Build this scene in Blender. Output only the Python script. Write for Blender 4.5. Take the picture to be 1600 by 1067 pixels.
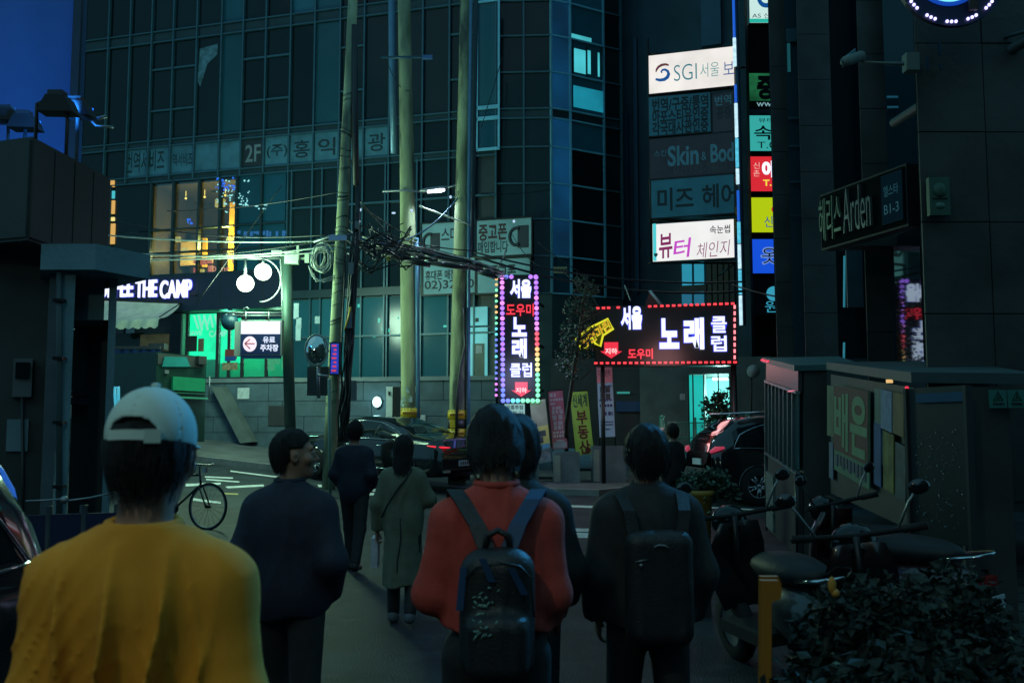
import bpy, math, random
import numpy as np
from mathutils import Vector, Matrix, noise as mnoise

R = math.radians
random.seed(7)
sc = bpy.context.scene
for o in list(bpy.data.objects):
    bpy.data.objects.remove(o)
COL = sc.collection

# ------------------------------------------------------------------ camera
F, CAMZ, TILT = 1555.6, 1.6, R(5.1)
cd = bpy.data.cameras.new('camera')
cam = bpy.data.objects.new('camera', cd)
COL.objects.link(cam)
cam.location = (0, 0, CAMZ)
cam.rotation_euler = (R(90) + TILT, 0, 0)
cd.lens, cd.sensor_width = 35.0, 36.0
cd.clip_start, cd.clip_end = 0.05, 900
cd.dof.use_dof = True
cd.dof.focus_distance = 19.0
cd.dof.aperture_fstop = 5.6
sc.camera = cam

# ------------------------------------------------------------------ world: dim teal city sky at night
w = bpy.data.worlds.new('World')
sc.world = w
w.use_nodes = True
nt = w.node_tree
bg = nt.nodes['Background']
sky = nt.nodes.new('ShaderNodeTexSky')
sky.sky_type = 'NISHITA'
sky.sun_disc = False
sky.sun_elevation = R(-4)
sky.sun_rotation = R(180)
mixn = nt.nodes.new('ShaderNodeMixRGB')
mixn.blend_type = 'MIX'
mixn.inputs[0].default_value = 0.97
nt.links.new(sky.outputs[0], mixn.inputs[1])
mixn.inputs[2].default_value = (0.85, 2.75, 3.75, 1)
nt.links.new(mixn.outputs[0], bg.inputs[0])
bg.inputs[1].default_value = 0.10

# one weak, very soft lamp from high behind the camera: the assumed glow of the lit street at the photographer's back
sd = bpy.data.lights.new('sun', 'SUN')
sd.energy, sd.angle, sd.color = 0.04, R(50), (0.9, 0.97, 1.0)
sun = bpy.data.objects.new('sun', sd)
COL.objects.link(sun)
sun.rotation_euler = (R(50), 0, R(-24))

sc.view_settings.view_transform = 'Standard'
sc.view_settings.look = 'None'
sc.view_settings.exposure = 0.0
sc.view_settings.gamma = 1.0
sc.view_settings.use_curve_mapping = False
sc.render.engine = 'CYCLES'
sc.cycles.use_denoising = True
sc.cycles.max_bounces = 8
sc.cycles.diffuse_bounces = 3
sc.cycles.glossy_bounces = 3
sc.cycles.transmission_bounces = 4
sc.cycles.sample_clamp_indirect = 3.0
sc.cycles.caustics_reflective = False
sc.cycles.caustics_refractive = False

# ------------------------------------------------------------------ measuring helpers
def ray(px, py):
    u = (533.5 - py) / F
    return Vector(((px - 800) / F, math.cos(TILT) - u * math.sin(TILT), math.sin(TILT) + u * math.cos(TILT)))

def P(px, py, Y):
    d = ray(px, py)
    return Vector((0, 0, CAMZ)) + d * (Y / d.y)

def sstep(t):
    t = min(1.0, max(0.0, t))
    return t * t * (3 - 2 * t)

def ground_z(x, y):
    base = 0.015 * min(40.0, max(0.0, y - 6))
    return base + 0.1125 * min(14.0, max(0.0, -x - 1)) * sstep((y - 18) / 12)

def G(px, py):
    d = ray(px, py)
    lo, hi = 1.0, 120.0
    for _ in range(50):
        m = (lo + hi) / 2
        q = Vector((0, 0, CAMZ)) + d * (m / d.y)
        if q.z > ground_z(q.x, q.y):
            lo = m
        else:
            hi = m
    return q

# ------------------------------------------------------------------ materials
def L(r, g=None, b=None):
    """sRGB 0-255 to linear"""
    if g is None:
        r, g, b = r
    f = lambda c: c / 12.92 if c <= .04045 else ((c + .055) / 1.055) ** 2.4
    return tuple(f(c / 255) for c in (r, g, b))

MATS = {}
def M(name, col, rough=.6, metal=0.0, var=.12, scale=3.0, bump=0.0, bscale=None, spec=.5, wear=None, coat=0.0, aniso=None):
    if name in MATS:
        return MATS[name]
    m = bpy.data.materials.new(name)
    m.use_nodes = True
    N, K = m.node_tree.nodes, m.node_tree.links
    b = N['Principled BSDF']
    b.inputs['Roughness'].default_value = rough
    b.inputs['Metallic'].default_value = metal
    b.inputs['Specular IOR Level'].default_value = spec
    b.inputs['Coat Weight'].default_value = coat
    geo = N.new('ShaderNodeNewGeometry')
    n1 = N.new('ShaderNodeTexNoise')
    n1.inputs['Scale'].default_value = scale
    n1.inputs['Detail'].default_value = 5
    src = geo.outputs['Position']
    if aniso:
        mp = N.new('ShaderNodeMapping')
        mp.inputs['Scale'].default_value = aniso
        K.new(src, mp.inputs['Vector'])
        src = mp.outputs[0]
    K.new(src, n1.inputs['Vector'])
    rmp = N.new('ShaderNodeValToRGB')
    e = rmp.color_ramp.elements
    e[0].position, e[1].position = .3, .7
    e[0].color = (*[max(0, c * (1 - var)) for c in col], 1)
    e[1].color = (*[min(1, c * (1 + var)) for c in col], 1)
    K.new(n1.outputs['Fac'], rmp.inputs['Fac'])
    out = rmp.outputs['Color']
    if wear:
        n3 = N.new('ShaderNodeTexNoise')
        n3.inputs['Scale'].default_value = wear[1]
        n3.inputs['Detail'].default_value = 8
        K.new(src, n3.inputs['Vector'])
        r3 = N.new('ShaderNodeValToRGB')
        r3.color_ramp.elements[0].position, r3.color_ramp.elements[1].position = wear[2], wear[2] + .12
        K.new(n3.outputs['Fac'], r3.inputs['Fac'])
        mx = N.new('ShaderNodeMixRGB')
        K.new(r3.outputs['Color'], mx.inputs[0])
        K.new(out, mx.inputs[1])
        mx.inputs[2].default_value = (*wear[0], 1)
        out = mx.outputs[0]
    K.new(out, b.inputs['Base Color'])
    if bump:
        n2 = N.new('ShaderNodeTexNoise')
        n2.inputs['Scale'].default_value = bscale or scale * 8
        n2.inputs['Detail'].default_value = 4
        K.new(src, n2.inputs['Vector'])
        bp = N.new('ShaderNodeBump')
        bp.inputs['Strength'].default_value = bump
        bp.inputs['Distance'].default_value = .02
        K.new(n2.outputs['Fac'], bp.inputs['Height'])
        K.new(bp.outputs['Normal'], b.inputs['Normal'])
    MATS[name] = m
    return m

def E(name, rgb, strength=1.0, uneven=0.0, scale=1.5):
    """light-giving surface (lit sign face, lamp, LED)"""
    if name in MATS:
        return MATS[name]
    m = bpy.data.materials.new(name)
    m.use_nodes = True
    N, K = m.node_tree.nodes, m.node_tree.links
    b = N['Principled BSDF']
    c = L(rgb)
    b.inputs['Base Color'].default_value = (.05, .05, .05, 1)
    b.inputs['Roughness'].default_value = .35
    b.inputs['Emission Color'].default_value = (*c, 1)
    b.inputs['Emission Strength'].default_value = strength
    if uneven:
        geo = N.new('ShaderNodeNewGeometry')
        n1 = N.new('ShaderNodeTexNoise')
        n1.inputs['Scale'].default_value = scale
        K.new(geo.outputs['Position'], n1.inputs['Vector'])
        mr = N.new('ShaderNodeMapRange')
        mr.inputs['From Min'].default_value, mr.inputs['From Max'].default_value = .3, .7
        mr.inputs['To Min'].default_value, mr.inputs['To Max'].default_value = strength * (1 - uneven), strength * (1 + uneven)
        K.new(n1.outputs['Fac'], mr.inputs['Value'])
        K.new(mr.outputs[0], b.inputs['Emission Strength'])
    MATS[name] = m
    return m

def window_glass(name, tint=(.85, 1, 1), refl=.12):
    """clear shop glass: mostly see-through, a little mirror"""
    if name in MATS:
        return MATS[name]
    m = bpy.data.materials.new(name)
    m.use_nodes = True
    N, K = m.node_tree.nodes, m.node_tree.links
    N.remove(N['Principled BSDF'])
    t = N.new('ShaderNodeBsdfTransparent')
    t.inputs[0].default_value = (*tint, 1)
    gl = N.new('ShaderNodeBsdfGlossy')
    gl.inputs['Roughness'].default_value = .03
    fr = N.new('ShaderNodeFresnel')
    fr.inputs[0].default_value = 1.5
    mx = N.new('ShaderNodeMixShader')
    ad = N.new('ShaderNodeMath')
    ad.operation = 'ADD'
    ad.inputs[1].default_value = refl * .3
    K.new(fr.outputs[0], ad.inputs[0])
    K.new(ad.outputs[0], mx.inputs[0])
    K.new(t.outputs[0], mx.inputs[1])
    K.new(gl.outputs[0], mx.inputs[2])
    K.new(mx.outputs[0], N['Material Output'].inputs[0])
    MATS[name] = m
    return m

def pane_glass(name, col, rough=.06, vary=.6):
    """dark reflective office glass, each pane a little different behind it"""
    if name in MATS:
        return MATS[name]
    m = bpy.data.materials.new(name)
    m.use_nodes = True
    N, K = m.node_tree.nodes, m.node_tree.links
    b = N['Principled BSDF']
    b.inputs['Roughness'].default_value = rough
    b.inputs['Specular IOR Level'].default_value = .32
    oi = N.new('ShaderNodeObjectInfo')
    rm = N.new('ShaderNodeValToRGB')
    e = rm.color_ramp.elements
    e[0].color = (*[c * (1 - vary) for c in col], 1)
    e[1].color = (*[c * (1 + vary) for c in col], 1)
    geo = N.new('ShaderNodeNewGeometry')
    n1 = N.new('ShaderNodeTexNoise')
    n1.inputs['Scale'].default_value = .8
    K.new(geo.outputs['Position'], n1.inputs['Vector'])
    av = N.new('ShaderNodeMath')
    av.operation = 'MULTIPLY_ADD'
    av.inputs[1].default_value = .7
    K.new(oi.outputs['Random'], av.inputs[0])
    sc2 = N.new('ShaderNodeMath')
    sc2.operation = 'MULTIPLY'
    sc2.inputs[1].default_value = .4
    K.new(n1.outputs['Fac'], sc2.inputs[0])
    K.new(sc2.outputs[0], av.inputs[2])
    K.new(av.outputs[0], rm.inputs['Fac'])
    K.new(rm.outputs[0], b.inputs['Base Color'])
    bp = N.new('ShaderNodeBump')
    bp.inputs['Strength'].default_value = .04
    bp.inputs['Distance'].default_value = .05
    K.new(n1.outputs['Fac'], bp.inputs['Height'])
    K.new(bp.outputs['Normal'], b.inputs['Normal'])
    MATS[name] = m
    return m

# ------------------------------------------------------------------ objects
def wmat(o):
    m = o.matrix_basis.copy()
    if o.parent:
        m = wmat(o.parent) @ o.matrix_parent_inverse @ m
    return m

def thing(name, label, cat, loc=(0, 0, 0), rz=0.0, group=None):
    o = bpy.data.objects.new(name, None)
    o.empty_display_size = .2
    COL.objects.link(o)
    o.location = loc
    o.rotation_euler = (0, 0, rz)
    o['label'], o['category'] = label, cat
    if group:
        o['group'] = group
    return o

def tag(o, label, cat, group=None):
    o['label'], o['category'] = label, cat
    if group:
        o['group'] = group
    return o

def link(name, me, parent=None, mtx=None):
    o = bpy.data.objects.new(name, me)
    COL.objects.link(o)
    if mtx is not None:
        o.matrix_basis = mtx
    if parent is not None:
        o.parent = parent
        o.matrix_parent_inverse = wmat(parent).inverted()
    return o

def copy_tree(o, parent=None):
    c = o.copy()
    COL.objects.link(c)
    if parent is not None:
        c.parent = parent
        c.matrix_parent_inverse = o.matrix_parent_inverse
    for ch in list(o.children):
        copy_tree(ch, c)
    return c

class MB:
    """collects shapes, builds one mesh object"""
    def __init__(s):
        s.v, s.f, s.smooth = [], [], []
    def add(s, vs, fs, smooth=False):
        n = len(s.v)
        s.v += [tuple(p) for p in vs]
        s.f += [tuple(i + n for i in f) for f in fs]
        s.smooth += [smooth] * len(fs)
        return s
    def box(s, c, size, rz=0.0, taper=1.0):
        cx, cy, cz = c
        hx, hy, hz = size[0] / 2, size[1] / 2, size[2] / 2
        ca, sa = math.cos(rz), math.sin(rz)
        vs = []
        for z, k in ((-hz, 1.0), (hz, taper)):
            for x, y in ((-hx, -hy), (hx, -hy), (hx, hy), (-hx, hy)):
                x2, y2 = x * k, y * k
                vs.append((cx + x2 * ca - y2 * sa, cy + x2 * sa + y2 * ca, cz + z))
        return s.add(vs, [(3, 2, 1, 0), (4, 5, 6, 7), (0, 1, 5, 4), (1, 2, 6, 5), (2, 3, 7, 6), (3, 0, 4, 7)])
    def hexa(s, o, U, V, W):
        o, U, V, W = Vector(o), Vector(U), Vector(V), Vector(W)
        vs = [o, o + U, o + U + V, o + V, o + W, o + U + W, o + U + V + W, o + V + W]
        fs = [(3, 2, 1, 0), (4, 5, 6, 7), (0, 1, 5, 4), (1, 2, 6, 5), (2, 3, 7, 6), (3, 0, 4, 7)]
        if U.cross(V).dot(W) < 0:
            fs = [tuple(reversed(f)) for f in fs]
        return s.add(vs, fs)
    def tube(s, pts, r, n=6, closed=False, caps=True, smooth=True):
        pts = [Vector(p) for p in pts]
        m = len(pts)
        rs = r if isinstance(r, (list, tuple)) else [r] * m
        vs, fs = [], []
        up = None
        for i, p in enumerate(pts):
            if closed:
                d = pts[(i + 1) % m] - pts[i - 1]
            else:
                d = pts[min(i + 1, m - 1)] - pts[max(i - 1, 0)]
            d = d.normalized() if d.length > 1e-9 else Vector((0, 0, 1))
            if up is None:
                up = Vector((0, 0, 1)) if abs(d.z) < .9 else Vector((1, 0, 0))
            a = up - d * up.dot(d)
            if a.length < 1e-6:
                a = d.orthogonal()
            a.normalize()
            up = a
            b = d.cross(a)
            for k in range(n):
                t = 2 * math.pi * k / n
                vs.append(p + (a * math.cos(t) + b * math.sin(t)) * rs[i])
        for i in range(m if closed else m - 1):
            j = (i + 1) % m
            for k in range(n):
                k2 = (k + 1) % n
                fs.append((i * n + k, i * n + k2, j * n + k2, j * n + k))
        if caps and not closed:
            fs.append(tuple(reversed(range(n))))
            fs.append(tuple((m - 1) * n + k for k in range(n)))
        return s.add(vs, fs, smooth)
    def lathe(s, prof, c=(0, 0, 0), n=20, axis='z', smooth=True, a0=0, a1=2 * math.pi):
        """prof: list of (r, h)"""
        full = abs(a1 - a0 - 2 * math.pi) < 1e-6
        vs, fs = [], []
        cols = n if full else n + 1
        for r, h in prof:
            for k in range(cols):
                t = a0 + (a1 - a0) * k / n
                x, y = r * math.cos(t), r * math.sin(t)
                q = (x, y, h) if axis == 'z' else ((h, x, y) if axis == 'x' else (y, h, x))
                vs.append((q[0] + c[0], q[1] + c[1], q[2] + c[2]))
        for i in range(len(prof) - 1):
            for k in range(n):
                k2 = (k + 1) % cols
                fs.append((i * cols + k, i * cols + k2, (i + 1) * cols + k2, (i + 1) * cols + k))
        return s.add(vs, fs, smooth)
    def sphere(s, c, r, n=16, m=10, sq=(1, 1, 1)):
        prof = [(r * math.sin(math.pi * i / m), -r * math.cos(math.pi * i / m)) for i in range(m + 1)]
        k = MB().lathe(prof, (0, 0, 0), n)
        vs = [(c[0] + p[0] * sq[0], c[1] + p[1] * sq[1], c[2] + p[2] * sq[2]) for p in k.v]
        return s.add(vs, k.f, True)
    def prism(s, poly, W, smooth=False):
        """poly: 3-D points of a planar outline, pushed along W"""
        W = Vector(W)
        n = len(poly)
        vs = [Vector(p) for p in poly] + [Vector(p) + W for p in poly]
        fs = [tuple(reversed(range(n))), tuple(range(n, 2 * n))]
        for i in range(n):
            j = (i + 1) % n
            fs.append((i, j, n + j, n + i))
        return s.add(vs, fs, smooth)
    def disc(s, c, U, V, n=20, W=None):
        c, U, V = Vector(c), Vector(U), Vector(V)
        pl = [c + U * math.cos(2 * math.pi * k / n) + V * math.sin(2 * math.pi * k / n) for k in range(n)]
        if W is None:
            return s.add(pl, [tuple(range(n))])
        return s.prism(pl, W)
    def mesh(s, name, mat):
        me = bpy.data.meshes.new(name)
        me.from_pydata(s.v, [], s.f)
        me.polygons.foreach_set('use_smooth', s.smooth)
        if mat:
            me.materials.append(mat)
        me.update()
        return me
    def build(s, name, mat, parent=None, kind=None):
        o = link(name, s.mesh(name, mat), parent)
        if kind:
            o['kind'] = kind
        return o

_cube = {}
def cube(mat):
    if mat.name not in _cube:
        _cube[mat.name] = MB().box((.5, .5, .5), (1, 1, 1)).mesh('panel', mat)
    return _cube[mat.name]

class Board:
    """a flat rectangle in space: origin (bottom left), unit u (right), unit v (up), normal n toward the viewer"""
    def __init__(s, o, U, V):
        s.o, s.w, s.h = Vector(o), Vector(U).length, Vector(V).length
        s.u, s.v = Vector(U).normalized(), Vector(V).normalized()
        s.n = s.u.cross(s.v).normalized()
        if s.n.dot(s.o - Vector((0, 0, CAMZ))) > 0:
            s.n = -s.n
    @staticmethod
    def px(xl, xr, yt, yb, YL, YR=None):
        """upright board: left/right edges, top/bottom of the left edge, depths of both edges"""
        YR = YL if YR is None else YR
        b = P(xl, yb, YL)
        t = P(xl, yt, YL)
        r = P(xr, (yt + yb) / 2, YR)
        o = Vector((P(xl, (yt + yb) / 2, YL).x, YL, b.z))
        return Board(o, (r.x - o.x, YR - YL, 0), (0, 0, t.z - b.z))
    @staticmethod
    def quad(tl, tr, bl, YT, YB=None):
        """leaning board from three corners of its picture"""
        YB = YT if YB is None else YB
        a, b, c = P(*tl, YT), P(*tr, YT), P(*bl, YB)
        return Board(c, b - a, a - c)
    def st(s, px, py):
        d = ray(px, py)
        c0 = Vector((0, 0, CAMZ))
        k = (s.o - c0).dot(s.n) / d.dot(s.n)
        q = c0 + d * k - s.o
        A = s.u.dot(s.v)
        x, y = q.dot(s.u), q.dot(s.v)
        det = 1 - A * A
        return (x - A * y) / det, (y - A * x) / det
    def p(s, a, b, d=0.0):
        return s.o + s.u * a + s.v * b + s.n * d
    def slab(s, a0, a1, b0, b1, d0, d1, name, mat, parent):
        o = s.p(a0, b0, d0)
        U, V, W = s.u * (a1 - a0), s.v * (b1 - b0), s.n * (d1 - d0)
        if U.cross(V).dot(W) < 0:
            o, W = o + W, -W
        m = Matrix(((U.x, V.x, W.x, o.x), (U.y, V.y, W.y, o.y), (U.z, V.z, W.z, o.z), (0, 0, 0, 1)))
        if parent is None or abs(s.u.dot(s.v)) > 5e-4:
            return link(name, MB().hexa(o, U, V, W).mesh(name, mat), parent)
        return link(name, cube(mat), parent, m)
    def add(s, mb, a0, a1, b0, b1, d0, d1):
        mb.hexa(s.p(a0, b0, d0), s.u * (a1 - a0), s.v * (b1 - b0), s.n * (d1 - d0))
    def rect(s, x0, y0, x1, y1):
        a0, b1 = s.st(x0, y0)
        a1, b0 = s.st(x1, y1)
        return a0, a1, b0, b1

# ------------------------------------------------------------------ lettering
_fonts = {}
def glyphs(t, bold=0.0, extr=0.0, shear=0.0):
    k = (t, bold, extr, shear)
    if k not in _fonts:
        c = bpy.data.curves.new('lettering', 'FONT')
        c.body, c.offset, c.extrude, c.shear, c.resolution_u = t, bold, extr, shear, 4
        o = bpy.data.objects.new('lettering', c)
        COL.objects.link(o)
        dg = bpy.context.evaluated_depsgraph_get()
        me = bpy.data.meshes.new_from_object(o.evaluated_get(dg))
        vs = np.empty(len(me.vertices) * 3)
        me.vertices.foreach_get('co', vs)
        vs = vs.reshape(-1, 3)
        fs = [tuple(p.vertices) for p in me.polygons]
        bpy.data.objects.remove(o)
        bpy.data.curves.remove(c)
        bpy.data.meshes.remove(me)
        lo, hi = vs.min(0), vs.max(0)
        vs[:, 0] = (vs[:, 0] - lo[0]) / (hi[0] - lo[0])
        vs[:, 1] = (vs[:, 1] - lo[1]) / (hi[1] - lo[1])
        _fonts[k] = (vs, fs)
    return _fonts[k]

def letters(bd, t, box, mat, parent, d=.012, bold=0.0, extr=0.0, name='lettering', rot=0.0, shear=0.0, st=None):
    """text t filling the picture box (x0,y0,x1,y1) on board bd"""
    vs, fs = glyphs(t, bold, extr / .1 if extr else 0.0, shear)
    a0, a1, b0, b1 = st if st else bd.rect(*box)
    ca, cb = (a0 + a1) / 2, (b0 + b1) / 2
    c, s_ = math.cos(rot), math.sin(rot)
    out = []
    for x, y, z in vs:
        a, b = (x - .5) * (a1 - a0), (y - .5) * (b1 - b0)
        a, b = a * c - b * s_, a * s_ + b * c
        out.append(bd.p(ca + a, cb + b, d + z * .1))
    flip = bd.u.cross(bd.v).dot(bd.n) < 0
    mb = MB().add(out, [tuple(reversed(f)) for f in fs] if flip else fs)
    return mb.build(name, mat, parent)

# shared materials
BLACK = M('black paint', (.030, .032, .033), .45)
# an assumed street lamp, added unseen behind the photographer, lights the walkers' backs (built with the street furniture)
STEEL = M('galvanised steel', (.30, .32, .33), .42, .8, bump=.1)
DARKMETAL = M('dark metal', (.03, .033, .035), .38, .6)
CABLE = M('cable rubber', (.02, .022, .022), .45)
WHITE_EM = E('lit white acrylic', (238, 232, 226), 1.0, .08)
LED_WHITE = E('white led letters', (228, 236, 255), 1.35)
LED_RED = E('red led letters', (255, 52, 72), 1.1)
INK = M('black ink', (.02, .02, .025), .5)

# =================================================================== GROUND
def sheet(name, x0, x1, y0, y1, nx, ny, dz, mat, fn=None):
    vs, fs = [], []
    for j in range(ny + 1):
        for i in range(nx + 1):
            x, y = x0 + (x1 - x0) * i / nx, y0 + (y1 - y0) * j / ny
            if fn:
                x, y = fn(x, y)
            vs.append((x, y, ground_z(x, y) + dz))
    for j in range(ny):
        for i in range(nx):
            a = j * (nx + 1) + i
            fs.append((a, a + 1, a + nx + 2, a + nx + 1))
    return MB().add(vs, fs, True).build(name, mat)

ASPHALT = M('asphalt', (.021, .032, .039), .6, var=.5, scale=1.4, bump=.9, bscale=70, wear=((.038, .05, .057), 3.4, .55), spec=.15)
road = sheet('road', -68, 68, -43, 143, 80, 110, 0, ASPHALT)
road['kind'] = 'structure'

PAVE = M('pavement slabs', (.085, .095, .098), .75, var=.3, scale=1.6, bump=.4, bscale=40, wear=((.05, .056, .056), 1.1, .58))
# far pavement: front edge taken from the kerb line
kerb_px = [(120, 716), (250, 714), (330, 722), (440, 735), (520, 728), (740, 748), (830, 769), (870, 772), (935, 774), (1010, 766), (1100, 752), (1230, 738)]
kerb_pts = [G(x, y) for x, y in kerb_px]
kerb_pts = [Vector((p.x, min(p.y, 34), 0)) for p in kerb_pts]
dense = []
for a, b in zip(kerb_pts, kerb_pts[1:]):
    for k in range(6):
        dense.append(a.lerp(b, k / 6))
dense.append(kerb_pts[-1])
vs, fs = [], []
NB = 10
for p in dense:
    for j in range(NB + 1):
        y = p.y + (48 - p.y) * j / NB
        vs.append((p.x, y, ground_z(p.x, y) + .12))
for i in range(len(dense) - 1):
    for j in range(NB):
        a = i * (NB + 1) + j
        fs.append((a, a + NB + 1, a + NB + 2, a + 1))
pav = MB().add(vs, fs, True).build('far_pavement', PAVE)
pav['kind'] = 'structure'
kb = MB()
KERB = M('kerb stone', (.22, .22, .21), .7, var=.25, scale=2)
for a, b in zip(dense, dense[1:]):
    d = b - a
    o = Vector((a.x, a.y - .16, ground_z(a.x, a.y) - .05))
    q = Vector((b.x, b.y - .16, ground_z(b.x, b.y) - .05))
    kb.hexa(o + (q - o) * .012, (q - o) * .976, (0, .155, 0), (0, 0, .178))
kb.build('kerb', KERB)['kind'] = 'structure'

# road paint: thin sheets over the asphalt
PAINT = M('road paint', (.62, .64, .62), .6, var=.2, scale=6, wear=((.12, .13, .13), 5, .60))
YPAINT = M('yellow road paint', (.45, .33, .05), .6, var=.2, scale=6, wear=((.12, .12, .1), 5, .6))
def paint(pxs, mat=PAINT, n=6):
    """four picture corners of a strip lying on the road"""
    a, b, c, d = [G(*q) for q in pxs]
    mb = MB()
    vs = []
    for i in range(n + 1):
        for p, q in ((a, b), (d, c)):
            r = p.lerp(q, i / n)
            vs.append((r.x, r.y, ground_z(r.x, r.y) + .005))
    fs = [(2 * i, 2 * i + 1, 2 * i + 3, 2 * i + 2) for i in range(n)]
    o = mb.add(vs, fs).build('road_marking', mat)
    o['kind'] = 'structure'
    return o
paint([(850, 788), (1015, 793), (1015, 797), (850, 791)])
paint([(835, 825), (925, 826), (925, 831), (835, 830)])
paint([(888, 832), (985, 834), (985, 842), (884, 840)])
paint([(320, 744), (364, 746), (364, 748), (320, 746)])
paint([(322, 748), (374, 752), (374, 754), (322, 750)])
paint([(352, 760), (412, 757), (412, 760), (356, 763)])
paint([(345, 770), (372, 771), (372, 773), (345, 772)], YPAINT)
paint([(290, 756), (345, 754), (345, 757), (290, 760)])
paint([(300, 778), (345, 784), (345, 787), (300, 782)])
paint([(360, 735), (440, 745), (440, 747), (360, 737)])
paint([(355, 855), (376, 842), (386, 846), (362, 862)])
paint([(372, 852), (410, 856), (402, 862), (360, 864)])
paint([(360, 862), (420, 862), (420, 872), (362, 870)])
paint([(340, 888), (392, 884), (392, 893), (346, 896)])
paint([(500, 742), (512, 743), (512, 746), (500, 745)])
paint([(496, 757), (512, 758), (512, 762), (498, 761)])
paint([(571, 744), (600, 744), (600, 747), (571, 747)])
paint([(569, 764), (590, 764), (586, 768), (569, 768)])
paint([(569, 770), (588, 770), (586, 774), (569, 774)])
paint([(1360, 784), (1440, 781), (1440, 784), (1366, 788)])
paint([(1110, 792), (1190, 796), (1190, 798), (1110, 794)])
paint([(20, 1030), (60, 1018), (62, 1022), (24, 1034)])

# =================================================================== MAIN OFFICE BUILDING
GLASS_DK = pane_glass('dark office glass', (.006, .016, .019))
GLASS_BL = pane_glass('blue tinted glass', (.010, .075, .115), .12, .35)  # bluer glass colour for some panes
GLASS_TEAL = pane_glass('teal blind glass', (.018, .105, .14), .15, .5)
MULL = M('mullion aluminium', (.04, .115, .15), .4, .2)
MULL_LIT = M('mullion painted blue lit', (.20, .58, .75), .4, .1)  # paler mullion copy, blue light put into its colour
SPAN = M('spandrel metal', (.018, .045, .052), .4, .2)
CONC_DK = M('dark granite', (.030, .042, .045), .5, var=.25, scale=2)

office = thing('office_building', 'dark glass office building with a grid of window panes and a faceted corner', 'building', P(450, 690, 32))
A = Board.px(124, 775, -190, 690, 33.2, 29.0)
base_z = .3
cols_px = [124, 165, 199, 233, 267, 304, 343, 377, 413, 452, 490, 530, 568, 608, 660, 702, 742, 775]
cs = [A.st(x, 200)[0] for x in cols_px]
def At(py):
    return A.st(400, py)[1]
rows = [At(y) for y in (-125, 30, 47, 205, 215, 262, 272)]
# solid body behind the glass
core = MB()
A.add(core, 0, A.w, At(270), A.h + .6, -6.2, -.12)
A.add(core, A.st(448, 400)[0], A.w, At(690), At(270), -6, -.12)
A.add(core, 0, A.st(448, 400)[0], At(690), At(270), -6.5, -3.2)
core.build('building_core', CONC_DK, office)

bright_cols = {6: GLASS_TEAL, 7: GLASS_DK}
A.slab(0, A.w, rows[0] + .03, A.h + .5, -.1, -.03, 'parapet_panel', SPAN, office)
for r in range(len(rows) - 1):
    t1, t0 = rows[r], rows[r + 1]
    for c in range(len(cs) - 1):
        s0, s1 = cs[c] + .025, cs[c + 1] - .025
        if r == 4 and 2 <= c <= 12:
            continue
        if r in (1, 3, 5):
            A.slab(s0, s1, t0 + .012, t1 - .012, -.09, -.035, 'spandrel_panel', SPAN, office)
            continue
        m = GLASS_TEAL if c in (6, 10) or (r == 0 and c in (6, 9)) else GLASS_DK
        if r == 2 and c in (3, 4, 7, 8, 11, 15):
            tm = t0 + (t1 - t0) * .30
            tn = t0 + (t1 - t0) * .72
            for q0, q1 in ((t0, tm), (tm, tn), (tn, t1)):
                A.slab(s0, s1, q0 + .03, q1 - .03, -.1, -.06, 'window_pane', m, office)
            A.slab(s0, s1, tm - .03, tm + .03, -.07, .01, 'transom', MULL, office)
            A.slab(s0, s1, tn - .03, tn + .03, -.07, .01, 'transom', MULL, office)
        else:
            A.slab(s0, s1, t0 + .03, t1 - .03, -.1, -.06, 'window_pane', m, office)
for i, s_ in enumerate(cs):
    b0 = rows[-1] if s_ < A.st(440, 300)[0] else At(690)
    A.slab(s_ - .025, s_ + .025, b0, A.h, -.1, .045, 'mullion', MULL, office)
for t in rows[1:]:
    A.slab(0, A.w, t - .02, t + .02, -.1, .025, 'transom', MULL, office)
# pale curtain hanging askew inside one window, and blinds
bm = A.rect(311, 76, 337, 132)
crt = MB()
pts = [A.p(bm[0], bm[3], -.055), A.p(bm[1], bm[3] + .1, -.055), A.p(bm[1], bm[3] - .25, -.055), A.p(bm[0] + .3, bm[3] - .55, -.055), A.p(bm[0] + .05, bm[2], -.055), A.p(bm[0] - .05, bm[2] + .2, -.055)]
crt.prism(pts, A.n * .01)
crt.build('curtain', M('pale curtain', (.10, .22, .26), .8, var=.5, scale=7), office)
# window frame with blue light painted on (column between two poles)
f0, f1, g0, g1 = A.rect(746, 4, 782, 235)
for (a0, a1, b0, b1) in ((f0, f0 + .05, g0, g1), (f1 - .06, f1, g0, g1), (f0, f1, g1 - .07, g1), (f0, f1, g0, g0 + .09),
                         (f0, f1, g0 + (g1 - g0) * .20, g0 + (g1 - g0) * .225), (f0, f1, g0 + (g1 - g0) * .272, g0 + (g1 - g0) * .297)):
    A.slab(a0, a1, b0, b1, .05, .09, 'window_frame', MULL_LIT, office)
A.slab(f0 + .05, f1 - .06, g0 + .09, g0 + (g1 - g0) * .27, .0, .03, 'window_pane', GLASS_BL, office)
A.slab(f0 + .05, f1 - .06, g0 + (g1 - g0) * .3, g1 - .07, .0, .03, 'window_pane', GLASS_TEAL, office)

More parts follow.
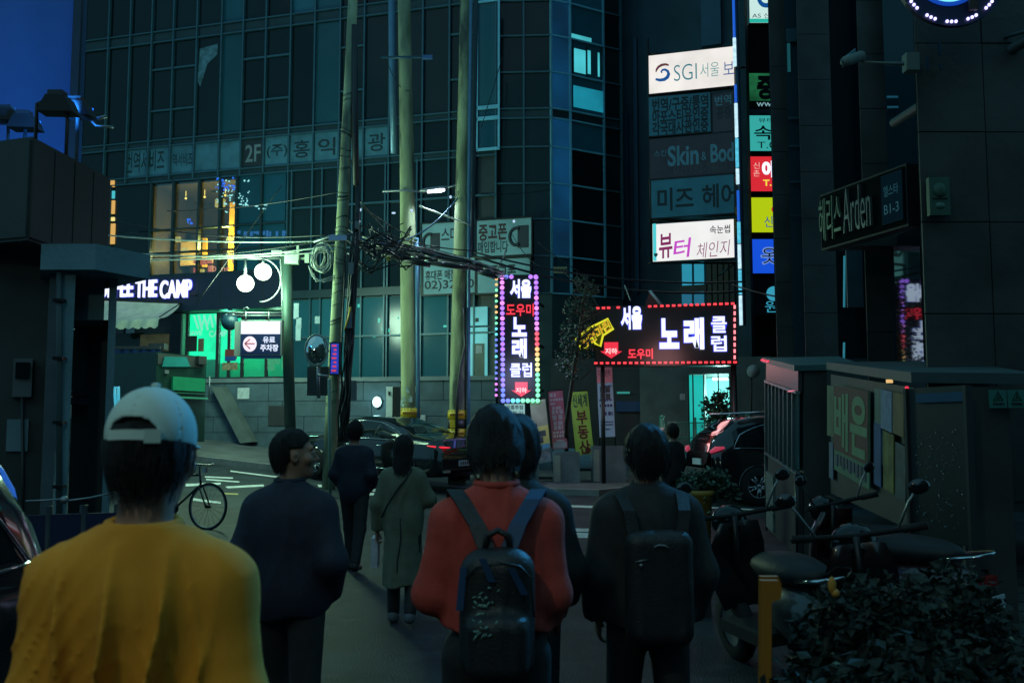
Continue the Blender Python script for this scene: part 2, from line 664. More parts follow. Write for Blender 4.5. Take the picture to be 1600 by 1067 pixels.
# strip of window lettering on the second floor
STICK = M('pale window film', (.06, .19, .25), .5, var=.3, scale=2)
STICK_D = M('dark window film', (.02, .03, .034), .5)
FILM_INK = M('film lettering', (.010, .028, .034), .5)
FILM_PALE = M('pale film lettering', (.20, .26, .27), .5)
films = [(2, '', 0), (3, '', 0), (4, '역서비즈', 1), (5, '', 0), (6, '', 0), (7, '2F', 2), (8, '(주)', 1), (9, '홍', 1), (10, '익', 1), (11, '', 0), (12, '광', 1)]
for c, t, k in films:
    s0, s1 = cs[c] + .03, cs[c + 1] - .03
    b0, b1 = At(261), At(216)
    o = A.slab(s0, s1, b0, b1, -.09, -.05, 'window_film', STICK_D if k == 2 else STICK, office)
    if t:
        ws, hs = s1 - s0, b1 - b0
        pad = .14 if len(t) < 3 else .06
        hh = (.20 if len(t) < 3 else .27)
        letters(A, t, None, FILM_PALE if k == 2 else FILM_INK, office, d=-.045, bold=.012, st=(s0 + ws * pad, s1 - ws * pad, b0 + hs * hh, b1 - hs * hh))
letters(A, '번역서비즈', (196, 238, 255, 266), FILM_INK, office, d=-.042, bold=.012)

# ---- faceted corner bay
bay_rows = [-130, -58, 0, 55, 112, 169, 184, 229, 286, 342, 400, 458]
fac = [(775, 862, 29.0, 28.9, GLASS_DK), (862, 892, 28.9, 29.15, GLASS_BL), (892, 945, 29.15, 29.8, GLASS_TEAL), (945, 972, 29.8, 30.1, GLASS_DK)]
DIM_B = E('added blue pane glow', (10, 72, 116), .5, .6, .5)  # glow added to the bay panes, no room built behind
LIT_CY = E('lit room behind blue blind', (22, 128, 150), .85, .35, .9)
LIT_CY2 = E('lit room behind pale blind', (70, 186, 196), .9, .3, 1.2)
for fi, (x0, x1, Y0, Y1, gm) in enumerate(fac):
    b = Board.px(x0, x1, -135, 690, Y0, Y1)
    tz = [P(862, y, 28.9).z - b.o.z for y in bay_rows]
    body = MB()
    b.add(body, 0, b.w, 0, b.h, -1.2, -.1)
    body.build('bay_wall', CONC_DK, office)
    splits = [0, b.w / 2, b.w] if fi == 0 else [0, b.w]
    fm = MULL_LIT if fi in (1, 2) else MULL
    for r in range(len(tz) - 1):
        for q in range(len(splits) - 1):
            m = gm
            if fi == 1 and r in (1, 2, 3, 4, 6, 7, 8, 9):
                m = DIM_B
            if fi == 2 and r > 6:
                m = GLASS_DK
            if fi == 2 and r == 5:
                m = GLASS_DK
            if r == 5:
                m = SPAN
            b.slab(splits[q] + .03, splits[q + 1] - .03, tz[r + 1] + .02, tz[r] - .02, -.08, -.04, 'window_pane', m, office)
    for s_ in splits:
        b.slab(s_ - .025, s_ + .025, tz[-1], tz[0], -.08, .03, 'mullion', fm, office)
    for t in tz:
        b.slab(0, b.w, t - .022, t + .022, -.08, .025, 'transom', fm, office)
    if fi == 2:
        # lit rooms: strip under a blind, a sliding window ajar, a full lit pane
        b.slab(*b.rect(894, 52, 925, 69), -.038, -.028, 'window_pane', LIT_CY2, office)
        b.slab(*b.rect(898, 75, 916, 116), -.038, -.028, 'window_pane', LIT_CY2, office)
        b.slab(*b.rect(918, 78, 924, 116), -.038, -.028, 'curtain', LIT_CY2, office)
        b.slab(*b.rect(935, 82, 938, 120), -.038, -.028, 'curtain', LIT_CY2, office)
        b.slab(*b.rect(897, 133, 943, 176), -.038, -.028, 'window_pane', LIT_CY, office)
        for xx in (895, 917, 940):
            b.slab(*b.rect(xx - 1, 72, xx + 1, 120), -.03, .01, 'window_frame', SPAN, office)
    low = MB()
    b.add(low, 0, b.w, 0, tz[-1] - .03, -.1, -.02)
    low.build('bay_base', M('bay base stone', (.02, .045, .05), .5), office)

# ---- ground floor glazing right of the cafe (behind the poles)
GF = M('dark green entrance', (.012, .045, .042), .35)
GFX = [452, 500, 548, 600, 650, 700, 733]
for x0, x1 in zip(GFX, GFX[1:]):
    a0, a1 = A.st(x0, 500)[0], A.st(x1, 500)[0]
    for y0, y1 in ((272, 330), (330, 395), (395, 458), (470, 530), (530, 598)):
        A.slab(a0 + .03, a1 - .03, At(y1) + .03, At(y0) - .03, -.1, -.05, 'window_pane', GLASS_TEAL if y0 >= 470 else GLASS_DK, office)
    A.slab(a0 - .025, a0 + .025, At(600), At(270), -.1, .04, 'mullion', MULL, office)
for y in (330, 395, 530, 600):
    A.slab(A.st(452, 500)[0], A.w, At(y) - .03, At(y) + .03, -.1, .03, 'transom', MULL, office)
A.slab(A.st(452, 500)[0], A.w, At(470), At(458), -.1, .12, 'canopy_band', SPAN, office)
# greenish lights inside the lobby
LOBBY = E('lobby light', (40, 190, 170), 1.0)
for x, y, w_, h_ in ((558, 475, 4, 5), (590, 497, 3, 7), (596, 511, 2, 6), (606, 513, 2, 6), (582, 525, 4, 2), (692, 508, 5, 3), (620, 495, 2, 3)):
    A.slab(*A.rect(x, y, x + w_, y + h_), -.045, -.035, 'lobby_lamp', LOBBY, office)
# cyan door
DOOR_CY = E('lit glass door', (96, 200, 205), .75, .25, .7)
A.slab(*A.rect(733, 480, 761, 508), -.05, .0, 'door_pane', DOOR_CY, office)
A.slab(*A.rect(733, 512, 761, 596), -.05, .0, 'door_pane', DOOR_CY, office)
A.slab(*A.rect(739, 537, 757, 596), .0, .03, 'door', GF, office)
A.slab(*A.rect(743, 497, 748, 503), .0, .02, 'door_number', INK, office)
A.slab(*A.rect(744, 540, 754, 552), .032, .04, 'notice', M('notice paper', (.4, .42, .42), .7), office)

# ---- big phone banners on the second floor
BAN = M('unlit banner cloth', (.27, .47, .53), .7, var=.2, scale=1.2)
BAN_INK = M('banner ink', (.03, .04, .055), .6)
BAN_RED = M('banner brown ink', (.06, .03, .03), .6)
def banner(box, label, d=.08):
    a0, a1, b0, b1 = A.rect(*box)
    t = thing('banner', label, 'banner', A.p((a0 + a1) / 2, b0, d))
    A.slab(a0, a1, b0, b1, d, d + .05, 'cloth', BAN, t)
    fr = MB()
    for q in ((a0 - .04, a1 + .04, b0 - .05, b0), (a0 - .04, a1 + .04, b1, b1 + .05), (a0 - .04, a0, b0, b1), (a1, a1 + .04, b0, b1)):
        A.add(fr, *q, d - .01, d + .07)
    fr.build('frame', DARKMETAL, t)
    return t
def phone_pic(t, x0, y0, x1, y1):
    A.slab(*A.rect(x0 + (x1 - x0) * .42, y0, x1, y1), .131, .136, 'phone_print', BAN_INK, t)
    mb = MB()
    a, b = A.st(x0 + (x1 - x0) * .35, (y0 + y1) / 2)
    rr = A.st(x1, 0)[0] - A.st(x0, 0)[0]
    mb.tube([A.p(a + rr * .33 * math.cos(q), b + rr * .42 * math.sin(q), .133) for q in [R(60 + 12 * k) for k in range(21)]], .05, 4)
    mb.build('logo_print', BAN_INK, t)
b1 = banner((662, 352, 738, 400), 'unlit banner with a phone picture partly hidden behind the right concrete pole')
phone_pic(b1, 664, 366, 690, 392)
letters(A, '스마트', (692, 357, 732, 378), BAN_INK, b1, d=.134, bold=.02)
b2 = banner((747, 347, 832, 398), 'unlit phone buying banner with four large and five small characters above the LED sign')
letters(A, '중고폰', (750, 353, 794, 376), BAN_RED, b2, d=.134, bold=.03)
letters(A, '매입합니다', (749, 379, 796, 395), BAN_INK, b2, d=.134, bold=.02)
phone_pic(b2, 798, 354, 828, 388)
b3 = banner((664, 408, 744, 458), 'unlit banner with a telephone number under the cable bundle')
letters(A, '휴대폰 매장', (667, 424, 715, 437), BAN_INK, b3, d=.134, bold=.03)
letters(A, '02)322-0', (666, 440, 743, 454), BAN_INK, b3, d=.134, bold=.02)
b4 = banner((748, 408, 830, 456), 'unlit blue banner directly behind the top of the tall LED sign')
letters(A, '중고폰', (768, 416, 808, 436), BAN_INK, b4, d=.134, bold=.03)

# ---- cafe: upper lit windows
cafe_x = [172, 235, 270, 310, 343, 369, 408, 445]
WARMWALL = M('ochre cafe wall', (.62, .30, .025), .7)
DKWOOD = M('dark cafe wood', (.05, .035, .025), .6)
SHOPGLASS = window_glass('cafe glass', (.75, .95, .95))
ti, tj, tk = At(423), At(350), At(272)
room = MB()
r0, r1 = A.st(236, 350)[0], A.st(369, 350)[0]
A.add(room, r0, r1, ti, ti + .06, -2.9, -.12)
A.add(room, r0, r1, tk - .1, tk, -2.9, -.12)
A.add(room, r0 - .06, r0, ti, tk, -2.9, -.12)
A.add(room, r1, r1 + .06, ti, tk, -2.9, -.12)
A.add(room, r0, r1, ti, tk, -3.0, -2.9)
room.build('upper_room', M('brown cafe wall', (.028, .018, .009), .7, var=.4, scale=1.5), office)
A.slab(r1 - 1.15, r1 - .62, ti + .1, tk - .5, -1.5, -1.4, 'lit_wall_panel', WARMWALL, office)
A.slab(A.st(312, 350)[0], A.st(338, 350)[0], At(425) + .1, At(345), -2.2, -2.1, 'menu_board', M('menu board', (.02, .02, .02), .4), office)
A.slab(A.st(313, 350)[0], A.st(337, 350)[0], At(345), At(330), -2.19, -2.1, 'lit_wall_panel', WARMWALL, office)
A.slab(r0 + .1, A.st(266, 350)[0], At(395), At(355), -1.6, -1.5, 'lit_wall_panel', M('tan cafe wall', (.42, .26, .10), .7), office)
A.slab(A.st(278, 350)[0], A.st(284, 350)[0], At(400), At(352), -1.5, -1.4, 'lit_wall_panel', WARMWALL, office)
CREAM_EM = E('cream lit lettering', (246, 226, 140), 1.0)
RED_EM = E('red lit shelf', (226, 70, 70), .9)
for t_, bx in (('ABE', (316, 357, 333, 366)), ('ASH', (316, 380, 335, 392)), ('WI', (345, 376, 356, 388)), ('AT', (345, 362, 356, 372))):
    letters(A, t_, bx, CREAM_EM, office, d=-1.35, bold=.02)
for bx in ((283, 398, 296, 406), (299, 398, 306, 404), (300, 408, 306, 420), (338, 394, 341, 404), (346, 394, 349, 404), (277, 396, 281, 404), (277, 412, 280, 421)):
    A.slab(*A.rect(*bx), -1.0, -.9, 'display_box', RED_EM, office)
letters(A, 'Dang', (306, 410, 338, 421), E('pink lit lettering', (244, 120, 110), 1.0), office, d=-.8, bold=.01)
for bx in ((286, 414, 292, 420), (258, 380, 266, 388), (298, 395, 306, 399), (248, 362, 254, 370)):
    A.slab(*A.rect(*bx), -1.0, -.9, 'display_box', E('amber lit box', (226, 176, 92), .9), office)
A.slab(*A.rect(306, 300, 320, 311), -1.2, -1.1, 'display_box', E('amber lit box', (226, 176, 92), .9), office)
for x0, x1 in zip(cafe_x, cafe_x[1:]):
    a0, a1 = A.st(x0, 350)[0], A.st(x1, 350)[0]
    for t0, t1 in ((ti, At(387)), (At(387), tj), (tj, tk)):
        gm = SHOPGLASS if 235 <= x0 < 369 else (GLASS_BL if x0 >= 369 else GLASS_DK)
        A.slab(a0 + .03, a1 - .03, t0 + .02, t1 - .02, -.1, -.06, 'window_pane', gm, office)
    A.slab(a0 - .035, a0 + .035, ti, tk, -.11, .05, 'mullion', SPAN, office)
for t in (ti, At(387), tj):
    A.slab(A.st(235, 350)[0], A.st(448, 350)[0], t - .025, t + .025, -.11, .03, 'transom', SPAN, office)
# narrow amber window at the far left
for k, (y0, y1, m_) in enumerate(((283, 292, 'amber lit box'), (299, 310, 'lit room behind pale blind'), (314, 334, 'amber lit box'), (340, 345, 'cream lit lettering'), (350, 381, 'amber lit box'))):
    A.slab(*A.rect(169, y0, 178, y1), -.05, .01, 'window_pane', MATS[m_], office)
# warm lamps in the upper cafe room, bulbs assumed
def lamp(name, kind, loc, energy, col, parent=None, size=.1, rot=None, spot=None):
    d = bpy.data.lights.new(name, kind)
    d.energy, d.color = energy, col
    if kind == 'POINT':
        d.shadow_soft_size = size
    if kind == 'AREA':
        d.size = size
    if kind == 'SPOT':
        d.shadow_soft_size, d.spot_size, d.spot_blend = size, R(spot or 60), .8
    o = link(name, d, parent)
    o.location = loc if parent is None else wmat(o).inverted() @ Vector(loc)
    if rot:
        o.rotation_euler = rot
    return o
bulb = MB()
for x in (262, 292, 325, 357):
    q = A.p(A.st(x, 300)[0], tk - .35, -1.0)
    bulb.sphere(q, .04, 10, 6)
    bulb.tube([q + Vector((0, 0, .07)), q + Vector((0, 0, .3))], .012, 4)
bulb.build('ceiling_lamp', E('warm bulbs', (255, 190, 90), 2.5), office)
lamp('room_light', 'POINT', A.p(A.st(336, 350)[0], At(372), -.7), 620, (1, .60, .14))
lamp('room_light', 'POINT', A.p(A.st(256, 350)[0], At(385), -.8), 60, (1, .68, .3))
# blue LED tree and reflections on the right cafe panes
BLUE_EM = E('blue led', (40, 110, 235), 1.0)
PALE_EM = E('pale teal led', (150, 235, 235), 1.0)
rg = random.Random(3)
led = MB()
led2 = MB()
for k in range(70):
    x, y = rg.gauss(358, 14), rg.gauss(308, 13)
    if x > 398 or x < 336 or y < 276 or y > 335:
        continue
    a, b = A.st(x, y)
    led.sphere(A.p(a, b, -.03), rg.uniform(.015, .035), 6, 4)
for k in range(26):
    a, b = A.st(rg.uniform(336, 368), rg.uniform(276, 298))
    led2.sphere(A.p(a, b, -.03), rg.uniform(.02, .05), 6, 4)
for k in range(9):
    a, b = A.st(rg.uniform(292, 300), rg.uniform(342, 350))
    led2.sphere(A.p(a, b, -.03), rg.uniform(.02, .04), 6, 4)
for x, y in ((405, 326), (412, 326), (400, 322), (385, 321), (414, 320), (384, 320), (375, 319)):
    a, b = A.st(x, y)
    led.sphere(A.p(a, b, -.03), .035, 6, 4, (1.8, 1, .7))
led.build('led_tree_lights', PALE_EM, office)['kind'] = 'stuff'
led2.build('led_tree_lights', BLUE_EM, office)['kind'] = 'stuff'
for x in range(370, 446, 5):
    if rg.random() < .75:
        A.slab(*A.rect(x, 361 + rg.uniform(-1, 1), x + rg.uniform(2, 5), 364 + rg.uniform(0, 8)), -.05, -.03, 'painted_reflection', E('dim blue reflection', (30, 110, 180), .6), office)  # pane reflections put in as dim glowing bits

# ---- cafe ground floor: fascia, sign, awning, green-lit shop
fas = MB()
A.add(fas, A.st(160, 450)[0], A.st(448, 450)[0], At(482), At(425), -.5, .1)
fas.build('shop_fascia', M('navy fascia', (.012, .024, .05), .5), office)
for s_ in [A.st(x, 450)[0] for x in range(176, 448, 34)]:
    A.slab(s_ - .008, s_ + .008, At(480), At(427), .1, .108, 'fascia_joint', BLACK, office)
sign = thing('cafe_sign', 'white lit capital letters of the coffee shop on the dark fascia above the awning', 'sign', A.p(A.st(236, 460)[0], At(470), .1))
lab = MB()
A.add(lab, A.st(150, 456)[0], A.st(312, 456)[0], At(458), At(457), .1, .17)
lab.build('mounting_rail', BLACK, sign)
CAFE_EM = E('cafe letters', (222, 228, 255), 1.5)
letters(A, 'COFFEE', (145, 440, 214, 465), CAFE_EM, sign, d=.22, bold=.02, extr=.03)
letters(A, 'THE', (219, 440, 251, 465), CAFE_EM, sign, d=.22, bold=.02, extr=.03)
letters(A, 'CAMP', (257, 440, 305, 466), CAFE_EM, sign, d=.22, bold=.02, extr=.03)
HALO = E('blue letter edge', (40, 50, 240), .9)
for t_, bx in (('COFFEE', (144, 439, 215, 466)), ('THE', (218, 439, 252, 466)), ('CAMP', (256, 439, 306, 467))):
    letters(A, t_, bx, HALO, sign, d=.175, bold=.035, name='letter_rim')

# green shop
GRW = M('green lit wall', (.05, .55, .32), .6)
g0, g1, gt, gb = A.st(276, 540)[0], A.st(448, 540)[0], At(484), At(592)
shop = MB()
A.add(shop, g0, g1, gb - .05, gb, -2.6, -.3)
A.add(shop, g0 - .06, g0, gb, gt, -2.6, -.3)
A.add(shop, g1, g1 + .06, gb, gt, -2.6, -.3)
shop.build('shop_room', M('shop room', (.1, .2, .17), .7), office)
A.slab(g0, g1, gb, gt, -2.6, -2.5, 'shop_back_wall', GRW, office)
GREEN_EM = E('green lit window graphic', (30, 236, 160), 1.7, .3, 1.3)
A.slab(*A.rect(286, 489, 331, 560), -.42, -.4, 'window_graphic', GREEN_EM, office)
A.slab(*A.rect(335, 496, 364, 566), -.42, -.4, 'window_graphic', GREEN_EM, office)
GR_WHITE = E('pale green print', (190, 255, 220), 1.0)
letters(A, 'SAVE', (284, 515, 305, 522), GR_WHITE, office, d=-.38, bold=.02)
letters(A, 'CAMP', (316, 515, 344, 524), GR_WHITE, office, d=-.38, bold=.02)
for p in ((292, 491, 299, 512), (299, 490, 305, 514), (308, 490, 314, 514), (318, 490, 322, 510), (325, 490, 329, 505)):
    mb = MB()
    a, b, c, d = A.rect(*p)
    mb.tube([A.p(a, d, -.38), A.p(b, c, -.38)], .03, 4)
    mb.build('window_graphic_stroke', GR_WHITE, office)
letters(A, 'W', (300, 491, 318, 513), GR_WHITE, office, d=-.37, bold=.01)
for x in (285, 333, 351, 372, 410, 443):
    A.slab(A.st(x - 2, 500)[0], A.st(x + 2, 500)[0], gb, gt, -.34, -.26, 'shop_mullion', BLACK, office)
for x0, x1 in ((287, 331), (335, 349), (353, 370), (374, 408), (412, 441)):
    A.slab(A.st(x0, 500)[0], A.st(x1, 500)[0], gb + .03, gt - .03, -.31, -.29, 'shop_pane', SHOPGLASS, office)
POSTC = M('brown poster', (.22, .14, .09), .6, var=.4, scale=3)
A.slab(*A.rect(285, 524, 300, 548), -.26, -.24, 'poster', M('dark notice', (.03, .03, .03), .6), office)
A.slab(*A.rect(303, 528, 311, 548), -.26, -.24, 'poster', POSTC, office)
A.slab(*A.rect(213, 522, 255, 548), -.3, -.2, 'poster', POSTC, office)
A.slab(*A.rect(345, 545, 363, 560), -.26, -.24, 'poster', M('red poster', (.32, .06, .05), .6), office)
A.slab(*A.rect(345, 556, 362, 563), -.24, -.23, 'poster_band', M('blue poster band', (.03, .10, .35), .6), office)
A.slab(*A.rect(341, 566, 364, 577), -.26, -.24, 'poster', M('tan poster', (.40, .30, .16), .6, var=.6, scale=8), office)
for bx in ((410, 556, 420, 578), (432, 548, 438, 575), (422, 556, 428, 568), (440, 508, 445, 540)):
    A.slab(*A.rect(*bx), -.36, -.32, 'window_graphic', E('pale green window', (90, 190, 120), .7), office)
A.slab(*A.rect(168, 520, 212, 548), -.4, -.3, 'dark_window', GLASS_DK, office)
lamp('shop_light', 'POINT', A.p(A.st(315, 540)[0], gt - .5, -1.5), 60, (.15, 1, .55))
lamp('shop_light', 'POINT', A.p(A.st(400, 540)[0], gt - .5, -1.3), 26, (.45, 1, .6))
# plants along the shop front ledge
led_ = MB()
A.add(led_, A.st(330, 580)[0], A.st(448, 580)[0], At(602), At(590), -.3, .5)
led_.build('window_ledge', CONC_DK, office)

# awning
AWN = M('sage green awning cloth', (.66, .72, .54), .75, var=.14, scale=4, bump=.25, bscale=14)
aw = thing('awning', 'sage green scalloped fabric awning over the coffee shop window', 'awning', A.p(A.st(225, 500)[0], At(520), .6))
a0, a1, b0, b1 = A.rect(150, 474, 285, 516)
NX, NY = 60, 12
vs, fs = [], []
for j in range(NY + 1):
    for i in range(NX + 1):
        u, v = i / NX, j / NY
        a = a0 + (a1 - a0) * u
        out = .15 + (1.1 * min(1, v / .7)) + .03 * math.sin(u * 40 + v * 5) * v
        top = b1 + .10 * (1 - u) - .15 * u
        drop = (top - b0 - .25) * (v / .7) ** .8 if v < .7 else (top - b0 - .25) + (v - .7) / .3 * (.24 + .07 * abs(math.sin(u * math.pi * 11)))
        sag = .10 * math.sin(math.pi * min(1, v / .7)) * (1 + .6 * math.sin(u * 9 + 1) * math.sin(v * 6))
        vs.append(A.p(a, top - drop - sag * .6, out - sag))
for j in range(NY):
    for i in range(NX):
        k = j * (NX + 1) + i
        fs.append((k, k + 1, k + NX + 2, k + NX + 1))
MB().add(vs, fs, True).build('awning_cloth', AWN, aw)
fr = MB()
fr.tube([A.p(a0, b1 + .1, .14), A.p(a1, b1 - .14, .14)], .03, 6)
fr.tube([A.p(a1, b1 - .14, .14), A.p(a1, b0 + .3, 1.2)], .02, 6)
fr.build('awning_frame', DARKMETAL, aw)

# =================================================================== STONE RETAINING WALL below the cafe
STONE = M('blue grey stone', (.055, .095, .12), .7, var=.25, scale=2.5, bump=.3, bscale=30)
rw = thing('stone_wall', 'low wall of big grey stone blocks under the cafe windows behind the poles', 'wall', P(560, 690, 28.4))
W = Board.px(250, 775, 600, 700, 29.6, 27.6)
mb = MB()
W.add(mb, 0, W.w, -.6, W.h - .02, -.5, -.03)
mb.build('wall_core', CONC_DK, rw)
hh = [0, .46, .92, 1.36, W.h + .02]
rg = random.Random(5)
for r in range(len(hh) - 1):
    x = -.6 * (r % 2)
    while x < W.w:
        l = rg.uniform(1.1, 1.5)
        a, b = max(0, x), min(W.w, x + l)
        if b - a > .1:
            W.slab(a + .008, b - .008, hh[r] + .008 - (.5 if r == 0 else 0), hh[r + 1] - .008, -.06, rg.uniform(-.004, .008), 'stone_block', STONE, rw)
        x += l
W.slab(0, W.w, W.h + .02, W.h + .14, -.5, .06, 'coping', M('coping stone', (.13, .17, .18), .6, var=.2), rw)
W.slab(*W.rect(420, 634, 449, 665), -.02, .03, 'dark_vent', BLACK, rw)
W.slab(*W.rect(372, 606, 390, 623), .02, .028, 'paper_notice', M('white paper', (.45, .5, .5), .7, var=.2, scale=9), rw)
W.slab(*W.rect(655, 648, 665, 663), .02, .028, 'paper_notice', M('white paper', (.45, .5, .5), .7, var=.2, scale=9), rw)
# stair stringer leaning along the wall
q = [W.p(*W.st(340, 605), .05), W.p(*W.st(357, 605), .05), W.p(*W.st(404, 690), .05), W.p(*W.st(385, 692), .05)]
st_ = MB().prism(q, W.n * .35).build('stair_stringer', M('grey green stringer', (.10, .125, .12), .7, var=.2))
tag(st_, 'slanting concrete stair stringer leaning along the stone wall below the cafe', 'stair side')

wl = thing('wall_lamp', 'round glowing wall lamp on the stone wall left of the white box', 'lamp', W.p(*W.st(590, 628), .03))
a, b = W.st(590, 628)
MB().disc(W.p(a, b, .01), W.u * .14, W.v * .17, 20, W.n * .06).build('back_plate', STEEL, wl)
MB().sphere(W.p(a, b, .07), .115, 14, 8, (1, .6, 1.25)).build('glass_globe', E('cyan white lamp', (190, 250, 255), 5), wl)
lamp('wall_lamp_light', 'POINT', W.p(a, b, .3), 5, (.45, .95, 1), wl, .08)

pb = thing('utility_box', 'tall white metal cabinet standing between the wall lamp and the concrete pole', 'cabinet', P(612, 665, 26.6))
q = P(603, 604, 26.6)
x0, x1, z0, z1 = P(603, 650, 26.6).x, P(613, 650, 26.6).x, .3, q.z
m_ = MB().box(((x0 + x1) / 2, 26.75, (z0 + z1) / 2), (x1 - x0, .3, z1 - z0))
m_.build('cabinet_body', M('white enamel', (.62, .68, .66), .45), pb)
MB().box((x1 + .09, 26.72, (z0 + z1) / 2), (.17, .34, z1 - z0 - .02)).build('cabinet_side', DARKMETAL, pb)
MB().box(((x0 + x1) / 2, 26.59, z1 - .18), (.06, .02, .1)).build('lock_plate', INK, pb)

# yellow and black wheel stops along the pavement
STOPY = M('worn yellow', (.30, .22, .05), .7, var=.3, scale=5)
for i, (x, y) in enumerate(((318, 681), (352, 684), (385, 686), (418, 683), (448, 681), (478, 682))):
    q = P(x, y, 28.0)
    c = thing('wheel_stop', ['yellow kerb block farthest left at the foot of the stone wall', 'black kerb block with yellow stripe under the stair stringer', 'yellow kerb block right of the stair stringer foot', 'black kerb block with yellow stripe under the dark vent', 'yellow kerb block beside the foot of the thin lamp post', 'black kerb block with yellow stripe nearest the parked sedan'][i], 'kerb block', (q.x, q.y, q.z - .1), 0, 'kerb blocks along the stone wall')
    m_ = MB().box((0, 0, .09), (.48, .2, .2), 0, .75)
    m_.build('block', STOPY if i % 2 == 0 else BLACK, c)
    m_ = MB()
    m_.box((.0, -.09, .1), (.14, .05, .19), .25)
    m_.build('stripe', BLACK if i % 2 == 0 else STOPY, c)

# water bottles in a row
for i, x in enumerate((317, 328, 340, 352, 374)):
    q = P(x, 687 if i < 4 else 676, 27.2)
    jb = thing('water_bottle', ['blue water bottle nearest the lilac neon outline', 'second blue water bottle from the lilac neon outline', 'third blue water bottle from the lilac neon outline', 'blue water bottle at the right end of its row of four', 'blue water bottle apart from the row, against the stair stringer'][i], 'bottle', (q.x, q.y, q.z), 0, 'water bottles by the wall')
    MB().lathe([(0, 0), (.085, 0), (.09, .02), (.09, .28), (.075, .33), (.03, .37), (.028, .40), (0, .40)], n=12).build('bottle_body', M('blue plastic', (.10, .22, .32), .3), jb)
    MB().lathe([(0, .40), (.034, .40), (.034, .43), (0, .43)], n=10).build('cap', M('white enamel', (.62, .68, .66), .45), jb)

# neon frames
nf = thing('neon_outline', 'small lilac neon outline standing right of the white cap', 'neon sign', P(302, 668, 26.5))
m_ = MB()
m_.tube([P(x, y, 26.5) for x, y in ((297, 668), (297, 635), (306, 635), (308, 668))], .022, 6, False)
m_.build('neon_tube', E('lilac neon', (214, 170, 250), 1.2), nf)
MB().tube([P(x, y, 26.56) for x, y in ((296, 670), (296, 633), (308, 633), (310, 670))], .03, 4).build('frame', BLACK, nf)
nc = thing('light_strip', 'upright cyan light bar beside the concrete portal', 'light', P(182, 640, 20))
m_ = MB()
m_.tube([P(179, 606, 20), P(185, 604, 20), P(185.5, 640, 20)], .03, 6)
m_.tube([P(179, 606, 20), P(181, 640, 20)], .03, 6)
m_.build('light_tube', E('cyan light bar', (70, 180, 205), .9), nc)

# dark blue site fence and the green van beyond it
bf = thing('site_fence', 'dark blue corrugated metal fence left of the green lit shop', 'fence', P(210, 640, 25))
B = Board.px(150, 249, 546, 690, 25.2, 25.2)
BLUEF = M('dark blue sheet metal', (.012, .035, .11), .4, .3)
n = 14
for k in range(n):
    a0, a1 = B.w * k / n, B.w * (k + 1) / n
    B.slab(a0 + .005, a1 - .005, 0, B.h, -.04, .0 if k % 2 else .055, 'fence_panel', BLUEF, bf)
B.slab(0, B.w, B.h, B.h + .08, -.05, .08, 'top_rail', BLACK, bf)
B.slab(B.w * .8, B.w * 1.05, B.h, B.h + .16, -.3, .0, 'top_box', BLACK, bf)

VANY = 24.0
van = thing('delivery_truck', 'small dark delivery truck with a teal windscreen parked below the green lit shop', 'truck', P(290, 690, VANY))
VB = Board.px(246, 322, 548, 690, VANY, VANY + 1.6)
def vslab(box, d0, d1, nm, mt):
    return VB.slab(*VB.rect(*box), d0, d1, nm, mt, van)
DKGREEN = M('dark green paint', (.008, .03, .024), .3)
vslab((246, 550, 320, 690), -1.6, -.02, 'body', DKGREEN)
vslab((247, 552, 318, 575), -.02, .0, 'cab_front', BLACK)
q = [VB.p(*VB.st(*k), .01) for k in ((252, 573), (296, 573), (290, 558), (256, 557))]
MB().prism(q, VB.n * .02).build('windscreen', M('teal windscreen', (.02, .16, .16), .15), van)
vslab((268, 588, 318, 612), -.01, .05, 'front_panel', M('green paint', (.012, .20, .10), .35))
vslab((268, 613, 318, 616), .0, .09, 'bumper', M('pale green metal', (.10, .42, .28), .35, .4))
vslab((268, 619, 318, 624), .0, .14, 'step', M('pale green metal', (.10, .42, .28), .35, .4))
vslab((256, 578, 262, 584), -.01, .04, 'headlight', STEEL)
vslab((306, 556, 318, 570), -.01, .1, 'side_box', BLACK)
for x in (262, 308):
    a, b = VB.st(x, 676)
    MB().lathe([(0, -.1), (.22, -.1), (.3, -.06), (.3, .1), (0, .1)], VB.p(a, b + .05, -.25), 16, 'x').build('wheel', BLACK, van)
MB().tube([P(327, 622, VANY), P(327.5, 588, VANY)], .02, 6).build('mirror_stalk', STEEL, van)

# =================================================================== LEFT: concrete portal with a dark roof block
PORT = M('teal grey concrete', (.17, .31, .36), .75, var=.18, scale=1.5, bump=.35, bscale=25)
PORT_D = M('brown black cladding', (.042, .048, .045), .6, var=.25, scale=1.0, bump=.2)
port = thing('entrance_portal', 'grey concrete building entrance with a flat projecting canopy slab and dark upper block', 'building', P(110, 780, 9.5))
def bx(mb, xa, xb, yt, yb, Y0, Y1):
    """block: picture left/right/top/bottom of its front face at depth Y0, running back to Y1"""
    a, c = P(xa, (yt + yb) / 2, Y0), P(xb, (yt + yb) / 2, Y0)
    z1, z0 = P((xa + xb) / 2, yt, Y0).z, P((xa + xb) / 2, yb, Y0).z
    mb.hexa((a.x, Y0, z0), (c.x - a.x, 0, 0), (c.x * 1.03 * (Y1 - Y0) / Y0, Y1 - Y0, 0), (0, 0, z1 - z0))
    return mb
bx(MB(), 88, 108, 402, 980, 9.2, 9.8).build('pilaster', PORT, port)
bx(MB(), 67, 86, 402, 980, 9.3, 10.2).build('pilaster', M('dark teal concrete', (.08, .115, .13), .75, var=.2), port)
bx(MB(), 164, 176, 402, 900, 9.6, 10.6).build('pilaster', PORT, port)
bx(MB(), 108, 164, 402, 500, 9.75, 10.6).build('door_lintel', PORT, port)
